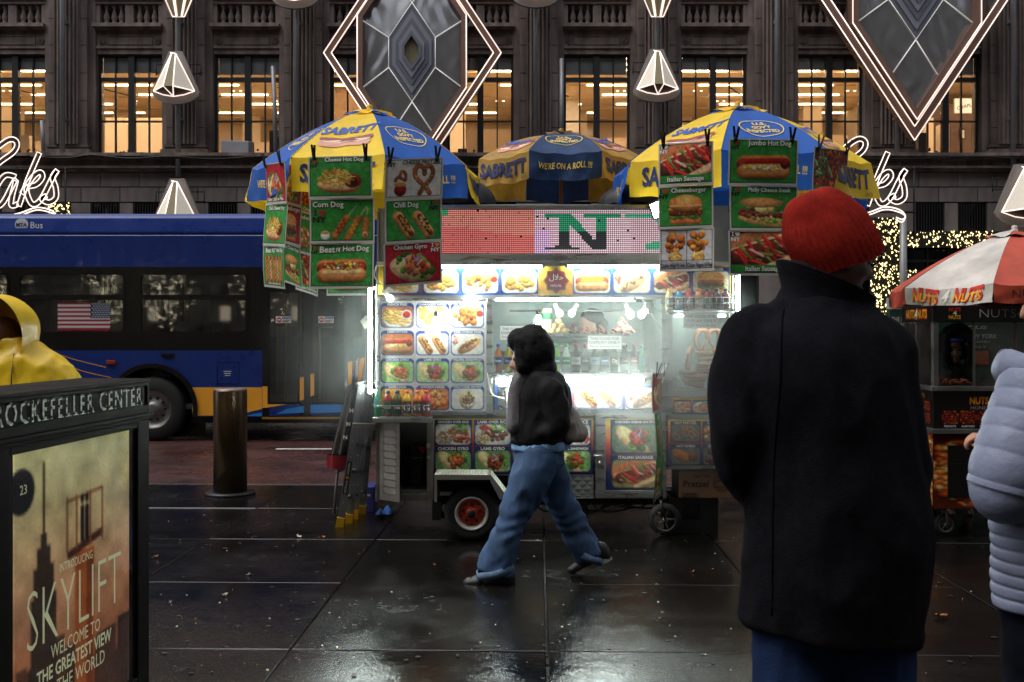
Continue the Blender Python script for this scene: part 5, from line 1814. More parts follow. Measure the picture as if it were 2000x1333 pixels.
# lower sign band under the bottle shelf
band = Pic(70, 12, (0, 0, 0))
band.grad([(40, 80, 170), (230, 120, 50), (250, 200, 70), (60, 70, 150), (220, 90, 60), (60, 80, 170), (60, 80, 170), (210, 80, 60), (60, 80, 170)])
mb = MB(print_mat)
mb.picture(band.out(.02), lambda u, v: (cX(966 + 326 * u), CY - .012, cZ(800 - 48 * v)), print_mat)
cb(mb, 966, 1292, 742, 800, -.011, .03, steel_dull)
sign2 = mb.build('sign_band', cart)
for k, a, b in (('corndog', 976, 1042), ('hotdog', 1046, 1117), ('chilidogs', 1121, 1215), ('chilicheese', 1221, 1290)):
 tile(sign2, 'menu_picture', k, 'HOT DOGS' if k == 'corndog' else None, a, b, 752, 799, -.016, (238, 226, 210), hs=.12)
mb = MB(steel)
mb.bb(cX(978), cX(984), CY - .07, CY - .02, cZ(788), cZ(756))
mb.bb(cX(973), cX(989), CY - .035, CY - .012, cZ(792), cZ(753))
mb.build('pull_handle', cart, bevel=.004)
# lower middle panel and right hand door
def gpanel(name, a, b, q0, q1, y, parent=None):
 g = Pic(14, 24, (0, 0, 0))
 g.grad([(236, 200, 60), (236, 150, 50), (214, 60, 40), (120, 50, 80), (36, 48, 110), (30, 40, 96)], True)
 m_ = MB(print_mat)
 m_.picture(g.out(.02), lambda u, v: (cX(a) + (cX(b) - cX(a)) * u, CY + y, cZ(q1) + (cZ(q0) - cZ(q1)) * v), print_mat)
 cb(m_, a, b, q0, q1, y + .002, y + .03, steel_dull)
 return m_.build(name, parent or cart)
low = gpanel('picture_panel', 846, 1158, 818, 926, -.008)
navy = (24, 34, 84)
for k, h_, a, q0, gg in (('rice', 'CHICKEN OVER RICE', 849, 820, 0), ('lambrice', 'LAMB OVER RICE', 926, 820, 0), ('rice', 'MIX OVER RICE', 1004, 820, 0), ('rice', 'FISH OVER RICE', 1082, 820, 0),
      ('gyro', 'CHICKEN GYRO', 849, 872, 1), ('lambgyro', 'LAMB GYRO', 926, 872, 1), ('gyro', 'MIX GYRO', 1004, 872, 1), ('falafel', 'FALAFEL SANDWICH', 1082, 872, 1)):
 tile(low, 'menu_picture', k, h_, a, a + 73, q0, q0 + 51, -.012, (190, 196, 190) if not gg else (110, 150, 90), GREENS if gg else None, blue=navy, white=None, hs=.16, mt=.17)
mb = MB(steel)
O = [(cX(1163), cZ(808)), (cX(1300), cZ(808)), (cX(1300), cZ(972)), (cX(1163), cZ(972))]
I = [(cX(1182), cZ(818)), (cX(1292), cZ(818)), (cX(1292), cZ(957)), (cX(1182), cZ(957))]
mb.ring(O, I, CY - .022, CY + .02)
door = mb.build('service_door', cart, bevel=.003)
gpanel('door_picture', 1182, 1292, 818, 957, -.012, door)
tile(door, 'menu_picture', 'lambgyro', 'CHICKEN KEBAB ON PITA', 1192, 1290, 820, 887, -.016, (110, 130, 104), blue=navy, white=None, hs=.12, mt=.14)
tile(door, 'menu_picture', 'sausage', 'ITALIAN SAUSAGE', 1192, 1290, 889, 955, -.016, (150, 140, 90), blue=navy, white=None, hs=.12, mt=.14)
mb = MB(steel)
for q in (872, 886): cb(mb, 1160, 1166, q, q + 7, -.04, -.005)
mb.build('hasp', door)
mb = MB(steel)
mb.tube([(cX(1158), CY - .04, cZ(890)), (cX(1166), CY - .05, cZ(889)), (cX(1176), CY - .045, cZ(888))], .006, 6)
cb(mb, 1171, 1177, 868, 882, -.045, -.02)
mb.tube([(cX(1170), CY - .03, cZ(900)), (cX(1170), CY - .04, cZ(908))], .008, 8)
cb(mb, 1131, 1138, 795, 812, -.04, -.005)
mb.build('latch', door)
# louvred door, swung a little open, over a dark compartment
hx0, hy0 = cX(742), CY - .02
ang = R(-38)
def D(u, z, o=0.0): return (hx0 + u * math.cos(ang) - o * math.sin(ang) * -1, hy0 + u * math.sin(ang) + o * math.cos(ang), z)
DW, z0, z1 = .215, cZ(975), cZ(823)
def dbox(mb_, u0, u1, a, b, o0, o1, m=None):
 vs = [D(u, z, o) for u in (u0, u1) for z in (a, b) for o in (o0, o1)]
 mb_.add(vs, [(0, 1, 3, 2), (4, 6, 7, 5), (0, 4, 5, 1), (2, 3, 7, 6), (0, 2, 6, 4), (1, 5, 7, 3)], m)
mb = MB(dirty_steel)
dbox(mb, 0, .045, z0, z1, 0, .025)
dbox(mb, DW - .045, DW, z0, z1, 0, .025)
dbox(mb, .045, DW - .045, z0, z0 + .05, 0, .025)
dbox(mb, .045, DW - .045, z1 - .055, z1, 0, .025)
dbox(mb, .045, DW - .045, z0 + .05, z1 - .055, .02, .024)
ldoor = mb.build('louvred_door', cart, bevel=.003)
for i in range(9):
 z = z0 + .055 + i * .0545
 mb = MB(dirty_steel)
 a, b = .047, DW - .047
 vs = [D(a, z + .046, .012), D(b, z + .046, .012), D(b, z, -.016), D(a, z, -.016), D(a, z + .046, .018), D(b, z + .046, .018), D(b, z + .004, .012), D(a, z + .004, .012)]
 mb.add(vs, [(0, 3, 2, 1), (4, 5, 6, 7), (0, 1, 5, 4), (3, 7, 6, 2), (0, 4, 7, 3), (1, 2, 6, 5)])
 mb.build('slat', ldoor)
mb = MB(dirty_steel)
cb(mb, 834, 847, 820, 976, -.02, .03)
cb(mb, 734, 741, 820, 980, -.02, .03)
cb(mb, 741, 834, 965, 977, -.02, .03)
cb(mb, 834, 840, 866, 874, -.03, -.018, steel)
cb(mb, 834, 840, 890, 896, -.03, -.018, steel)
mb.build('compartment_frame', cart, bevel=.003)
mb = MB(mat('compartment_lining', S(96, 96, 90), .6, .2, .3, 4))
cb(mb, 742, 845, 822, 824, .03, .8)
cb(mb, 742, 845, 822, 960, .8, .82)
cb(mb, 741, 743, 822, 960, .03, .8)
mb.build('compartment', cart)
mb = MB(steel_dull)
mb.tube([(cX(782), CY + .2, cZ(901)), (cX(834), CY + .2, cZ(901))], .006, 6)
mb.build('compartment_rail', cart)
red_pl = mat('red_plastic', S(190, 24, 50), .35, var=.1)
mb = MB(red_pl)
fc = (cX(821), CY + .22, 0)
mb.lathe([(.008, cZ(909)), (.010, cZ(894)), (.048, cZ(884)), (.050, cZ(877)), (.046, cZ(877)), (.006, cZ(893))], fc, 18)
mb.build('funnel', None, (fc[0], fc[1], cZ(909)), label='red plastic funnel hanging in the open dark compartment of the cart', cat='funnel')
mb = MB(black_plastic)
cb(mb, 795, 818, 880, 958, .3, .6)
for q in range(6): cb(mb, 797, 816, 884 + q * 8, 888 + q * 8, .29, .3, dark_metal)
mb.build('generator', None, (cX(806), CY + .45, cZ(958)), bevel=.01, label='dark ribbed generator box deep in the open compartment', cat='generator')
# wheel, tread plate fender, axle, jack wheel
tread = bpy.data.materials.new('tread_plate')
tread.use_nodes = True
_n = tread.node_tree
_b = _n.nodes['Principled BSDF']
_b.inputs['Base Color'].default_value = (*S(178, 176, 164), 1)
_b.inputs['Metallic'].default_value = .85
_b.inputs['Roughness'].default_value = .38
mb = MB(tread)
ya, yb = CY - .30, CY - .008
fz0 = .505
xa, xb, xc = PX(848, ya), PX(958, ya), PX(990, ya)
def plate(p0, p1, th=.005):
 """plate between two XZ points, ya..yb, with raised lozenges on its outer face"""
 d = Vector((p1[0] - p0[0], 0, p1[1] - p0[1]))
 l = d.length
 d.normalize()
 n = Vector((-d.z, 0, d.x))
 if n.z < 0: n = -n
 A_, B_ = Vector((p0[0], 0, p0[1])), Vector((p1[0], 0, p1[1]))
 vs = [tuple(q + n * o + Vector((0, yy, 0))) for q in (A_, B_) for yy in (ya, yb) for o in (0, -th)]
 mb.add(vs, [(0, 1, 3, 2), (4, 6, 7, 5), (0, 4, 5, 1), (2, 3, 7, 6), (0, 2, 6, 4), (1, 5, 7, 3)])
 i = 0
 t = .015
 while t < l - .01:
  for k in range(8):
   yy = ya + .02 + k * .036 + (i % 2) * .018
   if yy > yb - .01: continue
   c = A_ + d * t + n * .001
   u = (d + Vector((0, 1 if (i + k) % 2 else -1, 0))).normalized()
   w = n.cross(u)
   q = [c + u * .013, c + w * .004, c - u * .013, c - w * .004]
   q = [tuple(v + Vector((0, yy, 0))) for v in q] + [tuple(c + n * .004 + Vector((0, yy, 0)))]
   mb.add(q, [(0, 1, 4), (1, 2, 4), (2, 3, 4), (3, 0, 4)])
  t += .022
  i += 1
plate((xa, fz0 + .002), (xb, fz0))
plate((xb + .001, fz0), (xc, fz0 - .155))
mb.bb(xa, xa + .02, ya + .001, yb, fz0 - .20, fz0 - .006)
mb.bb(xa + .021, xb, ya - .004, ya - .0005, fz0 - .035, fz0 + .001)
mb.add([(xb, ya - .002, fz0 - .002), (xc, ya - .002, fz0 - .157), (xc - .05, ya - .002, fz0 - .185), (xb, ya - .002, fz0 - .05)], [(0, 3, 2, 1)])
mb.build('fender', cart)
wc = Vector((PX(921, CY - .24), CY - .14, .205))
mb = MB(rubber)
mb.lathe([(.125, -.085), (.17, -.10), (.196, -.085), (.205, -.05), (.205, .05), (.196, .085), (.17, .10), (.125, .085)], wc, 36, rubber, axis='Y', caps=False)
for i in range(36):
 a = i * math.pi / 18
 mb.box((0, 0, 0), (.008, .10, .006), rubber, Matrix.Translation(wc) @ Matrix.Rotation(a, 4, 'Y') @ Matrix.Translation((0, 0, .205)))
wl = mb.build('wheel', cart)
mb = MB(mat('white_rim', S(196, 194, 188), .45, .2, .15, 12))
mb.lathe([(.128, -.09), (.124, -.098), (.112, -.092), (.10, -.06), (.098, -.05), (.098, .0)], wc, 32, axis='Y', caps=False)
mb.build('rim', wl)
hub_red = mat('rusty_red_hub', S(206, 66, 34), .55, .1, .45, 22)
mb = MB(hub_red)
mb.lathe([(.10, -.045), (.094, -.055), (.07, -.062), (.045, -.062), (.040, -.085), (.03, -.098), (.002, -.098)], wc, 28, hub_red, axis='Y', caps=False)
mb.lathe([(.034, -.086), (.032, -.100), (.002, -.101)], wc, 20, dark_metal, axis='Y')
for i in range(5):
 a = i * math.pi * 2 / 5 + .3
 c = wc + Vector((.066 * math.cos(a), -.064, .066 * math.sin(a)))
 mb.lathe([(.013, .01), (.013, -.012), (.002, -.014)], c, 8, dark_metal, axis='Y', smooth=False)
 c = wc + Vector((.078 * math.cos(a + .63), -.0565, .078 * math.sin(a + .63)))
 mb.lathe([(.010, .002), (.010, -.004)], c, 10, dark_metal, axis='Y', smooth=False)
mb.build('hub', wl)
mb = MB(dark_metal)
mb.tube([wc + Vector((0, .1, 0)), wc + Vector((0, 1.25, 0))], .03, 8)
mb.bb(cX(842), cX(1300), CY + .18, CY + .26, .20, .26)
mb.bb(cX(842), cX(1300), CY + 1.0, CY + 1.08, .20, .26)
mb.bb(cX(845), cX(862), CY - .05, CY + .12, .12, .26)
mb.bb(cX(846), cX(900), CY - .02, CY + .05, .13, .17)
mb.build('chassis', cart)
mb = MB(rubber)
mb.lathe([(.002, -.07), (.12, -.09), (.196, -.085), (.205, 0), (.196, .085), (.12, .09)], wc + Vector((0, 1.3, 0)), 28, rubber, axis='Y')
mb.build('wheel', cart)
mb = MB(black_plastic, dark_metal)
rr_ = random.Random(3)
for k in range(7):
 x = cX(1040 + k * 28)
 pts = [(x, CY + .1, .25), (x + .10, CY + .05, .19 + rr_.uniform(-.03, .03)), (x + .28, CY + .12, .22 + rr_.uniform(-.06, .0)), (x + .40, CY + .15, .26)]
 mb.tube(spline(pts, 5), .008, 5)
mb.bb(cX(1100), cX(1150), CY + .1, CY + .4, .10, .24, black_plastic)
mb.build('cable_bundle', cart)
jc = Vector((PX(1300, CY - .08), CY - .02, .125))
mb = MB(rubber, steel_dull, dark_metal)
mb.lathe([(.085, -.03), (.118, -.03), (.125, 0), (.118, .03), (.085, .03)], jc, 28, rubber, axis='Y', caps=False)
jw = mb.build('jack_wheel', cart)
mb = MB(steel_dull)
for i in range(5):
 a = i * math.pi * 2 / 5
 mb.tube([jc + Vector((.012 * math.cos(a), -.012, .012 * math.sin(a))), jc + Vector((.088 * math.cos(a), -.012, .088 * math.sin(a)))], .008, 5)
mb.lathe([(.022, -.04), (.022, .04)], jc, 12, steel_dull, axis='Y')
mb.lathe([(.09, .02), (.09, -.022), (.084, -.022), (.084, .02)], jc, 24, steel_dull, axis='Y', caps=False)
mb.build('spoke_hub', jw)
mb = MB(dark_metal)
for s in (-.045, .045): mb.tube([jc + Vector((0, s, 0)), jc + Vector((-.03, s, .10)), jc + Vector((-.03, 0, .16))], .01, 6)
mb.tube([jc + Vector((-.03, 0, .15)), (jc.x - .03, jc.y, .36)], .018, 8)
mb.build('jack_fork', jw)
# red lettered LED matrix
mb = MB(steel)
cb(mb, 856, 1294, 402, 410, -.06, .05)
cb(mb, 856, 1294, 497, 511, -.06, .05)
cb(mb, 852, 858, 402, 511, -.06, .05)
cb(mb, 1292, 1298, 402, 511, -.06, .05)
led = mb.build('led_sign', cart, bevel=.004)
mb = MB(mat('led_board', S(30, 22, 22), .5))
cb(mb, 858, 1292, 410, 497, -.03, .05)
mb.build('led_board', led)
led_m = mat('led_dot', attr=True, emit=(1, 1, 1), estr=.66, var=0, sample='AUTO', rough=.4)
mb = MB(led_m)
mb.col = {}
NX, NY = 108, 22
rl = np.random.RandomState(5)
def in_poly(x, y, poly):
 c = False
 j = len(poly) - 1
 for i in range(len(poly)):
  if (poly[i][1] > y) != (poly[j][1] > y) and x < (poly[j][0] - poly[i][0]) * (y - poly[i][1]) / (poly[j][1] - poly[i][1]) + poly[i][0]: c = not c
  j = i
 return c
Npoly = [(1064, 419), (1116, 419), (1160, 470), (1165, 470), (1165, 428), (1141, 426), (1141, 419), (1210, 419), (1210, 426), (1185, 428), (1185, 489), (1158, 489), (1112, 440), (1110, 440), (1110, 482), (1130, 484), (1130, 488), (1062, 488), (1062, 484), (1090, 482), (1090, 428), (1064, 426)]
Ypoly = [(1218, 419), (1292, 419), (1292, 440), (1270, 428), (1245, 425), (1218, 425)]
Y2 = [(1258, 478), (1292, 470), (1292, 490), (1262, 488)]
for j in range(NY):
 for i in range(NX):
  px, q = 859.5 + (i + .5) * 432 / NX, 411 + (j + .5) * 85 / NY
  if rl.rand() < .004: continue
  if px < 1044:
   col = np.array((1.0, .34, .27)) if q < 452 + 8 * math.sin(px * .02) else np.array((1.0, .22, .20))
   col = col * (1.0 if rl.rand() > .02 else .6)
   if px < 876 and q < 424: col = np.array((.05, .45, .2))
  else:
   t = (px - 1044) / 250
   col = np.array((1.0, .50 + .2 * t, .62 + .2 * t)) if (j % 2 or px > 1230) else np.array((1.0, .80, .88))
   if px < 1075 and q > 450: col = np.array((1.0, .62, 1.0))
   if in_poly(px, q, Npoly): col = np.array((.04, .40, .20)) if q < 454 else np.array((.035, .04, .045))
   if in_poly(px, q, Ypoly) or in_poly(px, q, Y2): col = np.array((.10, .62, .38))
  x, z = cX(px), cZ(q)
  s = .0056
  k = len(mb.v)
  mb.v += [(x - s, CY - .034, z - s), (x + s, CY - .034, z - s), (x + s, CY - .034, z + s), (x - s, CY - .034, z + s)]
  for d in range(4): mb.col[k + d] = col
  mb.f.append((k, k + 1, k + 2, k + 3)); mb.mi.append(0); mb.sm.append(False)
mb.build('led_dot', led, kind='stuff')
# tube lamps
def tube_lamp(p0, p1, r=.011, lm=None):
 m_ = MB(lm or lamp_white)
 m_.tube([p0, p1], r, 8)
 o = m_.build('tube_lamp', cart)
 m_ = MB(steel)
 v = (Vector(p1) - Vector(p0)).normalized()
 m_.tube([Vector(p0) - v * .02, Vector(p0)], r * 1.25, 8)
 m_.tube([Vector(p1), Vector(p1) + v * .02], r * 1.25, 8)
 m_.build('end_cap', o)
tube_lamp((cX(862), CY - .075, cZ(522.5)), (cX(1058), CY - .075, cZ(522.5)))
tube_lamp((cX(1108), CY - .075, cZ(522.5)), (cX(1290), CY - .075, cZ(522.5)))
tube_lamp((cX(968), CY - .005, cZ(586)), (cX(1236), CY - .005, cZ(586)), .009)
tube_lamp((cX(970), CY - .075, cZ(743)), (cX(1254), CY - .075, cZ(743)), .010, lamp_hot)
tube_lamp((cX(724), CY - .03, cZ(768)), (cX(724), CY - .03, cZ(556)), .013, lamp_hot)
tube_lamp((cX(1318), CY + .03, cZ(617)), (cX(1418), CY + .03, cZ(617)), .008)
tube_lamp((cX(1440), CY - .03, cZ(668)), (cX(1440), CY - .03, cZ(536)), .014)
mb = MB(steel)
for a in ((721, 727, 550, 772, -.012, .005), (1437, 1443, 530, 672, -.012, .005), (727, 736, 560, 566, -.01, .01), (727, 736, 760, 766, -.01, .01), (1432, 1437, 545, 551, -.01, .01), (1058, 1108, 500, 521, -.085, -.05)):
 mb = MB(steel)
 cb(mb, *a)
 mb.build('lamp_bracket', cart)
mb = MB(black_plastic)
c = (cX(1279), CY - .16, cZ(415))
Mr = Matrix.Translation(c) @ Matrix.Rotation(R(-22), 4, 'Y') @ Matrix.Rotation(R(18), 4, 'X')
mb.box((0, .03, 0), (.10, .04, .13), black_plastic, Mr)
fl = mb.build('floodlight', cart)
mb = MB(mat('flood_lens', (1, 1, 1), .4, emit=(.88, 1, .95), estr=40, var=0))
mb.box((0, .008, 0), (.085, .006, .11), None, Mr)
mb.build('lens', fl)
# serving bay: glass, shelves
mb = MB(glass('display_pane', (.96, .985, .975), .8, .04))
cb(mb, 963, 1292, 588, 730, .008, .013)
mb.build('display_pane', cart)
mb = MB(steel)
cb(mb, 962, 1292, 728.5, 731, .01, .40)
mb.build('bottle_shelf', cart)
mb = MB(glass('shelf_glass', (.9, .96, .94), 1, .03), steel)
cb(mb, 985, 1235, 654, 656, .12, .55)
cb(mb, 985, 1235, 653, 656.5, .112, .12, steel)
mb.build('display_shelf', cart)
mb = MB(steel)
cb(mb, 1000, 1240, 658, 690, .50, .56)
cb(mb, 963, 1290, 690, 729, .62, 1.0, steel_dull)
mb.tube([(cX(1240), CY + .5, cZ(605)), (cX(995), CY + .5, cZ(605))], .008, 6)
mb.build('grill_hood', cart)
mb = MB(steel)
cb(mb, 733, 845, 813, 822, -.16, .02)
mb.tube([(cX(735), CY - .155, cZ(790)), (cX(843), CY - .155, cZ(790))], .004, 5)
mb.build('side_shelf', cart, bevel=.003)
mb = MB(steel_dull)
cb(mb, 690, 736, 826, 838, -.05, .0)
mb.build('tow_bracket', cart, bevel=.003)
mb = MB(white_paint)
mb.add([(cX(705), CY - .04, cZ(628)), (cX(716), CY - .045, cZ(616)), (cX(727), CY - .04, cZ(630)), (cX(714), CY - .035, cZ(644))], [(0, 3, 2, 1)])
mb.build('price_card', cart)
# pretzel cabinet on the right end
mb = MB(steel)
for a, b, q0, q1 in ((1303, 1312, 612, 912), (1424, 1432, 612, 912)): cb(mb, a, b, q0, q1, -.03, .02)
cb(mb, 1312, 1424, 762, 776, -.03, .5)
cb(mb, 1312, 1424, 606, 612, -.03, .5)
cb(mb, 1303, 1432, 810, 818, -.03, .5)
cb(mb, 1303, 1432, 908, 916, -.03, .5)
cb(mb, 1312, 1424, 612, 916, .5, .52, back_in)
mb.build('pretzel_cabinet', cart, bevel=.003)
mb = MB(glass('display_pane'))
cb(mb, 1312, 1424, 613, 762, -.012, -.007)
mb.build('cabinet_pane', cart)
p1 = gpanel('picture_panel', 1312, 1424, 777, 809, -.02)
for k, a in (('kebab', 1315), ('rice', 1351), ('wings', 1387)): tile(p1, 'menu_picture', k, None, a, a + 34, 781, 807, -.024, (120, 130, 140), blue=navy, white=None)
p2 = gpanel('picture_panel', 1303, 1432, 819, 908, -.034)
for k, h_, a, q0 in (('pretzels', 'HOT PRETZEL', 1308, 822), ('kebab', 'CORN NUTS', 1370, 822), ('knish', 'HOT KNISH', 1308, 867), ('chestnuts', 'CHESTNUTS', 1370, 867)):
 tile(p2, 'menu_picture', k, h_, a, a + 59, q0, q0 + 41, -.038, (110, 112, 110), blue=navy, white=None, hs=.16, mt=.17)
mb = MB(steel)
cb(mb, 1296, 1428, 605, 609, -.20, -.02)
for q in (583, 594): mb.tube([(cX(1297), CY - .195, cZ(q)), (cX(1427), CY - .195, cZ(q))], .0035, 5)
for a in range(1298, 1430, 13): mb.tube([(cX(a), CY - .195, cZ(606)), (cX(a), CY - .195, cZ(583))], .0025, 4)
mb.build('bottle_rack', cart)
mb = MB(steel_dull)
cb(mb, 1306, 1422, 402, 520, .0, .06)
mb.build('end_post', cart)
# ------------------------------------------------------------------ things standing on and in the cart
def pbottle(name, px, base_q, Y, hgt, r, liquid, lab, capc, label, group, word=None, wordc=None, clear=False, sport=False):
 x, z = PX(px, Y), PZ(base_q, Y)
 root = thing(name, label, 'bottle', (x, Y, z), group)
 lm = mat('drink_%d_%d_%d' % liquid, S(*liquid), .08, 0, .05, 10, coat=.8)
 m_ = MB(lm)
 if sport: prof = [(.7, 0), (1, .04), (1, .30), (.86, .36), (.86, .46), (1, .52), (1, .62), (.9, .70), (.5, .80), (.45, .86)]
 else: prof = [(.75, 0), (.95, .03), (.9, .12), (1, .2), (.97, .36), (1, .52), (.94, .62), (.62, .74), (.36, .84), (.34, .9)]
 m_.lathe([(a * r, z + b * hgt) for a, b in prof], (x, Y, 0), 14)
 m_.build('bottle_body', root)
 m_ = MB(mat('cap_%d_%d_%d' % capc, S(*capc), .4, var=.05))
 t = .84 if sport else .9
 rc = .52 if sport else .42
 m_.lathe([(rc * r, z + t * hgt), (rc * r, z + (t + .1) * hgt), (rc * r * .8, z + (t + .12) * hgt)], (x, Y, 0), 12)
 m_.build('cap', root)
 if lab:
  m_ = MB(mat('label_%d_%d_%d' % lab, S(*lab), .4, var=.05))
  q0, q1 = (.10, .56) if sport else (.30, .56)
  n = 12
  vs, fs = [], []
  for i in range(n + 1):
   a = -math.pi + i * math.pi / n
   for zz in (q0, q1): vs.append((x + r * 1.02 * math.cos(a), Y + r * 1.02 * math.sin(a), z + zz * hgt))
  for i in range(n): fs.append((2 * i, 2 * i + 2, 2 * i + 3, 2 * i + 1))
  m_.add(vs, fs)
  if word:
   wm = mat('print_%d_%d_%d' % wordc, S(*wordc), .5)
   def bend(a, b): t_ = a / r; return (x + r * 1.05 * math.sin(t_), Y - r * 1.05 * math.cos(t_), z + (q0 + q1) / 2 * hgt + b)
   m_.text(word, r * 1.5, (q1 - q0) * hgt * .62, bend, wm, bold=.02, shear=.15 if not sport else 0)
  m_.build('label', root)
 return root
g = 'soft drink bottles lined up behind the display glass'
BYs = CY + .10
soda = [(973, (240, 120, 20), (60, 50, 140), (30, 80, 190), 'orange soda bottle, leftmost behind the display glass', 'Fanta', (250, 250, 250)),
  (993, (246, 200, 20), (70, 60, 150), (30, 80, 190), 'yellow soda bottle, second from left behind the display glass', 'Fanta', (250, 250, 250)),
  (1012, (190, 40, 50), (90, 40, 90), (230, 230, 230), 'red soda bottle beside the yellow one, behind the walker hood', 'Fanta', (250, 250, 250)),
  (1031, (120, 60, 130), (70, 40, 120), (60, 40, 120), 'purple soda bottle hidden behind the walker hood', 'Fanta', (250, 250, 250)),
  (1050, (60, 30, 22), (120, 60, 30), (200, 160, 60), 'brown root beer bottle hidden behind the walker hood', None, None),
  (1068, (214, 200, 150), (200, 170, 60), (200, 170, 60), 'pale ginger ale bottle just behind the walker hood', None, None),
  (1087, (110, 200, 60), (40, 130, 60), (60, 180, 80), 'bright green soda bottle right beside the walker hood', 'Dew', (240, 250, 240)),
  (1106, (196, 226, 206), (30, 140, 80), (60, 170, 90), 'clear soda bottle with a green label', 'Sprite', (250, 250, 250)),
  (1125, (34, 20, 18), (200, 204, 206), (190, 40, 40), 'dark cola bottle with a silver label and red cap', 'Coke', (180, 30, 36)),
  (1143, (28, 18, 18), (30, 30, 32), (200, 60, 60), 'dark cola bottle with a black label', 'Coke', (210, 210, 210)),
  (1162, (36, 22, 20), (150, 176, 196), (236, 236, 236), 'dark cola bottle with a pale grey blue label, under the paper notice', 'pepsi', (30, 60, 150)),
  (1181, (36, 24, 24), (30, 80, 170), (40, 110, 210), 'dark cola bottle with a blue label and blue cap', 'pepsi', (240, 240, 240)),
  (1200, (44, 16, 20), (130, 26, 40), (60, 60, 60), 'dark red soda bottle with a maroon label', 'Dr', (240, 240, 240)),
  (1219, (36, 22, 22), (120, 40, 50), (210, 210, 210), 'dark cola bottle with a faded plum label', 'Cola', (220, 210, 210)),
  (1238, (40, 20, 18), (196, 40, 44), (180, 40, 40), 'dark cola bottle with a bright red label, last of the dark row', 'Coke', (250, 250, 250))]
for px, lq, lb, cp, lab, wd, wc_ in soda:
 pbottle('soda_bottle', px, 729, BYs, .225, .034, lq, lb, cp, lab, g, wd, wc_)
pbottle('water_bottle', 1254, 729, BYs, .215, .026, (110, 190, 150), (130, 200, 190), (80, 170, 120), 'slim green mineral water bottle at the right end of the glass display', g)
g = 'drink bottles on the small steel side shelf'
BYs = CY - .08
for px, lq, lb, cp, lab, wd, wc_, sp in (
  (738, (60, 170, 120), (120, 200, 190), (200, 220, 210), 'green mineral water bottle at the left end of the side shelf', None, None, False),
  (758, (176, 50, 50), (60, 100, 70), (40, 50, 90), 'red juice bottle with a dark blue cap on the side shelf', 'Kiwi', (230, 230, 240), True),
  (776, (96, 100, 50), (50, 70, 60), (40, 50, 90), 'olive tea bottle with a dark blue cap on the side shelf', 'Tea', (230, 230, 240), True),
  (795, (240, 186, 40), (70, 66, 56), (230, 120, 40), 'yellow sports drink bottle with an orange cap on the side shelf', 'G', (240, 240, 240), True),
  (815, (240, 130, 30), (90, 66, 50), (230, 120, 40), 'orange sports drink bottle on the side shelf', 'G', (240, 240, 240), True),
  (833, (206, 30, 50), (100, 50, 50), (230, 80, 60), 'red sports drink bottle at the right end of the side shelf', 'G', (240, 240, 240), True)):
 pbottle('drink_bottle', px, 813, BYs, .205 if sp else .225, .034 if sp else .030, lq, lb, cp, lab, g, wd, wc_, False, sp)
g = 'drink bottles in the wire rack above the pretzel cabinet'
BYs = CY - .12
for px, lq, lb, cp, lab, wd in (
  (1307, (250, 236, 150), (120, 120, 110), (250, 180, 60), 'pale yellow sports drink, leftmost in the wire rack', 'G'),
  (1326, (60, 180, 230), (110, 120, 130), (240, 120, 50), 'bright blue sports drink in the wire rack', 'G'),
  (1345, (226, 60, 80), (120, 100, 100), (240, 110, 50), 'pink red sports drink in the wire rack', 'G'),
  (1364, (246, 150, 40), (120, 110, 90), (240, 120, 50), 'orange sports drink in the wire rack', 'G'),
  (1382, (176, 50, 40), (60, 110, 60), (40, 50, 80), 'red juice bottle with a green label in the wire rack', None),
  (1400, (90, 50, 40), (70, 70, 60), (40, 50, 80), 'dark brown tea bottle in the wire rack', None),
  (1417, (150, 50, 46), (110, 40, 50), (40, 50, 80), 'dark red juice bottle, rightmost in the wire rack', None)):
 pbottle('drink_bottle', px, 605, BYs, .165, .030, lq, lb, cp, lab, g, wd, (240, 240, 240), False, True)
# paper notices
def notice(px0, px1, q0, q1, y, label):
 m_ = MB(white_paint)
 cb(m_, px0, px1, q0, q1, y, y + .003)
 x, h = cX((px0 + px1) / 2), cZ(q0) - cZ(q1)
 w = cX(px1) - cX(px0)
 nb = mat('notice_blue', S(36, 60, 120), .6)
 ng = mat('notice_grey', S(110, 110, 116), .6)
 for i, (s, ww, mm) in enumerate((('THIS FOOD FOR', .86, nb), ('DISPLAY ONLY', .92, nb), ('Fresh Items Inside', .88, ng))):
  m_.wtext(s, x, CY + y - .003, cZ(q0) - h * (.22 + .29 * i), w * ww, h * .19, mm, bold=.0, fit='both')
 m_.build('paper_notice', None, (x, CY + y, cZ(q1)), label=label, cat='paper notice', group='white paper notices about display food')
notice(1148, 1213, 656, 682, -.03, 'white paper notice hanging over the dark cola bottles')
notice(977, 1035, 637, 664, -.03, 'white paper notice at the left of the serving window, partly behind the walker hood')
notice(1333, 1400, 612, 642, -.036, 'white paper notice on the pretzel cabinet glass under the wire rack')
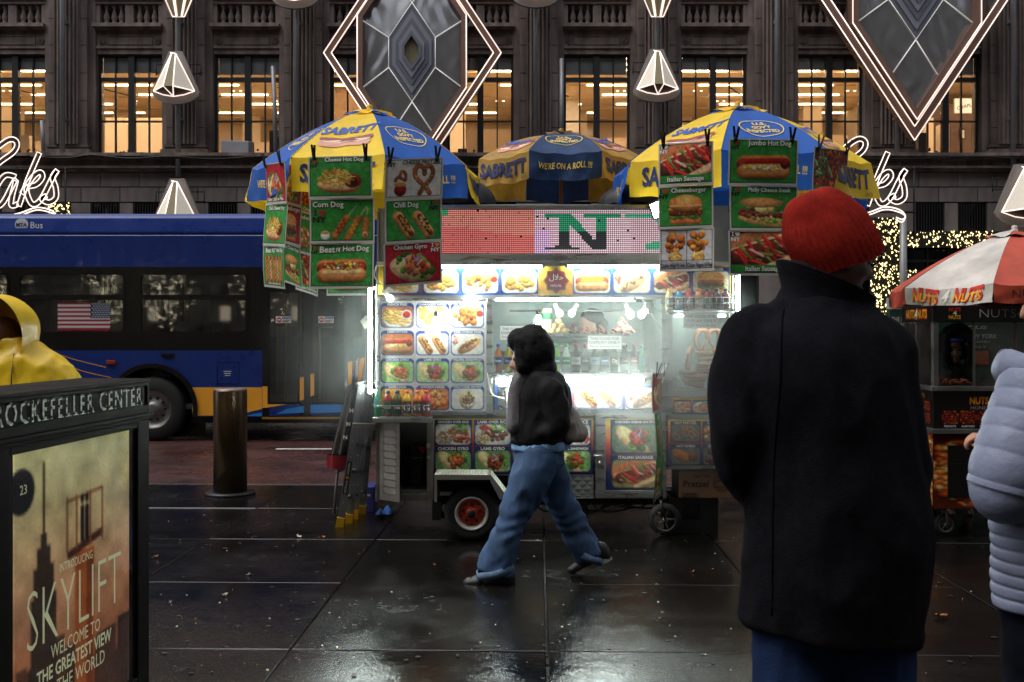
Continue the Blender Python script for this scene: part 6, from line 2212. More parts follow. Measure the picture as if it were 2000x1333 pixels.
# display food on the glass shelf
tan = mat('potato_ball', S(214, 176, 120), .6, var=.15, vs=30)
g = 'food on the display shelf behind the glass'
zs = cZ(653.8)
for i, (px, q, lab) in enumerate(((1079, 0, 'bottom left'), (1091, 0, 'bottom middle'), (1103, 0, 'bottom right'), (1085, 1, 'upper left'), (1097, 1, 'upper right'), (1091, 2, 'topmost'))):
 m_ = MB(tan)
 yy = CY + .22
 c = (PX(px, yy), yy, zs + .027 + q * .040)
 m_.ball(c, .0265, 12, k=8)
 m_.build('potato_ball', None, (c[0], c[1], c[2] - .027), label='round tan potato ball, %s of the small pyramid on the display shelf' % lab, cat='food', group=g)
def heap(px, w, h, cols, label, n=40, s=.012, seed=1):
 r2 = random.Random(seed)
 yy = CY + .24
 x = PX(px, yy)
 ms = [mat('heap_%d_%d_%d' % c, S(*c), .5, var=.25, vs=40) for c in cols]
 m_ = MB(*ms)
 for i in range(n):
  t = r2.random() ** 1.3
  a = r2.uniform(0, 6.28)
  rr = w * (1 - t) * math.sqrt(r2.random())
  m_.ball((x + rr * math.cos(a), yy + rr * .8 * math.sin(a), zs + s * .8 + t * h), (s, s, s * .85), 7, r2.choice(ms), 5)
 m_.build('food_heap', None, (x, yy, zs), label=label, cat='food', group=g)
heap(1120, .055, .075, [(120, 72, 60), (96, 54, 46)], 'small brown meatball heap beside the potato ball pyramid', 46, .012, 2)
heap(1147, .055, .05, [(200, 130, 100), (170, 90, 70)], 'low pinkish food heap below the vendor face', 34, .012, 3)
heap(1172, .07, .06, [(130, 60, 50), (100, 44, 40), (180, 110, 80)], 'dark red meat heap in the middle of the display shelf', 50, .012, 4)
heap(1215, .10, .11, [(206, 150, 130), (190, 120, 96), (150, 70, 60), (224, 180, 150)], 'large pale sausage heap at the right end of the display shelf', 90, .017, 5)
m_ = MB(mat('beige_can', S(226, 206, 170), .5, var=.1, vs=9), mat('can_green', S(60, 140, 90), .5))
yy = CY + .3
m_.lathe([(.04, zs), (.042, zs + .01), (.042, zs + .20), (.038, zs + .21)], (PX(1068, yy), yy, 0), 18)
m_.lathe([(.0425, zs + .12), (.0425, zs + .17)], (PX(1068, yy), yy, 0), 18, MATS['can_green'])
m_.build('tall_can', None, (PX(1068, yy), yy, zs), label='tall beige can with a green mark on the display shelf', cat='can', group=g)
# pretzels in the right hand cabinet
pz = mat('pretzel_crust', S(176, 112, 62), .45, var=.25, vs=18, coat=.2)
salt = mat('pretzel_salt', S(236, 228, 214), .6)
pc = spline([(-.30, -.62), (-.18, -.25), (.30, .15), (.42, .42), (.28, .60), (.08, .50), (0, .26), (-.08, .50), (-.28, .60), (-.42, .42), (-.30, .15), (.18, -.25), (.30, -.62)], 6)
# classic loop: outer ring with crossed arms
pring = spline([(.06, -.05), (.24, -.36), (.02, -.52), (-.40, -.40), (-.56, .02), (-.40, .42), (-.12, .36), (0, .10), (.12, .36), (.40, .42), (.56, .02), (.40, -.40), (-.02, -.52), (-.24, -.36), (-.06, -.05)], 5)
m_ = MB(pz, salt)
npt = len(pring)
path = [(a * .20, 0.012 * math.sin(i / npt * 6.28 * 2), b * .20) for i, (a, b) in enumerate(pring)]
m_.tube(path, [.012 + .010 * math.sin(math.pi * i / (npt - 1)) for i in range(npt)], 8)
r2 = random.Random(8)
for i in range(60):
 p = path[r2.randrange(npt)]
 m_.box((p[0] + r2.uniform(-.012, .012), p[1] - .019, p[2] + r2.uniform(-.012, .012)), (.004, .004, .004), salt)
pzm = m_.mesh('pretzel')
g = 'soft pretzels stacked in the right hand cabinet'
yy = CY + .16
def pretzel(px, q, rot, label, y=yy, sc=1.0):
 link('pretzel', pzm, None, (PX(px, y), y, PZ(q, y)), label=label, cat='pretzel', group=g, rot=rot, scale=(sc,) * 3)
pretzel(1383, 664, (R(6), 0, R(4)), 'big salted pretzel standing upright on top of the pretzel pile', sc=.90)
pretzel(1347, 699, (R(8), R(10), R(72)), 'pretzel standing on edge at the left of the pile', sc=.85)
names = ('topmost', 'second', 'third', 'fourth', 'lowest')
for i in range(5): pretzel(1386 + (i % 2) * 3 - 1, 689 + i * 11, (R(84), R(0), R(12 + 50 * i)), 'flat pretzel, %s of the tall right stack' % names[i], yy + .02, .86)
for i in range(4): pretzel(1352 + (i % 2) * 3, 727 + i * 8, (R(84), R(0), R(30 + 70 * i)), 'flat pretzel, %s of the short left stack' % ('topmost', 'second', 'third', 'lowest')[i], yy - .02, .80)
m_ = MB(mat('crumpled_foil', S(206, 206, 200), .28, .9, .2, 30, .9, 26))
r2 = random.Random(12)
m_.grid(18, 6, lambda u, v: (PX(1320 + 92 * u, yy) + r2.uniform(-.006, .006), yy - .10 + .05 * v + .10 * math.sin(v * 3.0) * 0 + r2.uniform(-.012, .012), cZ(761) + .105 * v + r2.uniform(-.004, .004)), smooth=False)
m_.bb(PX(1322, yy), PX(1410, yy), yy - .04, yy + .18, cZ(761), cZ(741))
m_.build('foil_tray', None, (PX(1366, yy), yy, cZ(761)), label='crumpled foil tray under the pretzel stacks', cat='tray')
# bare bulbs on cords
def bulb(px, q, y, ry, label, on=True, sc=1.0):
 x, z = cX(px), cZ(q)
 root = thing('light_bulb', label, 'light bulb', (x, CY + y, z), 'bare bulbs hung along the cart')
 M_ = Matrix.Translation((x, CY + y, z)) @ Matrix.Rotation(R(ry), 4, 'Y')
 m_ = MB(bulb_white if on else mat('bulb_dim', S(236, 236, 230), .3, emit=(.95, 1, .96), estr=2.0))  # the dimmer bulbs get a weak glow of their own
 m_.lathe([(.002, -.032 * sc), (.018 * sc, -.026 * sc), (.029 * sc, -.006 * sc), (.027 * sc, .010 * sc), (.015 * sc, .034 * sc), (.013 * sc, .042 * sc)], (0, 0, 0), 14, M=M_)
 m_.build('bulb', root)
 m_ = MB(white_paint if ry else black_plastic)
 m_.lathe([(.015 * sc, .042 * sc), (.016 * sc, .075 * sc), (.008 * sc, .085 * sc)], (0, 0, 0), 12, M=M_)
 m_.build('socket', root)
 m_ = MB(steel_dull)
 p0 = M_ @ Vector((0, 0, .082 * sc))
 m_.tube([p0, (p0.x + (cX(px) - p0.x) * .5, CY + y, p0.z + .02), (x, CY + y + .0, p0.z + .045)], .004, 5)
 m_.build('cord', root)
bulb(766, 584, -.13, -45, 'round bulb at the left end of the menu board, under the gyro poster', False)
bulb(920, 581, -.13, 40, 'lit bulb at the top right of the menu board')
bulb(853, 630, -.10, 0, 'lit bulb hanging in front of the chicken nuggets picture')
bulb(1052, 626, .10, 0, 'lit bulb hanging just above the walker hood')
bulb(1094, 612, .08, -30, 'left bulb of the dim pair in the serving window', False)
bulb(1118, 612, .08, 34, 'right bulb of the dim pair in the serving window', False)
bulb(1233, 614, .08, -24, 'left bulb of the bright pair at the right of the serving window')
bulb(1256, 614, .08, 26, 'right bulb of the bright pair at the right of the serving window')
mb = MB(white_paint)
for pts, y in (([(1270, 590), (1275, 615), (1290, 640), (1300, 655)], .02), ([(1278, 596), (1285, 606), (1298, 612)], .02), ([(740, 521), (736, 540), (746, 556), (760, 560)], -.14), ([(952, 728), (958, 760), (966, 772), (986, 778)], -.08), ([(1268, 720), (1276, 738), (1288, 730), (1298, 712), (1292, 740), (1284, 754), (1272, 760)], -.09)):
 mb = MB(white_paint)
 mb.tube([(cX(a), CY + y, cZ(b)) for a, b in spline(pts, 5)], .005, 5)
 mb.build('cord', cart)
mb = MB(white_paint)
cb(mb, 1262, 1276, 590, 604, .03, .06)
cb(mb, 1266, 1278, 600, 612, .02, .05)
mb.build('outlet_box', None, (cX(1269), CY + .05, cZ(612)), label='white plastic power outlet box inside the serving window at right', cat='outlet')
# bundles of dark sheeting on the cart roof
tarp = mat('black_sheet', S(30, 30, 32), .5, var=.3, vs=5, bump=.5, bs=12)
def sheet(px, w, q, h, y, label, seed):
 r2 = random.Random(seed)
 m_ = MB(tarp)
 x, z = PX(px, y), PZ(q, y)
 n, k = 18, 8
 m_.grid(n, k, lambda u, v: (x + w * math.cos(u * 6.2832) * (1 - .55 * v ** 2) * (1 + .10 * math.sin(u * 31 + seed)), y + .28 * math.sin(u * 6.2832) * (1 - .5 * v ** 2), z + h * v ** .8 + .012 * math.sin(u * 44)))
 m_.build('covered_bundle', None, (x, y, z), label=label, cat='bundle', group='black covered bundles on the cart roof')
sheet(912, .22, 404, .20, CY + .55, 'black covered bundle on the cart roof beside the left umbrella', 2)
sheet(1238, .27, 404, .17, CY + .55, 'black covered bundle on the cart roof beside the right umbrella', 5)
mb = MB(mat('straw_rope', S(150, 110, 70), .8, var=.3))
r2 = random.Random(2)
for i in range(7): mb.tube([(cX(900 + i * 3), CY - .075, cZ(509) + .004 * i), (cX(940 + i * 4), CY - .08, cZ(506) + .003 * r2.random()), (cX(985 + i * 2), CY - .075, cZ(509))], .004, 4)
mb.build('straw_bundle', None, (cX(945), CY - .075, cZ(510)), label='thin straw coloured bundle lying on the ledge under the red matrix sign', cat='bundle')
# carton and crate under the pretzel cabinet
kraft = mat('kraft_board', S(150, 112, 80), .75, var=.12, vs=4)
kp = mat('carton_print', S(70, 42, 34), .7)
mb = MB(kraft, kp)
y0 = CY + .02
cb(mb, 1327, 1431, 921, 973, .02, .38, kraft)
mb.wtext('Pretzel', cX(1360), CY + .017, cZ(946), .20, .060, kp, bold=.03, shear=.1)
mb.wtext('New York', cX(1372), CY + .017, cZ(931), .13, .024, kp, bold=.02)
mb.ring(*[[(cX(1410) + r * math.cos(a * .2618 * 1.0), cZ(945) + r * math.sin(a * .2618)) for a in range(24)] for r in (.064, .058)], CY + .0165, CY + .0195, kp)
for a, b, q0, q1 in ((1333, 1363, 964, 965), (1333, 1363, 970.5, 971.5), (1333, 1334, 964, 971), (1362, 1363, 964, 971)): cb(mb, a, b, q0, q1, .017, .0195, kp)
for i in range(8): cb(mb, 1337 + i * 3, 1338.5 + i * 3, 966, 969.5, .017, .0195, kp)
for k in range(5): mb.tube([(cX(1410) + .05 * math.cos(t * .5 + k), CY + .018, cZ(945) + (.018 + .007 * k) * math.sin(t * .6 + k)) for t in range(8)], .0018, 4, kp)
mb.build('carton', None, (cX(1380), CY + .2, cZ(973)), bevel=.004, label='brown cardboard pretzel carton on the black crate under the pretzel cabinet', cat='carton')
crate_m = mat('black_crate', S(28, 28, 30), .5, var=.2)
mb = MB(crate_m)
xa, xb, za, zb, ya, yb = cX(1312), cX(1405), .0, cZ(975), CY + .05, CY + .40
mb.bb(xa, xb, yb, yb + .01, za, zb)
mb.bb(xa, xa + .01, ya, yb, za, zb)
mb.bb(xb - .01, xb, ya, yb, za, zb)
mb.bb(xa, xb, ya, yb, za, za + .01)
ha, hb, hz0, hz1 = cX(1334), cX(1370), cZ(1018), cZ(988)
mb.bb(xa + .01, ha, ya, ya + .01, za + .01, zb)
mb.bb(hb, xb - .01, ya, ya + .01, za + .01, zb)
mb.bb(ha, hb, ya, ya + .01, za + .01, hz0)
mb.bb(ha, hb, ya, ya + .01, hz1, zb)
for i in range(-4, 9):
 for s in (1, -1):
  a0 = ha + i * .026
  p, q = [], None
  xs = [(a0 + s * 0, hz0), (a0 + (hz1 - hz0) * s, hz1)]
  (x0_, w0), (x1_, w1) = xs
  t0, t1 = 0.0, 1.0
  if x1_ != x0_:
   ta, tb = sorted(((ha - x0_) / (x1_ - x0_), (hb - x0_) / (x1_ - x0_)))
   t0, t1 = max(t0, ta), min(t1, tb)
  if t1 - t0 > .08: mb.tube([(x0_ + (x1_ - x0_) * t, ya + .005, w0 + (w1 - w0) * t) for t in (t0, t1)], .0045, 4)
mb.build('milk_crate', None, ((xa + xb) / 2, (ya + yb) / 2, 0), label='black plastic crate with a lattice window standing under the pretzel carton', cat='crate')
# ------------------------------------------------------------------ step ladder, furled umbrella, carton at the left end
alu = mat('ladder_aluminium', S(146, 148, 152), .42, .45, .12, 5, rvar=.1)
yel = mat('yellow_foot', S(226, 176, 30), .5, var=.15)
lad = thing('step_ladder', 'folded aluminium step ladder with yellow feet leaning at the left end of the cart', 'ladder', P(672, 1035, 7.95))
def rail(pa, pb, w=.055, t=.024):
 m_ = MB(alu)
 a, b = Vector(pa), Vector(pb)
 d = (b - a).normalized()
 u = Vector((1, 0, 0)) - d * d.x
 u.normalize()
 v = d.cross(u)
 def q(o, x, y): return tuple(o + u * x + v * y)
 vs = []
 for o in (a, b): vs += [q(o, -w / 2, -t / 2), q(o, w / 2, -t / 2), q(o, w / 2, t / 2), q(o, -w / 2, t / 2)]
 m_.add(vs, [(0, 1, 2, 3), (7, 6, 5, 4), (0, 4, 5, 1), (1, 5, 6, 2), (2, 6, 7, 3), (3, 7, 4, 0)])
 for i in range(9):                     # rivets
  c = a + (b - a) * (.06 + i * .11)
  m_.ball(tuple(c - v * t * .5 if v.y > 0 else c + v * t * .5), .006, 6, steel, 4)
 o = m_.build('rail', lad)
 m_ = MB(yel)
 z = a + d * .0
 m_.add([q(a - d * .012, -w * .65, -t), q(a - d * .012, w * .65, -t), q(a - d * .012, w * .65, t), q(a - d * .012, -w * .65, t),
   q(a + d * .075, -w * .55, -t * .8), q(a + d * .075, w * .55, -t * .8), q(a + d * .075, w * .55, t * .8), q(a + d * .075, -w * .55, t * .8)],
           [(3, 2, 1, 0), (4, 5, 6, 7), (0, 1, 5, 4), (1, 2, 6, 5), (2, 3, 7, 6), (3, 0, 4, 7)])
 m_.build('rubber_foot', lad)
 return a, b, d, u, v
f0 = P(664, 1030, 7.98)
rail((f0[0], 7.98, .01), P(707, 752, 7.72))
rail((PX(681, 8.15), 8.15, .01), P(718, 752, 7.85))
rail((PX(692, 8.32), 8.32, .01), P(722, 770, 8.05))
rail((PX(707, 8.55), 8.55, .01), P(727, 790, 8.25))
for t in (.2, .4, .6, .8):
 for (x0_, ya_), (x1_, yb_) in ((((664, 1030), 7.98), ((681, 1030), 8.15)),):
  pass
 a = Vector((f0[0], 7.98, .01)).lerp(Vector(P(707, 752, 7.72)), t)
 b = Vector((PX(707, 8.55), 8.55, .01)).lerp(Vector(P(727, 790, 8.25)), t)
 m_ = MB(alu)
 m_.tube([a + (b - a) * .0, b], .016, 6)
 m_.build('tread', lad)
m_ = MB(black_print, white_paint, yel)
a, b = Vector((f0[0], 7.98, .01)), Vector(P(707, 752, 7.72))
d = (b - a).normalized()
u = (Vector((1, 0, 0)) - d * d.x).normalized()
n = u.cross(d)
if n.y > 0: n = -n
def lp(s, x, o): q = a + d * s + u * x + n * (.012 + o); return tuple(q)
m_.add([lp(.28, -.018, .002), lp(.28, .018, .002), lp(.56, .018, .002), lp(.56, -.018, .002)], [(0, 1, 2, 3)], black_print)
m_.text('GORILLA', .11, .016, lambda p, q: lp(.345 + p, -q, .004), white_paint, bold=.03, fit='both')
m_.text('LADDERS', .10, .016, lambda p, q: lp(.50 + p, -q, .004), white_paint, bold=.03, fit='both')
m_.add([lp(.412, -.010, .004), lp(.412, .010, .004), lp(.436, .010, .004), lp(.436, -.010, .004)], [(0, 1, 2, 3)], yel)
m_.build('maker_label', lad)
m_ = MB(alu)
m_.tube([P(696, 752, 7.74), P(716, 748, 7.80), P(722, 760, 8.0)], .016, 6)
m_.bb(PX(700, 7.8), PX(722, 7.8), 7.74, 8.1, PZ(757, 7.8), PZ(751, 7.8))
m_.build('top_cap', lad)
vinyl = mat('black_vinyl', S(24, 22, 24), .25, var=.4, vs=10, bump=.6, bs=14, coat=.4)
vred = mat('red_vinyl', S(110, 18, 26), .3, var=.3, vs=8)
root = thing('furled_umbrella', 'furled black and red vendor umbrella standing upside down behind the ladder', 'umbrella', P(662, 1000, 8.3))
mb = MB(vinyl, vred)
nn = 14
def fu(u, v):
 yy_ = 8.3
 px = 692 - 28 * v if v < .8 else 692 - 28 * v
 q = 762 + 160 * v
 r = (.055 + .045 * v) * (1 + .22 * math.sin(u * 44)) * (1 if v < .85 else max(.12, 1 - (v - .85) * 6))
 return (PX(px, yy_) + r * math.cos(u * 6.2832), yy_ + r * math.sin(u * 6.2832), PZ(q, yy_))
mb.grid(28, 12, fu, vinyl)
mb.build('canopy', root)
mb = MB(vred)
mb.grid(20, 3, lambda u, v: (PX(664, 8.25) + (.105 + .012 * math.sin(u * 40)) * math.cos(u * 6.28), 8.28 + .1 * math.sin(u * 6.28), PZ(888 + 26 * v, 8.25)), vred)
mb.build('red_band', root)
mb = MB(white_paint)
for i, ch in enumerate('HNN'):
 mb.wtext(ch, PX(687 - i * 6, 8.2), 8.185, PZ(802 + i * 26, 8.2), .03, .04, white_paint, bold=.02)
mb.build('lettering', root)
mb = MB(steel_dull)
mb.tube([P(700, 700, 8.3), P(694, 770, 8.3)], .012, 6)
mb.tube([P(660, 918, 8.3), P(652, 1002, 8.35)], .012, 6)
mb.build('shaft', root)
mb = MB(mat('blue_carton', S(36, 44, 110), .5, var=.15), white_paint)
mb.bb(PX(683, 8.5), PX(726, 8.5), 8.62, 8.9, .0, .22)
mb.wtext('5', PX(700, 8.6), 8.618, .12, .05, .07, white_paint, bold=.02)
mb.wtext('HD HG', PX(714, 8.6), 8.618, .15, .08, .05, white_paint, bold=.02)
mb.build('carton', None, (PX(704, 8.7), 8.75, 0), bevel=.004, label='blue carton with white print on the ground behind the ladder', cat='carton')
mb = MB(mat('blue_tarp', S(20, 90, 170), .5, var=.2, bump=.4, bs=15))
mb.grid(10, 4, lambda u, v: (PX(733 + 30 * u, 8.3), 8.3 + .3 * v, .012 + .03 * math.sin(u * 9) * math.sin(v * 5) + .03))
mb.build('folded_tarp', None, (PX(745, 8.4), 8.4, 0), label='scrap of bright blue tarp on the ground under the louvred door', cat='tarp')
# ================================================================== UMBRELLAS AND POSTER STRIPS
def fabric(name, col, var=.10):
 m = mat(name, S(*col), .55, 0, var, 7, .55, 8, rvar=.12)
 nt = m.node_tree                       # thin cloth: some light comes through
 b = nt.nodes['Principled BSDF']
 tr = nt.nodes.new('ShaderNodeBsdfTranslucent')
 nt.links.new(b.inputs['Base Color'].links[0].from_socket, tr.inputs[0])
 mx = nt.nodes.new('ShaderNodeMixShader')
 mx.inputs[0].default_value = .3
 nt.links.new(b.outputs[0], mx.inputs[1])
 nt.links.new(tr.outputs[0], mx.inputs[2])
 nt.links.new(mx.outputs[0], nt.nodes['Material Output'].inputs['Surface'])
 return m
yellow_f = fabric('yellow_vinyl', (252, 212, 40))
blue_f = fabric('blue_vinyl', (28, 92, 186))
yellow_shaded = fabric('faded_shaded_yellow_vinyl', (186, 146, 58), .3)  # faded cloth, its colours darkened further to stand in for shade
blue_shaded = fabric('faded_shaded_blue_vinyl', (38, 68, 114), .35)
navy_p = mat('navy_print', S(22, 40, 92), .5)
gold_p = mat('gold_print', S(246, 214, 90), .5)
bluep = mat('bright_blue_print', S(22, 80, 180), .5)
bun_p = mat('bun_print', S(214, 150, 128), .5)
saus_p = mat('sausage_print', S(150, 50, 56), .5)
cream_p = mat('cream_print', S(240, 222, 190), .5)
pole_w = mat('umbrella_pole', S(150, 120, 84), .5, .1, .2, 5)
def umbrella(cx, Y, Rr, za, zr, a0, label, group, cols, n=8, hv=.22, pole_to=0.0, art=None, seed=1, flare=.10, power=1.55):
 root = thing('cart_umbrella', label, 'umbrella', (cx, Y, pole_to), group)
 r2 = random.Random(seed)
 st = 2 * math.pi / n
 H = za - zr
 jig = [[r2.uniform(0, 6.28), r2.uniform(.6, 1.4)] for _ in range(n)]
 def rim(a, t):
  return Vector((cx + Rr * t * math.sin(a), Y - Rr * t * math.cos(a), za - H * (t ** power)))
 def surf(k, u, t, off=0.0):
  a, b = R(a0) + k * st, R(a0) + (k + 1) * st
  p, q = rim(a, t), rim(b, t)
  s = p.lerp(q, u)
  m = Vector((s.x - cx, s.y - Y, 0))
  if m.length > 1e-6: m.normalize()
  s.z += (-.030 * math.sin(math.pi * u) * t + .006 * math.sin(u * 17 + jig[k][0]) * t * t)
  s += (m * .5 + Vector((0, 0, .85))) * off
  return s
 def val(k, u, v, off=0.0):
  s = surf(k, u, 1.0)
  a = R(a0) + (k + .5) * st
  m = Vector((math.sin(a), -math.cos(a), 0))
  w = math.sin(u * math.pi * 2.2 * jig[k][1] + jig[k][0])
  s += m * (flare * v * (.5 + .5 * w) * .6 + .012 * w * v + off + .008 * math.sin(u * 23 + v * 7 + jig[k][0]) * v)
  s.z -= hv * v * (1 + .04 * math.sin(u * 9 + jig[k][0]))
  return s
 for k in range(n):
  c = cols[k % 2]
  mb = MB(c)
  mb.grid(12, 12, lambda u, v: surf(k, u, .03 + .97 * v), c)
  o = mb.build('canopy_panel', root)
  mb = MB(c)
  mb.grid(16, 6, lambda u, v: val(k, u, v), c)
  o2 = mb.build('valance', root)
  if art: art(k, o, o2, surf, val, Rr, st)
 mb = MB(cols[0], cols[1])
 for k in range(n):
  c = cols[k % 2]
  mb.grid(4, 2, lambda u, v: surf(k, u, .02 + .20 * v, .018 + .012 * math.sin(u * 6 + k)), c)
 mb.build('vent_cap', root)
 mb = MB(cols[1])
 mb.lathe([(.045, za - .01), (.04, za + .02), (.022, za + .03), (.026, za + .045), (.018, za + .06), (.002, za + .064)], (cx, Y, 0), 14, cols[1])
 mb.build('finial', root)
 for k in range(n):
  mb = MB(steel_dull)
  a = R(a0) + k * st
  mb.tube([rim(a, t) - Vector((0, 0, .012)) for t in (.05, .3, .6, .85, 1.0)], .005, 5)
  mb.tube([Vector((cx, Y, zr - .05)), rim(a, .5) - Vector((0, 0, .014))], .004, 4)
  mb.build('rib', root)
 mb = MB(pole_w)
 mb.tube([(cx, Y, pole_to), (cx, Y, za - .02)], .019, 10)
 mb.build('pole', root)
 return root, surf, val
def shape(mb_, pts, fn, m, o=0.0):
 """flat outline (local metres) laid on a curved surface"""
 k = len(pts)
 c = (sum(p[0] for p in pts) / k, sum(p[1] for p in pts) / k)
 mb_.add([fn(*c)] + [fn(*p) for p in pts], [(0, i + 1, (i + 1) % k + 1) for i in range(k)], m)
def capsule2(x0, y0, x1, y1, r, n=6, bend=0.0):
 a = math.atan2(y1 - y0, x1 - x0)
 top, bot = [], []
 N = 8
 pts = []
 for i in range(N + 1):
  t = i / N
  pts.append((x0 + (x1 - x0) * t, y0 + (y1 - y0) * t + bend * math.sin(math.pi * t)))
 L_ = [(p[0] - math.sin(a) * r, p[1] + math.cos(a) * r) for p in pts]
 R_ = [(p[0] + math.sin(a) * r, p[1] - math.cos(a) * r) for p in pts]
 e1 = [(x1 + r * math.cos(a + R(90 - 180 * i / n)), y1 + r * math.sin(a + R(90 - 180 * i / n))) for i in range(1, n)]
 e0 = [(x0 + r * math.cos(a - R(90 + 180 * i / n)), y0 + r * math.sin(a - R(90 + 180 * i / n))) for i in range(1, n)]
 return L_ + e1 + R_[::-1] + e0
def sabrett_art(front, old=False, extra=None):
 def art(k, o, o2, surf, val, Rr, st):
  if k not in front: return
  hw1 = Rr * math.sin(st / 2)
  def on(tc):
   def fn(a, b, off=.006):
    t = tc - b / (Rr * 1.12)
    return surf(k, .5 + a / (2 * hw1 * max(t, .05)), t, off)
   return fn
  def onv(vc, hv):
   return lambda a, b, off=.007: val(k, .5 + a / (2 * hw1), vc - b / hv, off)
  if k % 2 == 1:
   mb = MB(bluep)
   f = on(.63)
   mb.text('SABRETT', .42, .115, lambda a, b: f(a, b + .02 + a * .18), bluep, bold=.035, shear=.25, fit='both')
   f2 = on(.80)
   shape(mb, capsule2(-.16, -.028, .16, .0, .034), lambda a, b: f2(a, b, .006), bun_p)
   shape(mb, capsule2(-.17, .010, .17, .045, .018, bend=-.01), lambda a, b: f2(a, b, .009), cream_p)
   shape(mb, capsule2(-.175, .026, .18, .062, .020, bend=-.012), lambda a, b: f2(a, b, .012), saus_p)
   mb.build('lettering', o)
   mb = MB(navy_p)
   g = onv(.46, .22)
   if not old:
    mb.text('SABRETT', .56, .125, lambda a, b: g(a - .006, b + .004, .004), gold_p, bold=.03, fit='both')
   mb.text('SABRETT', .56, .125, lambda a, b: g(a, b), navy_p, bold=.045, fit='both')
   g2 = onv(.88, .22)
   mb.text('2019' if old else '2023', .06, .024, lambda a, b: g2(a + .25, b), navy_p)
   mb.build('lettering', o2)
  else:
   f = on(.66)
   mb = MB(gold_p)
   for r0, r1 in ((1.0, .95),):
    N = 36
    vs, fs = [], []
    for i in range(N):
     a = i * 2 * math.pi / N
     for q in (r0, r1): vs.append(f(.165 * q * math.cos(a), .145 * q * math.sin(a)))
    for i in range(N): fs.append((2 * i, 2 * i + 1, 2 * ((i + 1) % N) + 1, 2 * ((i + 1) % N)))
    mb.add(vs, fs)
   for s, w, b0 in (('U.S.', .10, .078), ("GOV'T", .14, .010), ('INSPECTED', .24, -.058)):
    mb.text(s, w, .052, lambda a, b: f(a, b + b0), gold_p, bold=.03, fit='both')
   mb.build('lettering', o)
   mb = MB(gold_p)
   g = onv(.46, .22)
   mb.text("WE'RE ON A ROLL !!!", .46, .055, lambda a, b: g(a, b + .008 * math.sin(a * 14)), gold_p, bold=.02, shear=.15, fit='both')
   mb.build('lettering', o2)
 return art
ug = 'yellow and blue hot dog umbrellas over the food cart'
UL = umbrella(-1.13, 7.9, .90, 3.305, 2.82, 15, 'left yellow and blue hot dog umbrella, five poster strips hanging from its rim', ug, (blue_f, yellow_f), hv=.25, pole_to=1.75, art=sabrett_art((0, 1, 2, 6, 7)), seed=2)
UR = umbrella(1.788, 7.9, 1.0, 3.33, 2.845, -19, 'right yellow and blue hot dog umbrella, above the red knitted hat', ug, (blue_f, yellow_f), hv=.27, pole_to=1.75, art=sabrett_art((0, 1, 2, 6, 7)), seed=5)
UB = umbrella(PX(1096, 9.3), 9.3, .82, 3.40, 3.12, -22.5, 'faded, shade-darkened middle umbrella behind the red matrix sign, between the two bright ones', ug, (blue_shaded, yellow_shaded), hv=.23, pole_to=1.9, art=sabrett_art((0, 1, 7), True), seed=8, flare=.03, power=2.0)
# ------------------------------------------------------------------ poster strips
green_bg, red_bg = (56, 146, 62), (186, 36, 50)
def draw(kind, w=88, h=60):
 key = ('poster', kind, w, h)
 if key in PICS: return PICS[key]
 sd = len(PICS)
 if kind == 'pretzel': p = Pic(w, h, (222, 220, 216), sd); food(p, 'pretzel', 0, .05, .86)
 elif kind == 'platter':
  p = Pic(w, h, (206, 206, 208), sd); food(p, 'platter', 0, -.05, .88)
  A = p.asp
  p.cap(A * .5, 0, A * .5, 1, .006, (30, 30, 30), 0)
  p.cap(0, .78, A, .78, .006, (30, 30, 30), 0)
  p.put(.79 - p.Y, (176, 176, 180))
  p.cap(A * .5, .78, A * .5, 1, .008, (30, 30, 30), 0)
 elif kind == 'sausage':
  p = Pic(w, h, (70, 30, 24), sd); p.soft(8, [(90, 50, 40), (60, 40, 30), (110, 60, 50)]); food(p, 'sausage', 0, -.08, 1.15)
  p.put(.80 - p.Y, green_bg)
 elif kind == 'overrice':
  p = Pic(w, h, (120, 44, 20), sd); food(p, 'overrice'); p.put(.84 - p.Y, green_bg)
 elif kind == 'gyrored': p = Pic(w, h, red_bg, sd); food(p, 'gyrored', 0, .06, .92)
 elif kind == 'burgerred': p = Pic(w, h, (176, 24, 34), sd); food(p, 'burger', 0, .08, .84)
 elif kind == 'hotdogs5':
  p = Pic(w, h, green_bg, sd)
  for i in range(5):
   x = p.asp * (.16 + .165 * i)
   p.cap(x, .32, x, .86, .10, BUN, .5); p.cap(x, .26, x, .90, .055, SAUS, .6)
   p.line([(x + .03 * (-1) ** j, .34 + .055 * j) for j in range(10)], .014, (240, 230, 200) if i % 2 else MUST)
 else:
  p = Pic(w, h, green_bg, sd)
  food(p, {'corndog': 'corndog', 'chilidogs': 'chilidogs'}.get(kind, kind), (.08 if kind == 'corndog' else 0), .07, .86)
 p.put(np.minimum(np.minimum(p.X, p.asp - p.X), np.minimum(p.Y, 1 - p.Y)) - .012, (16, 22, 16))
 PICS[key] = p.out(.04)
 return PICS[key]
red_p = mat('red_print', S(200, 34, 40), .5)
green_p = mat('green_dark_print', S(24, 60, 30), .5)
shade_p = mat('shadow_print', S(14, 36, 18), .5)
tape_m = mat('laminate_edge', S(206, 204, 196), .25, coat=.5, var=.08)
tape_b = mat('poster_back', S(210, 206, 198), .5, var=.06)
clip_m = mat('black_clip', S(20, 20, 22), .4)
def heart(s):
 return [(s * .0625 * 16 * math.sin(t) ** 3 * .5, s * .0625 * (13 * math.cos(t) - 5 * math.cos(2 * t) - 2 * math.cos(3 * t) - math.cos(4 * t)) * .5) for t in np.linspace(6.2832, 0, 18)[:-1]]
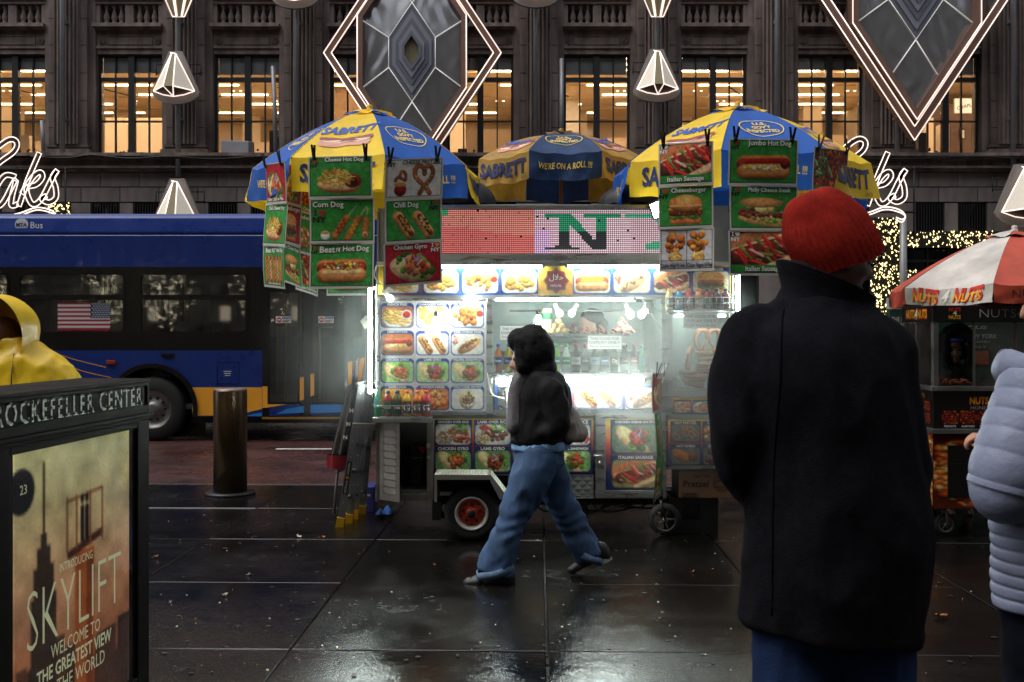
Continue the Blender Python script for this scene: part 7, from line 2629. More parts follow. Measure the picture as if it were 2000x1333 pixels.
def ny_mark(mb, f, x, y, s, dark, W, H, h_m=None):
 """I heart NY, centre x, y in metres"""
 h_m = h_m or red_p
 mb.text('I', s * .22, s * .42, lambda a, b: f(x - s * .32 + a, y + s * .26 + b, .003), dark, bold=.05)
 mb.add([f(x - s * .32 + a, y + s * .26 + b, .003) for a, b in ((-.14 * s, .15 * s), (.14 * s, .15 * s), (.14 * s, .21 * s), (-.14 * s, .21 * s))], [(0, 1, 2, 3)], dark)
 mb.add([f(x - s * .32 + a, y + s * .26 + b, .003) for a, b in ((-.14 * s, -.21 * s), (.14 * s, -.21 * s), (.14 * s, -.15 * s), (-.14 * s, -.15 * s))], [(0, 1, 2, 3)], dark)
 shape(mb, heart(s * .56), lambda a, b: f(x + s * .20 + a, y + s * .26 + b, .004), h_m)
 mb.text('NY', s * 1.05, s * .44, lambda a, b: f(x + a, y - s * .27 + b, .003), dark, bold=.045, fit='both')
def strip(label, L0, R0, rows, group, sway=0.0, clips=True, curl=.012, seed=1):
 """posters taped one under another. L0/R0 = (px, row, depth) of the top corners; rows = (kind, height px, title, marks)"""
 A, B = Vector(P(*L0)), Vector(P(*R0))
 W = (B - A).length
 rt = (B - A).normalized()
 nrm = Vector((0, 0, 1)).cross(rt).normalized()          # faces outwards
 if nrm.y > 0 and abs(rt.x) > .15: nrm = -nrm
 Ym = (L0[2] + R0[2]) / 2
 r2 = random.Random(seed)
 root = thing('poster_strip', label, 'poster strip', tuple((A + B) / 2), group)
 zt = 0.0
 for i, (kind, hp, title, mk) in enumerate(rows):
  Hh = hp / F * Ym
  gap = .010
  h = Hh - gap
  sh = r2.uniform(-.006, .006) + sway * zt
  def f(a, b, o=0.0, zt=zt, h=h, sh=sh):
   v = zt + h - b
   return tuple(A + rt * (a + sh) + Vector((0, 0, -v)) + nrm * (o + curl * math.sin(a / W * 3.3 + i * 1.3) + .012 * math.sin(v * 7 + seed)) + rt * sway * 0)
  mb = MB(print_mat, tape_m, tape_b)
  arr = draw(kind)
  m = .008
  mb.picture(arr, lambda u, v: f(m + (W - 2 * m) * u, m + (h - 2 * m) * v, .0012), print_mat)
  N = 10
  for (a0, a1, b0, b1) in ((-.003, W + .003, -gap + .001, m), (-.003, W + .003, h - m, h), (-.003, m, m, h - m), (W - m, W + .003, m, h - m)):
   mb.grid(N if a1 - a0 > .1 else 1, 8 if b1 - b0 > .1 else 1, lambda u, v: f(a0 + (a1 - a0) * u, b0 + (b1 - b0) * v, .0006), tape_m)
  mb.grid(N, 8, lambda u, v: f(-.003 + (W + .006) * u, -gap + .001 + (h + gap - .001) * v, -.002), tape_b)
  po = mb.build('poster', root)
  mb = MB(white_paint, shade_p)
  def tx(s, cx_, cy_, w_, h_, mm=white_paint, sdw=True, **kw):
   if sdw: mb.text(s, W * w_, h * h_, lambda a, b: f(W * cx_ + a + .0035, h * cy_ + b - .0035, .003), shade_p if kind not in ('gyrored', 'burgerred') else mat('maroon_print', S(70, 10, 16), .5), bold=.045, **kw)
   mb.text(s, W * w_, h * h_, lambda a, b: f(W * cx_ + a, h * cy_ + b, .0045), mm, bold=.028, **kw)
  for t in title:
   s, cx_, cy_, w_, h_ = t[:5]
   if 'fit' not in (t[5] if len(t) > 5 else {}): h_ *= 1.3; cy_ += -.012 if cy_ > .5 else .012
   kw = t[5] if len(t) > 5 else {}
   tx(s, cx_, cy_, w_, h_, **kw)
  for q in mk or ():
   x, y, s, dk = q[:4]
   ny_mark(mb, f, W * x, h * y, h * s, dk, W, h, q[4] if len(q) > 4 else None)
  mb.build('lettering', po)
  zt += Hh
 if clips:
  for c in (.08, .90):
   base = A + rt * (W * c) + nrm * .01
   mb = MB(clip_m)
   for s in (-1, 1):
    d = (Vector((0, 0, 1)) * .9 + rt * (.16 * s) + nrm * (.42 if s > 0 else .1)).normalized()
    u = rt.cross(d).normalized()
    q0, q1 = base - Vector((0, 0, .03)), base + d * .085
    w = rt * .009
    mb.add([tuple(q) for q in (q0 - w, q0 + w, q1 + w * .8, q1 - w * .8, q0 - w + u * .006, q0 + w + u * .006, q1 + w * .8 + u * .006, q1 - w * .8 + u * .006)],
                       [(0, 1, 2, 3), (7, 6, 5, 4), (0, 4, 5, 1), (1, 5, 6, 2), (2, 6, 7, 3), (3, 7, 4, 0)])
   mb.tube([tuple(base + rt * .012 + nrm * .012), tuple(base - rt * .012 + nrm * .012)], .006, 6)
   mb.build('clip', root)
 return root
K_ = black_print
gold_h = mat('gold_heart', S(230, 170, 40), .5)
plain = {'mm': black_print, 'sdw': False, 'fit': 'both'}
gp = 'food poster strips hanging from the cart umbrellas'
strip('poster strip of cheese hot dog, corn dog and best hot dog on the left umbrella', (605, 308, 6.78), (728, 305, 6.74), [
 ('cheesedog', 82, [('Cheese Hot Dog', .57, .915, .75, .105)], [(.085, .83, .20, K_)]),
 ('corndog', 87, [('Corn Dog', .29, .86, .52, .13)], [(.15, .60, .30, K_)]),
 ('besthotdog', 89, [('Best', .27, .875, .24, .12), ('Hot Dog', .72, .875, .42, .125), ('N', .435, .865, .06, .13, {}), ('Y', .455, .875, .06, .14, {})], [(.075, .85, .17, K_)])], gp, seed=1)
strip('poster strip of cheese pretzel, chili dog and red chicken gyro on the left umbrella', (751, 312, 6.80), (863, 309, 6.98), [
 ('pretzel', 79, [('CHEESE PRETZEL', .62, .91, .68, .085, {'mm': green_p, 'sdw': False, 'shear': .2}), ('NY', .10, .86, .14, .10, {'mm': black_print, 'sdw': False})], None),
 ('chilidogs', 85, [('Chili Dog', .36, .87, .56, .125)], [(.87, .84, .24, K_)]),
 ('gyrored', 83, [('Chicken Gyro', .46, .90, .68, .115)], [(.90, .86, .22, white_paint, gold_h)])], gp, seed=2)
strip('narrow edge turned poster strip at the left end of the left umbrella', (519, 322, 7.36), (556, 316, 7.04), [
 ('gyrored', 80, [('Chicken Kebab on Pita', .5, .08, .8, .08)], [(.12, .2, .2, K_)]),
 ('cheesedog', 82, [('Chili Cheese Dog', .55, .90, .8, .09)], None),
 ('hotdogs5', 82, [('Best', .25, .90, .22, .10), ('NY', .48, .90, .16, .10), ('Hot Dog', .78, .90, .36, .10), ('Ketchup  Sauerkraut  Onion', .5, .06, .9, .05)], None)], gp, seed=3)
strip('poster strip of red cheeseburger and philly steak, second from the left end', (553, 318, 7.95), (587, 326, 7.72), [
 ('gyrored', 78, [], None),
 ('burgerred', 78, [('Cheeseburger', .5, .90, .9, .12)], None),
 ('philly', 80, [('Philly Cheese Steak', .5, .90, .92, .10)], None)], gp, seed=4)
strip('tilted poster strip of sandwich and chicken over rice, half hidden by its neighbours', (572, 340, 8.25), (612, 350, 8.10), [
 ('overrice', 70, [('Chicken Over', .5, .08, .9, .10)], None),
 ('sandwich', 80, [('Sandwich', .6, .90, .7, .12)], None),
 ('overrice', 76, [('Chicken Over Rice', .5, .08, .9, .12)], [(.85, .85, .2, K_)])], gp, seed=5, sway=.05)
strip('poster at the back of the left umbrella, only its lower edge showing', (638, 500, 8.30), (726, 500, 8.35), [
 ('jumbo', 78, [('Jumbo Hot Dog', .5, .90, .8, .1)], None)], gp, clips=False, seed=6)
strip('poster strip of italian sausage, cheeseburger and wings at the left of the right umbrella', (1288, 283, 6.80), (1393, 276, 6.70), [
 ('sausage', 84, [('Italian Sausage', .5, .10, .74, .115)], [(.10, .86, .20, white_paint, white_paint)]),
 ('burger', 83, [('Cheeseburger', .56, .89, .70, .11)], [(.10, .82, .24, K_)]),
 ('platter', 84, [('Chicken Wings W/ Fries', .25, .10, .44, .13, plain), ('Chicken Nuggets W/ Fries', .75, .10, .46, .13, plain)], None)], gp, seed=7)
strip('poster strip of jumbo hot dog, philly cheese steak and italian sausage behind the red hat', (1424, 272, 6.66), (1558, 274, 6.72), [
 ('jumbo', 90, [('Jumbo Hot Dog', .58, .90, .68, .115)], [(.09, .86, .18, K_)]),
 ('philly', 88, [('Philly Cheese Steak', .58, .90, .76, .10)], [(.09, .86, .20, K_)]),
 ('sausage', 88, [('Italian Sausage', .5, .10, .72, .115)], [(.10, .86, .22, white_paint, white_paint)])], gp, seed=8)
strip('dark chicken over rice poster strip at the right end of the right umbrella', (1590, 287, 6.82), (1656, 296, 7.20), [
 ('overrice', 92, [('Chicken Over Rice', .52, .09, .84, .09)], [(.10, .88, .16, K_)]),
 ('gyrored', 84, [('Chicken Gyro', .5, .9, .7, .11)], None)], gp, seed=9)
strip('poster strip seen almost edge on in front of the cart service door', (1277, 730, 7.14), (1295, 728, 7.56), [
 ('gyrored', 76, [('Chicken Gyro', .5, .9, .7, .11)], None),
 ('chilidogs', 86, [('Chili Dog', .4, .88, .56, .12)], None),
 ('philly', 86, [('Philly Cheese Steak', .5, .08, .8, .1)], None)], gp, seed=10)
strip('green poster low at the right end of the cart, mostly behind the dark coat', (1436, 862, 7.30), (1462, 866, 7.52), [
 ('gyro', 56, [], None), ('philly', 58, [('Philly', .5, .1, .7, .1)], None)], gp, clips=False, seed=11)
mb = MB(steel)
mb.tube([(1.12, 7.40, PZ(716, 7.4)), (1.09, 7.36, PZ(728, 7.4))], .006, 5)
mb.tube([(1.06, 7.38, PZ(714, 7.4)), (1.09, 7.36, PZ(728, 7.4))], .006, 5)
mb.tube([(1.09, 7.36, PZ(728, 7.4)), (1.09, CY - .02, PZ(726, 7.4))], .006, 5)
mb.build('poster_hook', None, (1.09, 7.38, PZ(728, 7.4)), label='wire hook holding the edge turned poster strip below the soda bottles', cat='hook')
# ================================================================== NUT CART
NYF, NX0 = 7.55, 3.20
nroot = thing('nut_cart', 'black and steel roasted nut cart with nut pictures, at the right edge', 'food cart', (NX0 + .8, NYF + .28, 0))
def nX(px): return PX(px, NYF)
def nZ(q): return PZ(q, NYF)
ND, NX1 = .56, 5.15
nut_black = mat('nut_cart_black', S(22, 20, 20), .3, .1, .2, 5, coat=.2)
def nb(mb_, x0, x1, q0, q1, y0, y1, m=None): mb_.bb(x0, x1, NYF + y0, NYF + y1, nZ(q1), nZ(q0), m)
mb = MB(nut_black, steel_dull)
nb(mb, NX0 - .02, NX1, 597, 629, -.02, ND + .02, nut_black)
mb.build('header', nroot, bevel=.004)
mb = MB(steel_dull)
for x0, x1, y0, y1 in ((NX0 - .01, NX0 + .032, -.01, .03), (NX0 - .01, NX0 + .02, ND - .03, ND), (NX0 + .30, NX0 + .312, -.008, .02), (4.4, 4.43, -.008, .02)):
 nb(mb, x0, x1, 629, 755, y0, y1)
mb.bb(NX0 - .012, NX0 + .01, NYF + .30, NYF + .33, nZ(705), nZ(629))
nb(mb, NX0 - .03, NX1, 755, 764, -.03, ND + .03)
nb(mb, NX0 - .03, NX1, 838, 847, -.03, ND + .03)
nb(mb, NX0, NX1, 764, 838, .01, ND - .01, nut_black)
nb(mb, NX0, NX1, 847, 995, .01, ND - .01, nut_black)
nb(mb, 4.43, NX1, 629, 755, .0, ND, steel_dull)
mb.build('frame', nroot, bevel=.003)
mb = MB(glass('wet_pane', (.82, .82, .80), 1.6, .08, film=S(150, 146, 140), filmw=.35))
nb(mb, NX0 + .314, 4.4, 631, 754, .004, .009)
mb.build('front_pane', nroot)
mb = MB(glass('side_pane', (.8, .8, .78), 1.4, .06, film=S(120, 110, 105), filmw=.3))
mb.bb(NX0 - .004, NX0 + .002, NYF + .03, NYF + ND - .03, nZ(754), nZ(631))
mb.build('side_pane', nroot)
nut_col = mat('nut_gold_print', S(240, 176, 30), .5)
nut_redp = mat('nut_red_print', S(214, 50, 30), .5)
thin_w = mat('pale_sign_print', S(170, 168, 164), .5)
mb = MB(nut_col, nut_redp, white_paint, thin_w)
def nlogo(fn, w, h):
 for s, x, ww in (('NUTS', -.27, .42), ('NUTS', .27, .42)):
  mb.text(s, w * ww, h, lambda a, b: fn(w * x + a + .002, b - .002, .002), nut_redp, bold=.06, fit='both')
  mb.text(s, w * ww, h * .8, lambda a, b: fn(w * x + a, b, .004), nut_col, bold=.02, fit='both')
 mb.text('4', w * .13, h * 1.05, lambda a, b: fn(a, b, .006), white_paint, bold=.02, shear=.2, fit='both')
def ff(cx_, q): return lambda a, b, o=0.0: (cx_ + a, NYF - .022 - o, nZ(q) + b)
def sf(yc, q): return lambda a, b, o=0.0: (NX0 - .022 - o, yc - a, nZ(q) + b)
nlogo(sf(NYF + .27, 613), .42, .085)
nlogo(ff(nX(1978), 783), .36, .075) if False else None
for i, (s, q) in enumerate((('NUTS', 605), ('4', 612), ('NUTS', 620))):
 mb.text(s, .09 if i != 1 else .03, .030, lambda a, b: ff(nX(1862), q)(a, b, .002), (nut_redp, white_paint, nut_col)[i], bold=.03, fit='both')
mb.build('sign_lettering', nroot)
mb = MB(thin_w)
mb.text('NUTS4NUTS', .62, .062, lambda a, b: ff(nX(1990), 612.5)(a, b, .002), thin_w, bold=-.012, fit='both')
mb.build('sign_lettering', nroot)
nutp = Pic(44, 30, (70, 20, 10), 5); food(nutp, 'nuts')
nut_arr = nutp.out(.04)
def nbox_pic(name, arr, fn):
 m_ = MB(print_mat)
 m_.picture(arr, fn, print_mat)
 return m_.build(name, nroot)
for i, (a, s) in enumerate(((1840, 'PEANUTS'), (1875, 'ALMONDS'), (1910, 'CASHEWS'), (1945, 'PECANS'), (1980, 'COCONUT'))):
 o = nbox_pic('nut_picture', nut_arr if i % 2 else nut_arr[::-1, ::-1], lambda u, v: (nX(a + 33 * u), NYF + .006, nZ(828 - 25 * v)))
 m_ = MB(white_paint)
 m_.text(s, .10, .016, lambda p, q: (nX(a + 16) + p, NYF + .004, nZ(833) + q), white_paint, bold=.02)
 m_.build('lettering', o)
mb = MB(nut_col, nut_redp, white_paint)
def fl_(cx_, q): return lambda a, b, o=0.0: (cx_ + a, NYF + .006 - o, nZ(q) + b)
nlogo(fl_(nX(1936), 783), .34, .066)
mb.text('HONEY ROASTED', .34, .026, lambda a, b: fl_(nX(1940), 797)(a, b, .001), thin_w, fit='both')
nlogo(lambda a, b, o=0.0: (NX0 - .006 - o, NYF + .28 - a, nZ(775) + b), .28, .032)
mb.build('panel_lettering', nroot)
for r in range(2):
 for c in range(3):
  y0 = NYF + .47 - c * .15
  o = nbox_pic('nut_picture', nut_arr[:, ::-1] if (r + c) % 2 else nut_arr, lambda u, v: (NX0 - .004, y0 - .115 * u, nZ(805 + r * 24) + .072 * v))
# base covered in a print of sugared nuts round a black door
nb2 = Pic(120, 60, (90, 30, 10), 6)
nb2.blobs(1500, nb2.asp / 2, .5, nb2.asp * .56, .60, 0, .034, [(236, 112, 44), (246, 146, 70), (214, 86, 30), (250, 176, 104), (180, 66, 24)], .9, .8)
nb_a = nb2.out(.03)
nbox_pic('nut_print', nb_a, lambda u, v: (NX0 + (NX1 - NX0) * u, NYF + .006, nZ(994 - 146 * v)))
nbox_pic('nut_print', nb_a[:, :44], lambda u, v: (NX0 - .006, NYF + ND - .02 - (ND - .03) * u, nZ(994 - 146 * v)))
mb = MB(nut_black, red_p)
nb(mb, nX(1851), nX(1851) + 1.2, 870, 973, -.006, .01, nut_black)
nb(mb, nX(1851) + .01, nX(1851) + 1.19, 906, 908, -.010, -.006, dark_metal)
nb(mb, nX(1895), nX(1895) + .16, 898, 910, -.012, -.006, red_p)
mb.build('cupboard_door', nroot)
mb = MB(nut_black, nut_redp, nut_col, white_paint)
mb.bb(NX0 - .012, NX0 - .006, NYF + .11, NYF + ND - .06, nZ(974), nZ(866))
for s, m_, q in (('NUTS', nut_redp, 890), ('4', white_paint, 915), ('NUTS', nut_redp, 945)):
 mb.text(s, .30 if s != '4' else .09, .10, lambda a, b: (NX0 - .016, NYF + .31 - a, nZ(q) + b), m_, bold=.03, fit='both')
 mb.text(s, .28 if s != '4' else .08, .06, lambda a, b: (NX0 - .019, NYF + .31 - a, nZ(q) + b - .01), nut_col if s != '4' else white_paint, bold=.02, fit='both')
mb.build('side_door', nroot)
for x, y in ((3.33, .10), (3.33, .46), (4.95, .10), (4.95, .46)):
 c = Vector((x, NYF + y, .088))
 mb = MB(rubber)
 mb.lathe([(.062, -.02), (.082, -.02), (.088, 0), (.082, .02), (.062, .02)], c, 24, rubber, axis='Y', caps=False)
 cw = mb.build('caster_wheel', nroot)
 mb = MB(steel_dull)
 mb.lathe([(.064, .016), (.064, -.016), (.050, -.016), (.050, .016)], c, 20, axis='Y', caps=False)
 for i in range(6): mb.tube([c, c + Vector((.055 * math.cos(i * 1.047), 0, .055 * math.sin(i * 1.047)))], .006, 4)
 mb.lathe([(.016, -.03), (.016, .03)], c, 10, axis='Y')
 for s in (-.032, .032): mb.tube([c + Vector((0, s, 0)), c + Vector((.0, s, .06)), c + Vector((-.02, s, .14))], .010, 5)
 mb.build('fork', cw)
m_ = MB(mat('roast_nut', S(150, 80, 40), .4, var=.4, vs=60))
r2 = random.Random(31)
for i in range(120): m_.ball((nX(1872) + r2.uniform(-.16, .16), NYF + .17 + r2.uniform(-.10, .12), nZ(754) + .012 + .03 * r2.random()), (.012, .010, .009), 6, None, 4)
m_.build('nut_tray', None, (nX(1872), NYF + .17, nZ(754)), label='heap of roasted nuts behind the nut cart window', cat='nuts')
white_c = mat('grubby_canvas', S(200, 194, 186), .65, var=.25, vs=3, bump=.2, bs=10, streak=.25)
red_c = mat('red_canvas', S(176, 68, 46), .6, var=.25, vs=4, bump=.2, bs=10)
def nut_art(k, o, o2, surf, val, Rr, st):
 hw1 = Rr * math.sin(st / 2)
 mb = MB(nut_col, nut_redp, white_paint, black_print)
 if k == 7:
  def g(a, b, off=.006): return val(k, .5 + a / (2 * hw1), .40 - b / .14, off)
  for s, x in (('NUTS', -.19), ('NUTS', .19)):
   mb.text(s, .25, .125, lambda a, b: g(x + a + .003, b - .003, .004), black_print, bold=.05, shear=.2, fit='both')
   mb.text(s, .25, .120, lambda a, b: g(x + a, b, .006), nut_redp, bold=.05, shear=.2, fit='both')
   mb.text(s, .24, .070, lambda a, b: g(x + a - .01, b - .02, .008), nut_col, bold=.03, shear=.2, fit='both')
  mb.text('4', .07, .12, lambda a, b: g(a, b, .009), white_paint, bold=.02, shear=.2)
  mb.build('lettering', o2)
 if k == 0:
  def g(a, b, off=.006): return val(k, .5 + a / (2 * hw1), .45 - b / .14, off)
  mb.text('NUTS4NUTS', .50, .06, g, black_print, bold=-.01, fit='both')
  mb.build('lettering', o2)
umbrella(4.19, 8.3, 1.0, 2.39, 1.93, -35, 'grubby white and red umbrella over the nut cart', 'umbrellas over the nut cart', (red_c, white_c), hv=.14, pole_to=.02, art=nut_art, seed=9, flare=.05, power=1.5)
# green stall board behind the nut cart, shrub at its foot
SY = 9.5
mb = MB(mat('dark_green_board', S(22, 52, 40), .5, var=.1), white_paint, mat('brown_food_print', S(150, 84, 50), .5, var=.4, vs=20))
root = thing('stall_board', 'dark green stall board with white lettering, seen behind and through the nut cart', 'sign', (PX(1850, SY), SY, 0))
mb = MB(MATS['dark_green_board'])
mb.bb(PX(1738, SY), PX(2030, SY), SY, SY + .08, .1, PZ(604, SY))
mb.build('panel', root)
mb = MB(mat('board_header', S(150, 162, 150), .5, var=.1))
mb.bb(PX(1738, SY), PX(2030, SY), SY - .01, SY + .09, PZ(604, SY), PZ(582, SY))
mb.build('header', root)
mb = MB(thin_w)
def sb(s, px, q, w, h, **k): mb.text(s, w / F * SY, h / F * SY, lambda a, b: (PX(px, SY) + a, SY - .006, PZ(q, SY) + b), thin_w, fit='both', **k)
sb('THE FLAVOR OF', 1772, 624, 62, 9, bold=.02)
sb('NEW YORK', 1769, 636, 56, 11, bold=.03)
for q in (650, 656): sb('ROASTED NUTS', 1768, q, 54, 3)
sb('FAMOUS', 1888, 640, 80, 7, bold=.03, shear=.2)
sb('OF NEW YORK', 1908, 657, 78, 9, bold=.02)
sb('ROASTED', 1912, 668, 40, 4)
sb('DAILY', 1910, 678, 30, 4)
mb.build('lettering', root)
mb = MB(MATS['brown_food_print'])
mb.bb(PX(1888, SY), PX(1930, SY), SY - .008, SY - .004, PZ(712, SY), PZ(686, SY))
mb.build('food_print', root)
leafg = mat('shrub_green', S(44, 66, 34), .6, var=.5, vs=20)
root = thing('potted_shrub', 'small dark clipped shrub beside the nut cart, below the green board', 'shrub', (PX(1742, 9.0), 9.0, 0))
mb = MB(leafg)
r2 = random.Random(17)
for i in range(900):
 a, z = r2.uniform(0, 6.28), r2.random()
 rr = .16 * math.sin(math.pi * (.15 + .8 * z)) * (.6 + .5 * r2.random())
 c = Vector((PX(1742, 9.0) + rr * math.cos(a), 9.0 + rr * math.sin(a), .95 + .62 * z))
 d = Vector((r2.uniform(-1, 1), r2.uniform(-1, 1), r2.uniform(.0, 1))).normalized() * .035
 e = d.orthogonal().normalized() * .012
 mb.add([c - d * .3, c + e, c + d, c - e], [(0, 1, 2, 3)])
mb.build('foliage', root)
mb = MB(mat('shrub_stem', S(66, 50, 38), .8))
mb.tube([(PX(1742, 9.0), 9.0, .5), (PX(1742, 9.0), 9.0, 1.4)], [.02, .008], 6)
mb.build('trunk', root)
mb = MB(nut_black)
mb.lathe([(.15, 0), (.19, .55), (.20, .60), (.17, .60), (.16, .54)], (PX(1742, 9.0), 9.0, 0), 18, nut_black)
mb.build('planter', root)
# ================================================================== PEOPLE
from mathutils import noise as mnoise
def fuse(mb_, name, voxel, smooth=4, wr=0.0, wf=8.0, wst=(1, 1, 1), m=None, extra=None):
 """overlapping closed pieces -> one continuous smooth surface, with cloth folds of depth wr"""
 me = mb_.mesh('fusing')
 o = bpy.data.objects.new('fusing', me)
 C.objects.link(o)
 r = o.modifiers.new('r', 'REMESH')
 r.mode = 'VOXEL'
 r.voxel_size = voxel
 r.use_smooth_shade = True
 s = o.modifiers.new('s', 'SMOOTH')
 s.factor = 0.5
 s.iterations = smooth
 dg = bpy.context.evaluated_depsgraph_get()
 out = bpy.data.meshes.new_from_object(o.evaluated_get(dg))
 bpy.data.objects.remove(o)
 bpy.data.meshes.remove(me)
 out.name = name
 out.materials.clear()
 out.materials.append(m or mb_.mats[0])
 n = len(out.vertices)
 if wr or extra:
  co = np.empty(n * 3)
  no = np.empty(n * 3)
  out.vertices.foreach_get('co', co)
  out.vertices.foreach_get('normal', no)
  co, no = co.reshape(-1, 3), no.reshape(-1, 3)
  d = np.zeros(n)
  if wr:
   for i in range(n):
    p = co[i]
    q = Vector((p[0] * wf * wst[0], p[1] * wf * wst[1], p[2] * wf * wst[2]))
    a, b = mnoise.noise(q), mnoise.noise(q * 2.1 + Vector((7, 3, 1)))
    d[i] = wr * ((1 - abs(a) * 2.6) * .7 + (1 - abs(b) * 3.0) * .42 + .25 * mnoise.noise(q * 4.7))
  if extra is not None: d = d + extra(co, no)
  co = co + no * d[:, None]
  out.vertices.foreach_set('co', co.ravel())
 out.polygons.foreach_set('use_smooth', [True] * len(out.polygons))
 out.update()
 return out
def place(me, name, parent, **k):
 """mesh in world coordinates -> object parented at its base"""
 o = WL[parent.name]
 me.transform(Matrix.Translation(-o))
 return link(name, me, parent, o, **k)
def limb(mb_, pts, rs, m=None, n=14, k=5, flat=False):
 q = spline([tuple(p) + (r,) for p, r in zip(pts, rs)], k)
 mb_.tube([a[:3] for a in q], [a[3] for a in q], n, m)
 for i in (0,) if flat else (0, -1): mb_.ball(q[i][:3], q[i][3], 12, m, 8)
def loft(mb_, rings, m=None, n=28, k=4):
 """rings: (x, y, z, rx, ry) from bottom to top"""
 q = spline(rings, k)
 vs, fs = [], []
 for x, y, z, rx, ry in q:
  for j in range(n):
   a = 2 * math.pi * j / n
   vs.append((x + rx * math.cos(a), y + ry * math.sin(a), z))
 for i in range(len(q) - 1):
  for j in range(n):
   j2 = (j + 1) % n
   fs.append((i * n + j, i * n + j2, (i + 1) * n + j2, (i + 1) * n + j))
 fs.append(tuple(range(n - 1, -1, -1)))
 fs.append(tuple(range((len(q) - 1) * n, len(q) * n)))
 mb_.add(vs, fs, m, True)
def head_parts(mb_, c, f, s=1.0, pitch=0.0):
 fw = Vector((f[0], f[1], 0)).normalized()
 rt = fw.cross(Vector((0, 0, 1)))
 Mx = Matrix((rt, fw, Vector((0, 0, 1)))).transposed() @ Matrix.Rotation(pitch, 3, 'X')
 c = Vector(c)
 def w(x, y, z): return c + Mx @ (Vector((x, y, z)) * s)
 def b(p, r, n=16, k=10): mb_.ball(w(*p), tuple(q * s for q in r), n, None, k, M=Mx)
 b((0, -.012, .030), (.076, .094, .098))
 b((0, .030, -.030), (.064, .068, .085))
 b((0, .048, -.088), (.046, .046, .036))
 b((0, .082, -.104), (.022, .018, .018))
 for sx in (-1, 1):
  b((sx * .076, -.004, -.016), (.012, .026, .034))
  b((sx * .032, .080, .026), (.026, .016, .010))
  b((sx * .038, .070, -.035), (.024, .020, .022))
 limb(mb_, [w(0, .088, .012), w(0, .104, -.012), w(0, .116, -.036)], [.009 * s, .011 * s, .014 * s], n=10)
 b((0, .092, -.046), (.021, .014, .011))
 b((0, .090, -.066), (.025, .012, .008))
 b((0, .088, -.079), (.023, .012, .008))
 return w, Mx
def hand_parts(mb_, wrist, d, up, s=1.0, curl=.5):
 """palm with five bent fingers; d = pointing direction, up = back of the hand"""
 d, up = Vector(d).normalized(), Vector(up).normalized()
 sd = d.cross(up).normalized()
 w0 = Vector(wrist)
 for t in np.linspace(-.030, .030, 5): limb(mb_, [w0, w0 + d * .045 * s + sd * t * .8 * s, w0 + d * .088 * s + sd * t * s], [.017 * s, .016 * s, .013 * s], n=8, k=2)
 for i, (t, L_) in enumerate(((-.031, .066), (-.011, .078), (.010, .073), (.030, .058))):
  p = w0 + d * .088 * s + sd * t * s
  a, pts = 0.0, [p]
  for seg in (.45, .32, .23):
   a += curl * .75
   p = p + (d * math.cos(a) - up * math.sin(a)) * L_ * seg * s
   pts.append(p)
  limb(mb_, pts, [.0105 * s, .0095 * s, .0088 * s, .0075 * s], n=8, k=2)
 p = w0 + d * .03 * s - sd * .030 * s
 limb(mb_, [p, p - sd * .026 * s + d * .03 * s - up * .008, p - sd * .022 * s + d * .062 * s - up * .018], [.014 * s, .011 * s, .009 * s], n=8, k=2)
def human(root, skin, face, headc, neck, chest, pelvis, shoulders, elbows, wrists, hips, knees, ankles, toes, s=1.0, pitch=0.0, voxel=.011, hands=True, hand_dirs=None, hs=1.0):
 """one continuous body: head, trunk, tapered limbs, hands and feet"""
 mb_ = MB(skin)
 w, Mx = head_parts(mb_, headc, face, s * hs, pitch)
 limb(mb_, [w(0, -.02, -.06), Vector(neck)], [.055 * s, .060 * s])
 limb(mb_, [Vector(neck), Vector(chest), (Vector(chest) + Vector(pelvis)) / 2, Vector(pelvis)], [.062 * s, .125 * s, .110 * s, .125 * s], n=18)
 for i in range(2):
  limb(mb_, [Vector(chest) + Vector((0, 0, .03 * s)), shoulders[i], elbows[i], wrists[i]], [.065 * s, .046 * s, .038 * s, .026 * s])
  if hands:
   d = hand_dirs[i] if hand_dirs else (Vector(wrists[i]) - Vector(elbows[i]))
   u = Vector((0, 0, 1)) if abs(Vector(d).normalized().z) < .8 else Vector((0, 1, 0))
   hand_parts(mb_, wrists[i], d, (u - Vector(d).normalized() * u.dot(Vector(d).normalized())), s)
  limb(mb_, [Vector(pelvis), hips[i], knees[i], ankles[i]], [.10 * s, .082 * s, .055 * s, .038 * s])
  limb(mb_, [ankles[i], toes[i]], [.040 * s, .028 * s])
 me = fuse(mb_, 'body', voxel, 2)
 place(me, 'body', root)
 mbE = MB(mat('eye_dark', S(30, 24, 22), .15))
 for sx in (-1, 1): mbE.ball(w(sx * .031, .082, .008), .0105 * s, 10)
 mbE.build('eyes', root)
 return w, Mx
skin_t = mat('skin_tan', S(170, 122, 96), .5, var=.08, vs=14)
skin_d = mat('skin_brown', S(104, 70, 54), .5, var=.10, vs=14)
skin_l = mat('skin_light', S(206, 160, 136), .5, var=.08, vs=14)
denim = mat('blue_denim', S(52, 80, 116), .8, var=.5, vs=5, bump=.25, bs=260)
denim_d = mat('dark_denim', S(26, 42, 74), .9, spec=.15, var=.5, vs=7, bump=.25, bs=260)
shoe_m = mat('black_shoe', S(26, 26, 28), .5, var=.2, vs=10)
sole_m = mat('pale_sole', S(150, 146, 140), .6, var=.15)
hair_m = mat('dark_hair', S(14, 12, 11), .8, var=.3, vs=40, spec=.2)
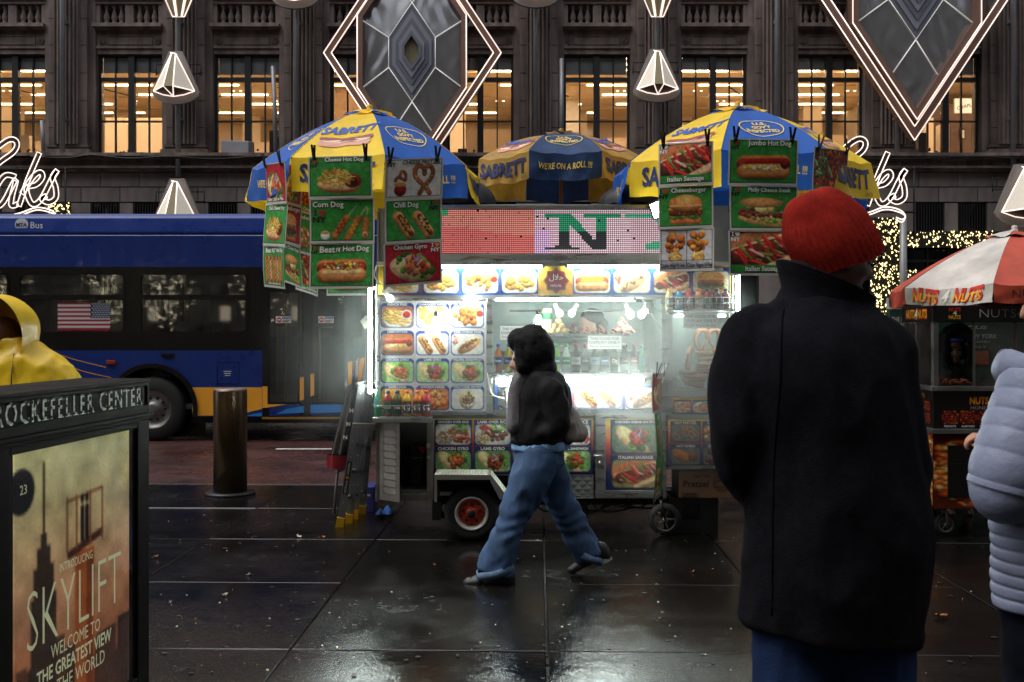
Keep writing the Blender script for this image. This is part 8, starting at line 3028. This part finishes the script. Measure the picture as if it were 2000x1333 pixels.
def shoe(root, heel, toe, w=.048, h=.085, pitch_up=0.0):
 a, b = Vector(heel), Vector(toe)
 mb_ = MB(shoe_m)
 d = (b - a).normalized()
 sd = d.cross(Vector((0, 0, 1))).normalized()
 u = sd.cross(d)
 L_ = (b - a).length
 for t, r, hh in ((.10, w * .78, h), (.30, w * .86, h * .95), (.55, w * .98, h * .72), (.78, w, h * .56), (.93, w * .82, h * .46)):
  mb_.ball(a + d * L_ * t + u * hh * .45, (L_ * .17, w, hh * .55), 14, None, 8, M=Matrix((d, sd * (r / w), u)).transposed())
 me = fuse(mb_, 'shoe', .008, 3)
 o = place(me, 'shoe', root)
 mb_ = MB(sole_m)
 n = 20
 out = []
 for i in range(n):
  an = 2 * math.pi * i / n
  x = .5 + .53 * math.cos(an)
  out.append((x * L_, math.sin(an) * w * (1.04 if x > .5 else .92)))
 lo = [tuple(a + d * x + sd * y - u * .004) for x, y in out]
 hi = [tuple(a + d * x + sd * y + u * .022) for x, y in out]
 mb_.add(lo + hi, [tuple(range(n - 1, -1, -1)), tuple(range(n, 2 * n))] + [(i, (i + 1) % n, n + (i + 1) % n, n + i) for i in range(n)])
 mb_.build('sole', o)
# ---- the walker crossing in front of the cart, heading left
WY_ = 6.30
def W3(px, py, d=0.0):
 return Vector((PX(px, WY_), WY_ + d, PZ(py, WY_)))
wk = thing('person', 'walker in a black hooded jacket and wide blue jeans striding left past the cart', 'person', (PX(1050, WY_), WY_, 0))
near, far = -.09, .09                       # the leg nearer the camera is the leading one
human(wk, skin_l, (-1, -.10), W3(1027, 700), W3(1056, 745), W3(1062, 785), W3(1055, 880),
      [W3(1068, 762, -.17), W3(1064, 762, .17)], [W3(1085, 826, -.15), W3(1072, 828, .15)], [W3(1060, 838, -.11), W3(1052, 834, .10)],
      [W3(1052, 905, near), W3(1058, 905, far)], [W3(1004, 1000, near), W3(1106, 995, far)], [W3(966, 1100, near), W3(1158, 1082, far)],
      [W3(950, 1116, near), W3(1146, 1104, far)], .92, R(-12))
jm = mat('black_jacket_cloth', S(17, 17, 19), .75, var=.25, vs=9, bump=.3, bs=90, spec=.25)
mb = MB(jm)
loft(mb, [(*W3(1052, 866), .168, .150), (*W3(1054, 845), .182, .160), (*W3(1058, 800), .184, .148), (*W3(1060, 765), .168, .155), (*W3(1060, 740), .130, .14), (*W3(1054, 724), .09, .10)])
limb(mb, [W3(1072, 762, -.14), W3(1090, 825, -.155), W3(1056, 842, -.12)], [.080, .068, .05])
limb(mb, [W3(1064, 760, .14), W3(1070, 830, .155), W3(1052, 842, .12)], [.080, .068, .05])
limb(mb, [W3(1098, 790, 0), W3(1104, 850, 0)], [.05, .06])
me = fuse(mb, 'jacket', .011, 4, .013, 5, (1, 1, .7))
place(me, 'jacket', wk)
mb = MB(jm)
mb.ball(W3(1044, 690), (.132, .118, .150), 20, None, 14)
mb.ball(W3(1056, 722), (.105, .105, .10), 18, None, 12)
limb(mb, [W3(1040, 668, 0), W3(1014, 664, 0)], [.112, .078])
limb(mb, [W3(1016, 668, -.055), W3(1022, 716, -.06)], [.045, .05])
limb(mb, [W3(1016, 668, .055), W3(1022, 716, .06)], [.045, .05])
me = fuse(mb, 'hood', .009, 4, .005, 8)
place(me, 'hood', wk)
mb = MB(denim)
limb(mb, [W3(1052, 890, near * .6), W3(1030, 945, near), W3(1004, 1005, near), W3(984, 1055, near), W3(968, 1110, near)], [.132, .116, .098, .098, .106], n=20, flat=True)
limb(mb, [W3(1060, 890, far * .6), W3(1082, 945, far), W3(1106, 1000, far), W3(1130, 1050, far), W3(1152, 1094, far)], [.126, .106, .090, .086, .090], n=20, flat=True)
loft(mb, [(*W3(1056, 905), .158, .145), (*W3(1054, 880), .158, .140), (*W3(1053, 864), .154, .135)])
def stack(co, no):
 """cloth bunching above the hems and behind the knees"""
 t = np.clip((.55 - co[:, 2]) / .4, 0, 1) + .6 * np.exp(-((co[:, 2] - .52) / .07) ** 2)
 return .0075 * t * np.sin(co[:, 2] * 62 + 5 * np.sin(co[:, 0] * 9 + co[:, 1] * 14) + 2.5 * np.sin(co[:, 2] * 17))
me = fuse(mb, 'jeans', .010, 3, .013, 4.5, (1.2, 1, .6), extra=stack)
place(me, 'jeans', wk)
mb = MB(mat('worn_denim_cuff', S(92, 116, 146), .85, var=.35, vs=30))
for c, r, tl in ((W3(968, 1107, near), .110, R(-16)), (W3(1152, 1091, far), .094, R(24))):
 Mh = Matrix.Translation(c) @ Matrix.Rotation(tl, 4, 'Y')
 mb = MB(MATS['worn_denim_cuff'])
 n = 30
 vs = [Mh @ Vector((rr * math.cos(t), rr * math.sin(t), z + .003 * math.sin(5 * t))) for rr, z in ((r, .022), (r + .010, .020), (r + .011, -.022), (r - .004, -.024)) for t in np.linspace(0, 6.2832, n, endpoint=False)]
 mb.add(vs, [(q * n + j, q * n + (j + 1) % n, (q + 1) * n + (j + 1) % n, (q + 1) * n + j) for q in range(3) for j in range(n)], None, True)
 mb.build('jeans_cuff', wk)
mb = MB(jm)
Mh = Matrix.Translation(W3(1052, 863))
vs = [Mh @ Vector((rx * math.cos(t), rx * .89 * math.sin(t), z)) for rx, z in ((.172, .034), (.180, .026), (.178, -.008), (.166, -.012)) for t in np.linspace(0, 6.2832, 40, endpoint=False)]
mb.add(vs, [(q * 40 + j, q * 40 + (j + 1) % 40, (q + 1) * 40 + (j + 1) % 40, (q + 1) * 40 + j) for q in range(3) for j in range(40)], None, True)
mb.build('waistband', wk)
mb = MB(mat('light_blue_shirt', S(130, 176, 220), .7, var=.08))
loft(mb, [(*W3(1054, 879), .178, .165), (*W3(1054, 870), .178, .163), (*W3(1053, 858), .168, .150)])
me = fuse(mb, 'shirt_hem', .012, 2, .006, 14, (1, 1, .3))
place(me, 'shirt_hem', wk)
sc_m = mat('grey_scarf_knit', S(110, 108, 113), .85, var=.2, vs=16, bump=.4, bs=70)
mb = MB(sc_m)
limb(mb, [W3(1038, 734, .0), W3(1014, 744, -.03), W3(1006, 790, -.06), W3(1003, 830, -.07)], [.055, .050, .042, .052])
me = fuse(mb, 'scarf', .010, 3, .010, 9, (1, 1, .35))
place(me, 'scarf', wk)
bg = thing('tote_bag', 'pale cloth tote bag hanging behind the black jacket of the walker', 'bag', W3(1118, 862, .02))
mb = MB(mat('pale_canvas', S(150, 143, 136), .8, var=.12, vs=8, bump=.3, bs=90))
loft(mb, [(*W3(1116, 860, .03), .085, .12), (*W3(1118, 845, .03), .092, .12), (*W3(1112, 815, .03), .070, .09), (*W3(1106, 792, .02), .03, .03)], n=20)
me = fuse(mb, 'pouch', .010, 2, .012, 11, (1, 1, .5))
place(me, 'pouch', bg)
mb = MB(MATS['pale_canvas'])
mb.tube([W3(1108, 800, -.02), W3(1096, 775, -.06), W3(1078, 752, -.13)], .008, 6)
mb.tube([W3(1112, 800, .06), W3(1098, 775, .02), W3(1076, 750, -.10)], .008, 6)
mb.build('strap', bg)
shoe(wk, W3(1002, 1139, near), W3(914, 1139, near), .056, .13)
shoe(wk, W3(1196, 1098, far), W3(1120, 1129, far), .056, .13)
# ---- man in the dark coat and red hat, close, back to the camera, face turned right
MY = 2.2
def M3(px, py, d=0.0): return Vector((PX(px, MY), MY + d, PZ(py, MY)))
mn = thing('person', 'man in a long dark wool coat and red knitted hat, standing with his back turned', 'person', (PX(1625, MY), MY, 0))
fl2 = (1.0, .22)
w, Mx = human(mn, skin_d, fl2, M3(1622, 487, .0), M3(1606, 600), M3(1598, 720), M3(1625, 1120),
      [M3(1462, 665), M3(1728, 690)], [M3(1447, 850), M3(1750, 880)], [M3(1500, 965, .06), M3(1765, 1035, .05)],
      [M3(1555, 1190), M3(1690, 1190)], [M3(1550, 1590), M3(1705, 1590)], [M3(1545, 1960), M3(1715, 1960)], [M3(1575, 2010, .14), M3(1750, 2010, .14)], .97, R(-14), hs=.93)
coat = mat('navy_wool', S(16, 17, 23), .95, var=.5, vs=60, bump=.45, bs=330, spec=.12)
mb = MB(coat)
loft(mb, [(*M3(1620, 1232), .190, .150), (*M3(1622, 1190), .195, .155), (*M3(1630, 1090), .198, .165), (*M3(1630, 980), .194, .165), (*M3(1618, 880), .186, .160),
          (*M3(1602, 780), .184, .158), (*M3(1594, 700), .176, .150), (*M3(1592, 648), .168, .13), (*M3(1598, 612), .122, .105), (*M3(1608, 580), .088, .088)], n=36)
mb.add([M3(1452, 1190, -.02), M3(1790, 1255, -.02), M3(1790, 1255, .1), M3(1452, 1190, .1)], [])
limb(mb, [M3(1478, 668), M3(1450, 760), M3(1446, 850, -.01), M3(1468, 915, .03), M3(1510, 965, .06)], [.078, .074, .072, .066, .06], n=18)
limb(mb, [M3(1716, 690), M3(1736, 800), M3(1750, 900, .0), M3(1758, 980, .03), M3(1766, 1050, .05)], [.074, .068, .068, .062, .055], n=18)
limb(mb, [M3(1766, 1000, .02), M3(1764, 1080, .02)], [.050, .048])
def hem(co, no):
 return .0035 * np.sin(co[:, 0] * 31 + co[:, 2] * 6) * np.clip((1.25 - co[:, 2]) / .4, 0, 1)
me = fuse(mb, 'coat', .010, 4, .011, 5, (1.2, 1, .6), extra=hem)
z_h = PZ(1226, MY)                          # slanting hem: the front hangs lower at the right
co = np.empty(len(me.vertices) * 3)
me.vertices.foreach_get('co', co)
co = co.reshape(-1, 3)
kk = np.clip((1.05 - co[:, 2]) / .25, 0, 1)
co[:, 2] -= kk * .045 * (co[:, 0] - PX(1620, MY)) / .19 * .8
me.vertices.foreach_set('co', co.ravel())
place(me, 'coat', mn)
mb = MB(coat)
def colr(u, v):
 a = u * 6.2832
 r = .108 - .022 * min(v * 2, 1) + .012 * max(0, v * 2 - 1)
 sl = (PX(1612, MY) - 0)
 x = sl + (r + .004) * math.cos(a) * 1.06
 return (x, MY + r * math.sin(a), PZ(592, MY) - .045 + .094 * v - (.030 + .012 * v) * (x - sl) / .1 - .0 * v)
mb.grid(32, 4, colr)
mb.grid(32, 4, lambda u, v: tuple(Vector(colr(1 - u, v)) + Vector((-.010 * math.cos((1 - u) * 6.28), -.010 * math.sin((1 - u) * 6.28), 0))))
mb.grid(32, 1, lambda u, v: tuple(Vector(colr(u, 1)).lerp(Vector(colr(u, 1)) + Vector((-.010 * math.cos(u * 6.28), -.010 * math.sin(u * 6.28), .002)), v)))
mb.build('coat_collar', mn)
mb = MB(mat('coat_seam', S(6, 6, 8), .95, spec=.05))
sp = spline([(1518, 605), (1500, 660), (1492, 760), (1490, 900), (1488, 1050), (1486, 1180)], 5)
mb2 = [M3(a, b, -.0) for a, b in sp]
bm_seam = []
for p in mb2:
 hit = None
 for ob in mn.children:
  if ob.name.startswith('coat') and 'collar' not in ob.name:
   ok, loc, nor, _ = ob.ray_cast(Vector((p.x, MY - 1, p.z)) - WL[mn.name], Vector((0, 1, 0)))
   if ok: hit = loc + WL[mn.name]
 if hit is not None: bm_seam.append(hit)
if len(bm_seam) > 3: mb.tube(bm_seam, .0022, 5); mb.build('coat_seam', mn)
# ribbed knitted hat
red_k = mat('red_knit', S(136, 34, 26), .95, var=.30, vs=22, bump=.25, bs=160, spec=.08)
hc = M3(1619, 452)
mb = MB(red_k)
tilt = Matrix.Rotation(R(-22), 3, 'Y')       # brim drops towards the back of the head
NR = 40
def hat(u, v):
 a = u * 2 * math.pi
 ph = v * .5 * math.pi
 rr = math.cos(ph) ** .55 if v < .999 else .0
 rib = 1 + .07 * abs(math.cos(a * NR / 2)) * (1 - v * .7)
 bulge = 1 + .07 * math.sin(min(v * 2.2, 1) * math.pi)
 q = Vector((.0885 * rr * rib * bulge * math.cos(a), .084 * rr * rib * bulge * math.sin(a), -.062 + .160 * math.sin(ph) ** .9))
 q.x += -.012 * math.sin(ph)
 q.z += .004 * math.sin(a * 3 + 1) * (1 - v)
 q.x *= 1 + .02 * math.sin(q.z * 60 + a * 2)
 q.z += .30 * q.y * (1 - v)
 q = tilt @ q
 return tuple(hc + q)
mb.grid(NR * 4, 26, hat)
mb.grid(NR * 4, 2, lambda u, v: tuple(Vector(hat(1 - u, 0)).lerp(hc + (Vector(hat(1 - u, 0)) - hc) * .90 + Vector((0, 0, .02)), v)))
mb.build('knitted_hat', mn)
mb = MB(hair_m)
mb.ball(w(0, -.022, -.060), (.060, .050, .042), 16, None, 10)
mb.build('hair', mn)
mb = MB(mat('stubble_hair', S(40, 30, 26), .8, var=.3, vs=60))
mb.ball(w(0, .052, -.094), (.049, .047, .030), 16, None, 10)
mb.build('beard', mn)
gm = mat('spectacle_frame', S(16, 16, 18), .25)
mb = MB(gm)
for sx in (-1, 1):
 mb.tube([w(sx * .032 + .026 * math.cos(t), .104, .006 + .021 * math.sin(t)) for t in np.linspace(0, 6.2832, 17)[:-1]], .0028, 5, closed=True)
 mb.tube([w(sx * .058, .102, .010), w(sx * .080, .05, .012), w(sx * .082, -.01, .006)], .0030, 5)
mb.tube([w(-.008, .106, .010), w(.008, .106, .010)], .0025, 5)
mb.build('spectacles', mn)
mb = MB(denim_d)
limb(mb, [M3(1560, 1150), M3(1555, 1300), M3(1552, 1590), M3(1545, 1930)], [.098, .092, .080, .075], n=18)
limb(mb, [M3(1690, 1150), M3(1698, 1300), M3(1705, 1590), M3(1715, 1930)], [.098, .092, .080, .075], n=18)
loft(mb, [(*M3(1625, 1230), .175, .13), (*M3(1625, 1120), .168, .125), (*M3(1625, 1060), .160, .12)])
me = fuse(mb, 'jeans', .012, 3, .008, 8, (1, 1, .6))
place(me, 'jeans', mn)
shoe(mn, (M3(1540, 0).x, MY - .03, .012), (M3(1575, 0).x, MY + .24, .012), .05, .11)
shoe(mn, (M3(1715, 0).x, MY - .03, .012), (M3(1750, 0).x, MY + .24, .012), .05, .11)
# ---- person in a yellow raincoat behind the kiosk
RY = 4.8
def R3(px, py, d=0.0): return Vector((PX(px, RY), RY + d, PZ(py, RY)))
rc = thing('person', 'person in a shiny yellow hooded raincoat standing behind the lettered kiosk', 'person', (PX(25, RY), RY, 0))
human(rc, skin_d, (-.35, -.93), R3(12, 668, -.02), R3(28, 705), R3(30, 780), R3(25, 1000),
      [R3(-48, 760), R3(108, 757)], [R3(-76, 880, -.05), R3(134, 880, -.05)], [R3(-40, 970, -.16), R3(90, 980, -.18)],
      [R3(0, 1030), R3(60, 1030)], [R3(0, 1150), R3(60, 1150)], [R3(0, 1262), R3(60, 1262)], [R3(-15, 1274, -.1), R3(45, 1274, -.1)], .96, R(-20))
rain = mat('yellow_raincoat_vinyl', S(238, 198, 24), .38, var=.10, vs=5, bump=.55, bs=11, coat=.15)
mb = MB(rain)
loft(mb, [(*R3(25, 1090), .29, .20), (*R3(25, 1000), .28, .20), (*R3(28, 880), .29, .19), (*R3(34, 790), .315, .18), (*R3(35, 742), .295, .16), (*R3(34, 708), .235, .14), (*R3(28, 680), .14, .11), (*R3(26, 662), .09, .09)], n=30)
limb(mb, [R3(116, 760), R3(138, 820, -.02), R3(148, 880, -.06), R3(92, 970, -.2)], [.088, .085, .08, .07])
limb(mb, [R3(-48, 760), R3(-70, 820, -.02), R3(-80, 880, -.06), R3(-36, 970, -.2)], [.088, .085, .08, .07])
me = fuse(mb, 'raincoat', .012, 3, .011, 5, (1.3, 1, .8))
place(me, 'raincoat', rc)
mb = MB(rain)
hd = R3(16, 648)
fw = Vector((-.10, -1, 0)).normalized()
rtv = fw.cross(Vector((0, 0, 1)))
def hood(u, v):
 a = (u - .5) * 2 * math.pi * .86          # around the face opening axis: ring in the plane across fw
 ang = R(90) + (u - .5) * R(310)
 depth = .105 + .045 * max(0, math.sin(ang)) * (1 - v) - .26 * v                    # front rim to the back of the head
 r = .150 * math.sqrt(max(0.0, 1 - max(0, (v - .30) / .70) ** 2.2)) * (1.0 + .06 * math.sin(u * 19) * v)
 r = max(r, .012)
 p = hd + fw * depth + rtv * (r * math.cos(ang) * .92) + Vector((0, 0, r * math.sin(ang) * 1.22 + .02 * v - .012))
 if math.sin(ang) < -.3: p += Vector((0, 0, -.02))
 return tuple(p)
mb.grid(40, 16, hood)
mb.grid(40, 2, lambda u, v: tuple(Vector(hood(1 - u, .0)) + (hd - Vector(hood(1 - u, 0))) * .05 * v - fw * .07 * v))
mb.build('hood', rc)
mb = MB(rain)
for i in range(3): mb.ball(R3(46 - 4 * i, 762 + 40 * i, -.165), .009, 8, dark_metal, 5)
mb.tube([R3(52, 690, -.12), R3(55, 730, -.16), R3(58, 770, -.175)], .004, 5, mat('drawstring', S(120, 96, 30), .7))
mb.build('fastening', rc)
mb = MB(denim_d)
for q in (0, 60): limb(mb, [R3(q, 1010), R3(q, 1150), R3(q, 1255)], [.10, .08, .07])
place(fuse(mb, 'trousers', .014, 2), 'trousers', rc)
for q in (0, 60): shoe(rc, (R3(q, 0).x + .05, RY + .05, .012), (R3(q, 0).x - .08, RY - .18, .012), .05, .1)
# ---- person in a quilted puffer jacket cut by the right edge
QY = 2.9
def Q3(px, py, d=0.0): return Vector((PX(px, QY), QY + d, PZ(py, QY)))
pf = thing('person', 'person in a pale blue grey quilted puffer jacket, cut by the right edge', 'person', (PX(2075, QY), QY, 0))
human(pf, skin_t, (-.8, .6), Q3(2075, 580), Q3(2080, 690), Q3(2085, 800), Q3(2070, 1130),
      [Q3(2005, 765, -.06), Q3(2165, 765, .06)], [Q3(1932, 950, -.08), Q3(2180, 930, .1)], [Q3(1990, 890, .10), Q3(2010, 880, .22)],
      [Q3(2030, 1190), Q3(2110, 1190)], [Q3(2025, 1420), Q3(2110, 1420)], [Q3(2020, 1640), Q3(2110, 1640)], [Q3(1990, 1685, .06), Q3(2080, 1685, .06)], .97, R(-10), hands=False)
puff = mat('puffer_nylon', S(122, 129, 152), .5, var=.10, vs=6, bump=.7, bs=16, spec=.3)
mb = MB(puff)
def quilted(path, rs, step, n=28, flat=1.0, depth=.06):
 q = spline([tuple(p) + (r,) for p, r in zip(path, rs)], 30)
 pts = [Vector(a[:3]) for a in q]
 rad = [a[3] for a in q]
 s, out = 0.0, []
 for i, p in enumerate(pts):
  if i: s += (p - pts[i - 1]).length
  out.append(rad[i] * (1 - depth + depth * abs(math.sin(math.pi * s / step)) ** .28))
 mb.tube(pts, out, n)
quilted([Q3(2020, 745, -.04), Q3(1985, 830, -.06), Q3(1950, 905, -.08), Q3(1938, 950, -.08)], [.112, .115, .112, .105], .062)
quilted([Q3(1940, 945, -.08), Q3(1962, 915, .0), Q3(1990, 890, .10)], [.104, .090, .066], .075)
mb.ball(Q3(1938, 948, -.08), .098, 20, None, 12)
mb.build('sleeve', pf)
mb = MB(puff)
def torso(u, v):
 a = u * 2 * math.pi
 z = PZ(1188, QY) + (PZ(735, QY) - PZ(1188, QY)) * v
 bx_ = np.interp(v, (0, .25, .5, .8, .93, 1), (.172, .178, .186, .200, .165, .10))
 sz = .036 if v < .48 else .066
 pufv = 1 - .055 + .055 * abs(math.sin(math.pi * (z - PZ(1188, QY)) / sz)) ** .28
 pufv *= 1 + .015 * math.sin(a * 5 + z * 30)
 x = PX(2060, QY) + bx_ * pufv * math.cos(a) * 1.0
 return (x, QY + .15 * (bx_ / .18) * pufv * math.sin(a), z)
mb.grid(56, 150, torso)
mb.build('jacket', pf)
mb = MB(puff)
def collar(u, v):
 a = u * 2 * math.pi
 r = .100 + .028 * math.sin(v * 3.14) + .025 * v
 return (PX(2072, QY) + (r + .03) * math.cos(a) * 1.12, QY + r * math.sin(a), PZ(770, QY) + .115 * v + .05 * v * math.cos(a) * -0.2 + .008 * math.sin(a * 6) * v)
mb.grid(40, 12, collar)
mb.grid(40, 6, lambda u, v: tuple(Vector(collar(1 - u, 1)) + Vector((-.05 * v * math.cos((1 - u) * 6.28), -.05 * v * math.sin((1 - u) * 6.28), -.06 * v))))
mb.build('collar', pf)
mb = MB(skin_t)
hand_parts(mb, Q3(2000, 872, .18), Vector((-1, .35, .12)), Vector((0, -.2, 1)), .66, .9)
limb(mb, [Q3(2030, 888, .16), Q3(2002, 880, .15)], [.028, .024])
place(fuse(mb, 'hand', .005, 2), 'hand', pf)
mb = MB(MATS['dark_hair'])
mb.ball(Q3(2085, 560, -.02), (.11, .12, .14), 18, None, 12)
mb.ball(Q3(2090, 640, -.03), (.09, .08, .12), 18, None, 12)
mb.build('hair', pf)
mb = MB(mat('dark_trousers', S(13, 16, 25), .95, var=.3, spec=.1))
for q in (2025, 2110): limb(mb, [Q3(q, 1150), Q3(q, 1420), Q3(q, 1630)], [.105, .082, .066])
place(fuse(mb, 'trousers', .013, 2, .006, 8), 'trousers', pf)
for q in (2020, 2110): shoe(pf, (Q3(q, 0).x + .05, QY - .03, .012), (Q3(q, 0).x - .12, QY + .14, .012), .05, .1)
# ---- vendor inside the food cart, bending behind the display shelf
VY = CY + .85
def V3(px, py, d=0.0): return Vector((PX(px, VY), VY + d, PZ(py, VY)))
vd = thing('person', 'vendor inside the food cart bending low behind the display shelf, only the face showing', 'person', (PX(1165, VY), VY, .3))
human(vd, skin_l, (-.86, -.5), V3(1150, 640), V3(1178, 668), V3(1190, 710), V3(1205, 830), [V3(1150, 700, -.1), V3(1235, 700, .1)], [V3(1135, 760, -.1), V3(1250, 770, .1)], [V3(1120, 715, -.1), V3(1230, 830, .0)],
      [V3(1190, 850), V3(1225, 850)], [V3(1190, 900), V3(1225, 900)], [V3(1190, 950), V3(1225, 950)], [V3(1180, 955, -.08), V3(1215, 955, -.08)], .95, R(-22), voxel=.010)
mb = MB(hair_m)
mb.ball(V3(1157, 619, .01), (.10, .105, .072), 18, None, 12)
mb.ball(V3(1172, 636, .02), (.072, .085, .075), 18, None, 12)
mb.build('hair', vd)
mb = MB(mat('vendor_apron', S(60, 66, 72), .8))
loft(mb, [(*V3(1206, 850), .17, .14), (*V3(1195, 740), .19, .15), (*V3(1188, 695), .16, .12), (*V3(1182, 676), .08, .08)])
place(fuse(mb, 'jacket', .014, 2), 'jacket', vd)
# ---- vendor in a black hood inside the nut cart
TY = 8.6
def T3(px, py, d=0.0): return Vector((PX(px, TY), TY + d, PZ(py, TY)))
nv = thing('person', 'nut vendor in a black hood with a blue headband behind the cart window', 'person', (PX(1866, TY), TY, 0))
human(nv, skin_d, (-.15, -1), T3(1862, 682), T3(1868, 724), T3(1868, 770), T3(1868, 890), [T3(1830, 760), T3(1906, 760)], [T3(1822, 830), T3(1914, 830)], [T3(1845, 850, -.2), T3(1890, 850, -.2)],
      [T3(1850, 900), T3(1886, 900)], [T3(1850, 950), T3(1886, 950)], [T3(1850, 990), T3(1886, 990)], [T3(1850, 1000, -.1), T3(1886, 1000, -.1)], .95, R(-12))
mb = MB(mat('black_hood_cloth', S(16, 16, 18), .8, var=.2))
loft(mb, [(*T3(1868, 960), .22, .16), (*T3(1868, 850), .22, .16), (*T3(1868, 770), .22, .15), (*T3(1868, 735), .15, .12), (*T3(1868, 715), .10, .10)])
mb.ball(T3(1867, 672, .05), (.135, .11, .165), 20, None, 14)
limb(mb, [T3(1843, 655, -.05), T3(1842, 700, -.04), T3(1852, 726, -.05)], [.035, .035, .04])
limb(mb, [T3(1888, 655, -.05), T3(1890, 700, -.04), T3(1880, 726, -.05)], [.035, .035, .04])
limb(mb, [T3(1845, 648, -.04), T3(1866, 638, -.06), T3(1886, 648, -.04)], [.035, .035, .035])
limb(mb, [T3(1830, 765), T3(1822, 830), T3(1845, 850, -.18)], [.075, .07, .06])
limb(mb, [T3(1906, 765), T3(1914, 830), T3(1890, 850, -.18)], [.075, .07, .06])
place(fuse(mb, 'hooded_coat', .012, 3, .006, 9), 'hooded_coat', nv)
mb = MB(mat('blue_headband_cloth', S(40, 70, 170), .8))
mb.tube([T3(1862, 664) + Vector((.080 * math.cos(t), .098 * math.sin(t), 0)) for t in np.linspace(0, 6.2832, 25)[:-1]], .014, 8, closed=True)
mb.build('headband', nv)
# ================================================================== STEAM from the griddle, drifting along the right half of the cart
steam = bpy.data.materials.new('steam')
steam.use_nodes = True
_n = steam.node_tree
_n.nodes.clear()
_o = _n.nodes.new('ShaderNodeOutputMaterial')
_v = _n.nodes.new('ShaderNodeVolumePrincipled')
_v.inputs['Color'].default_value = (.93, .97, .95, 1)
_v.inputs['Anisotropy'].default_value = .25
_tc = _n.nodes.new('ShaderNodeTexCoord')
_nz = _n.nodes.new('ShaderNodeTexNoise')
_nz.inputs['Scale'].default_value = 2.6
_nz.inputs['Detail'].default_value = 4
_nz.inputs['Distortion'].default_value = .6
_n.links.new(_tc.outputs['Object'], _nz.inputs['Vector'])
_ln = _n.nodes.new('ShaderNodeVectorMath')
_ln.operation = 'LENGTH'
_n.links.new(_tc.outputs['Object'], _ln.inputs[0])
_f = _n.nodes.new('ShaderNodeMapRange')
_f.interpolation_type = 'SMOOTHSTEP'
for k_, v_ in zip(('From Min', 'From Max', 'To Min', 'To Max'), (.15, 1.0, 1.0, 0.0)): _f.inputs[k_].default_value = v_
_n.links.new(_ln.outputs['Value'], _f.inputs['Value'])
_g = _n.nodes.new('ShaderNodeMapRange')
for k_, v_ in zip(('From Min', 'From Max', 'To Min', 'To Max'), (.35, .68, .15, 1.0)): _g.inputs[k_].default_value = v_
_n.links.new(_nz.outputs['Fac'], _g.inputs['Value'])
_m = _n.nodes.new('ShaderNodeMath')
_m.operation = 'MULTIPLY'
_n.links.new(_f.outputs[0], _m.inputs[0])
_n.links.new(_g.outputs[0], _m.inputs[1])
_m2 = _n.nodes.new('ShaderNodeMath')
_m2.operation = 'MULTIPLY'
_m2.inputs[1].default_value = 1.8
_n.links.new(_m.outputs[0], _m2.inputs[0])
_n.links.new(_m2.outputs[0], _v.inputs['Density'])
_n.links.new(_v.outputs[0], _o.inputs['Volume'])
steam2 = steam.copy()
[n for n in steam2.node_tree.nodes if n.type == 'MATH' and not n.inputs[1].is_linked][0].inputs[1].default_value = .32
glow_veil = steam.copy()  # extra veil, added to spread the lamp glow over the cart front
[n for n in glow_veil.node_tree.nodes if n.type == 'MATH' and not n.inputs[1].is_linked][0].inputs[1].default_value = .40
def cloud(cx, cy_, cz, rx, ry, rz, label, m=None):
 mb_ = MB(m or steam)
 mb_.ball((0, 0, 0), 1.0, 20, None, 12)
 me_ = mb_.mesh('steam')
 o = link('steam', me_, None, (cx, cy_, cz), label=label, kind='stuff', group='steam drifting round the food cart')
 o.scale = (rx, ry, rz)
cloud(1.20, 7.30, 1.25, 1.05, .36, 1.0, 'soft white steam drifting in front of the right half of the cart')
cloud(.25, 7.28, 1.45, 2.1, .36, 1.0, 'thin veil of steam added to spread the lamp glow along the whole cart front', glow_veil)
cloud(-1.30, 7.70, 1.40, .75, .55, .85, 'faint steam glowing round the upright lamp at the left end of the cart', steam2)
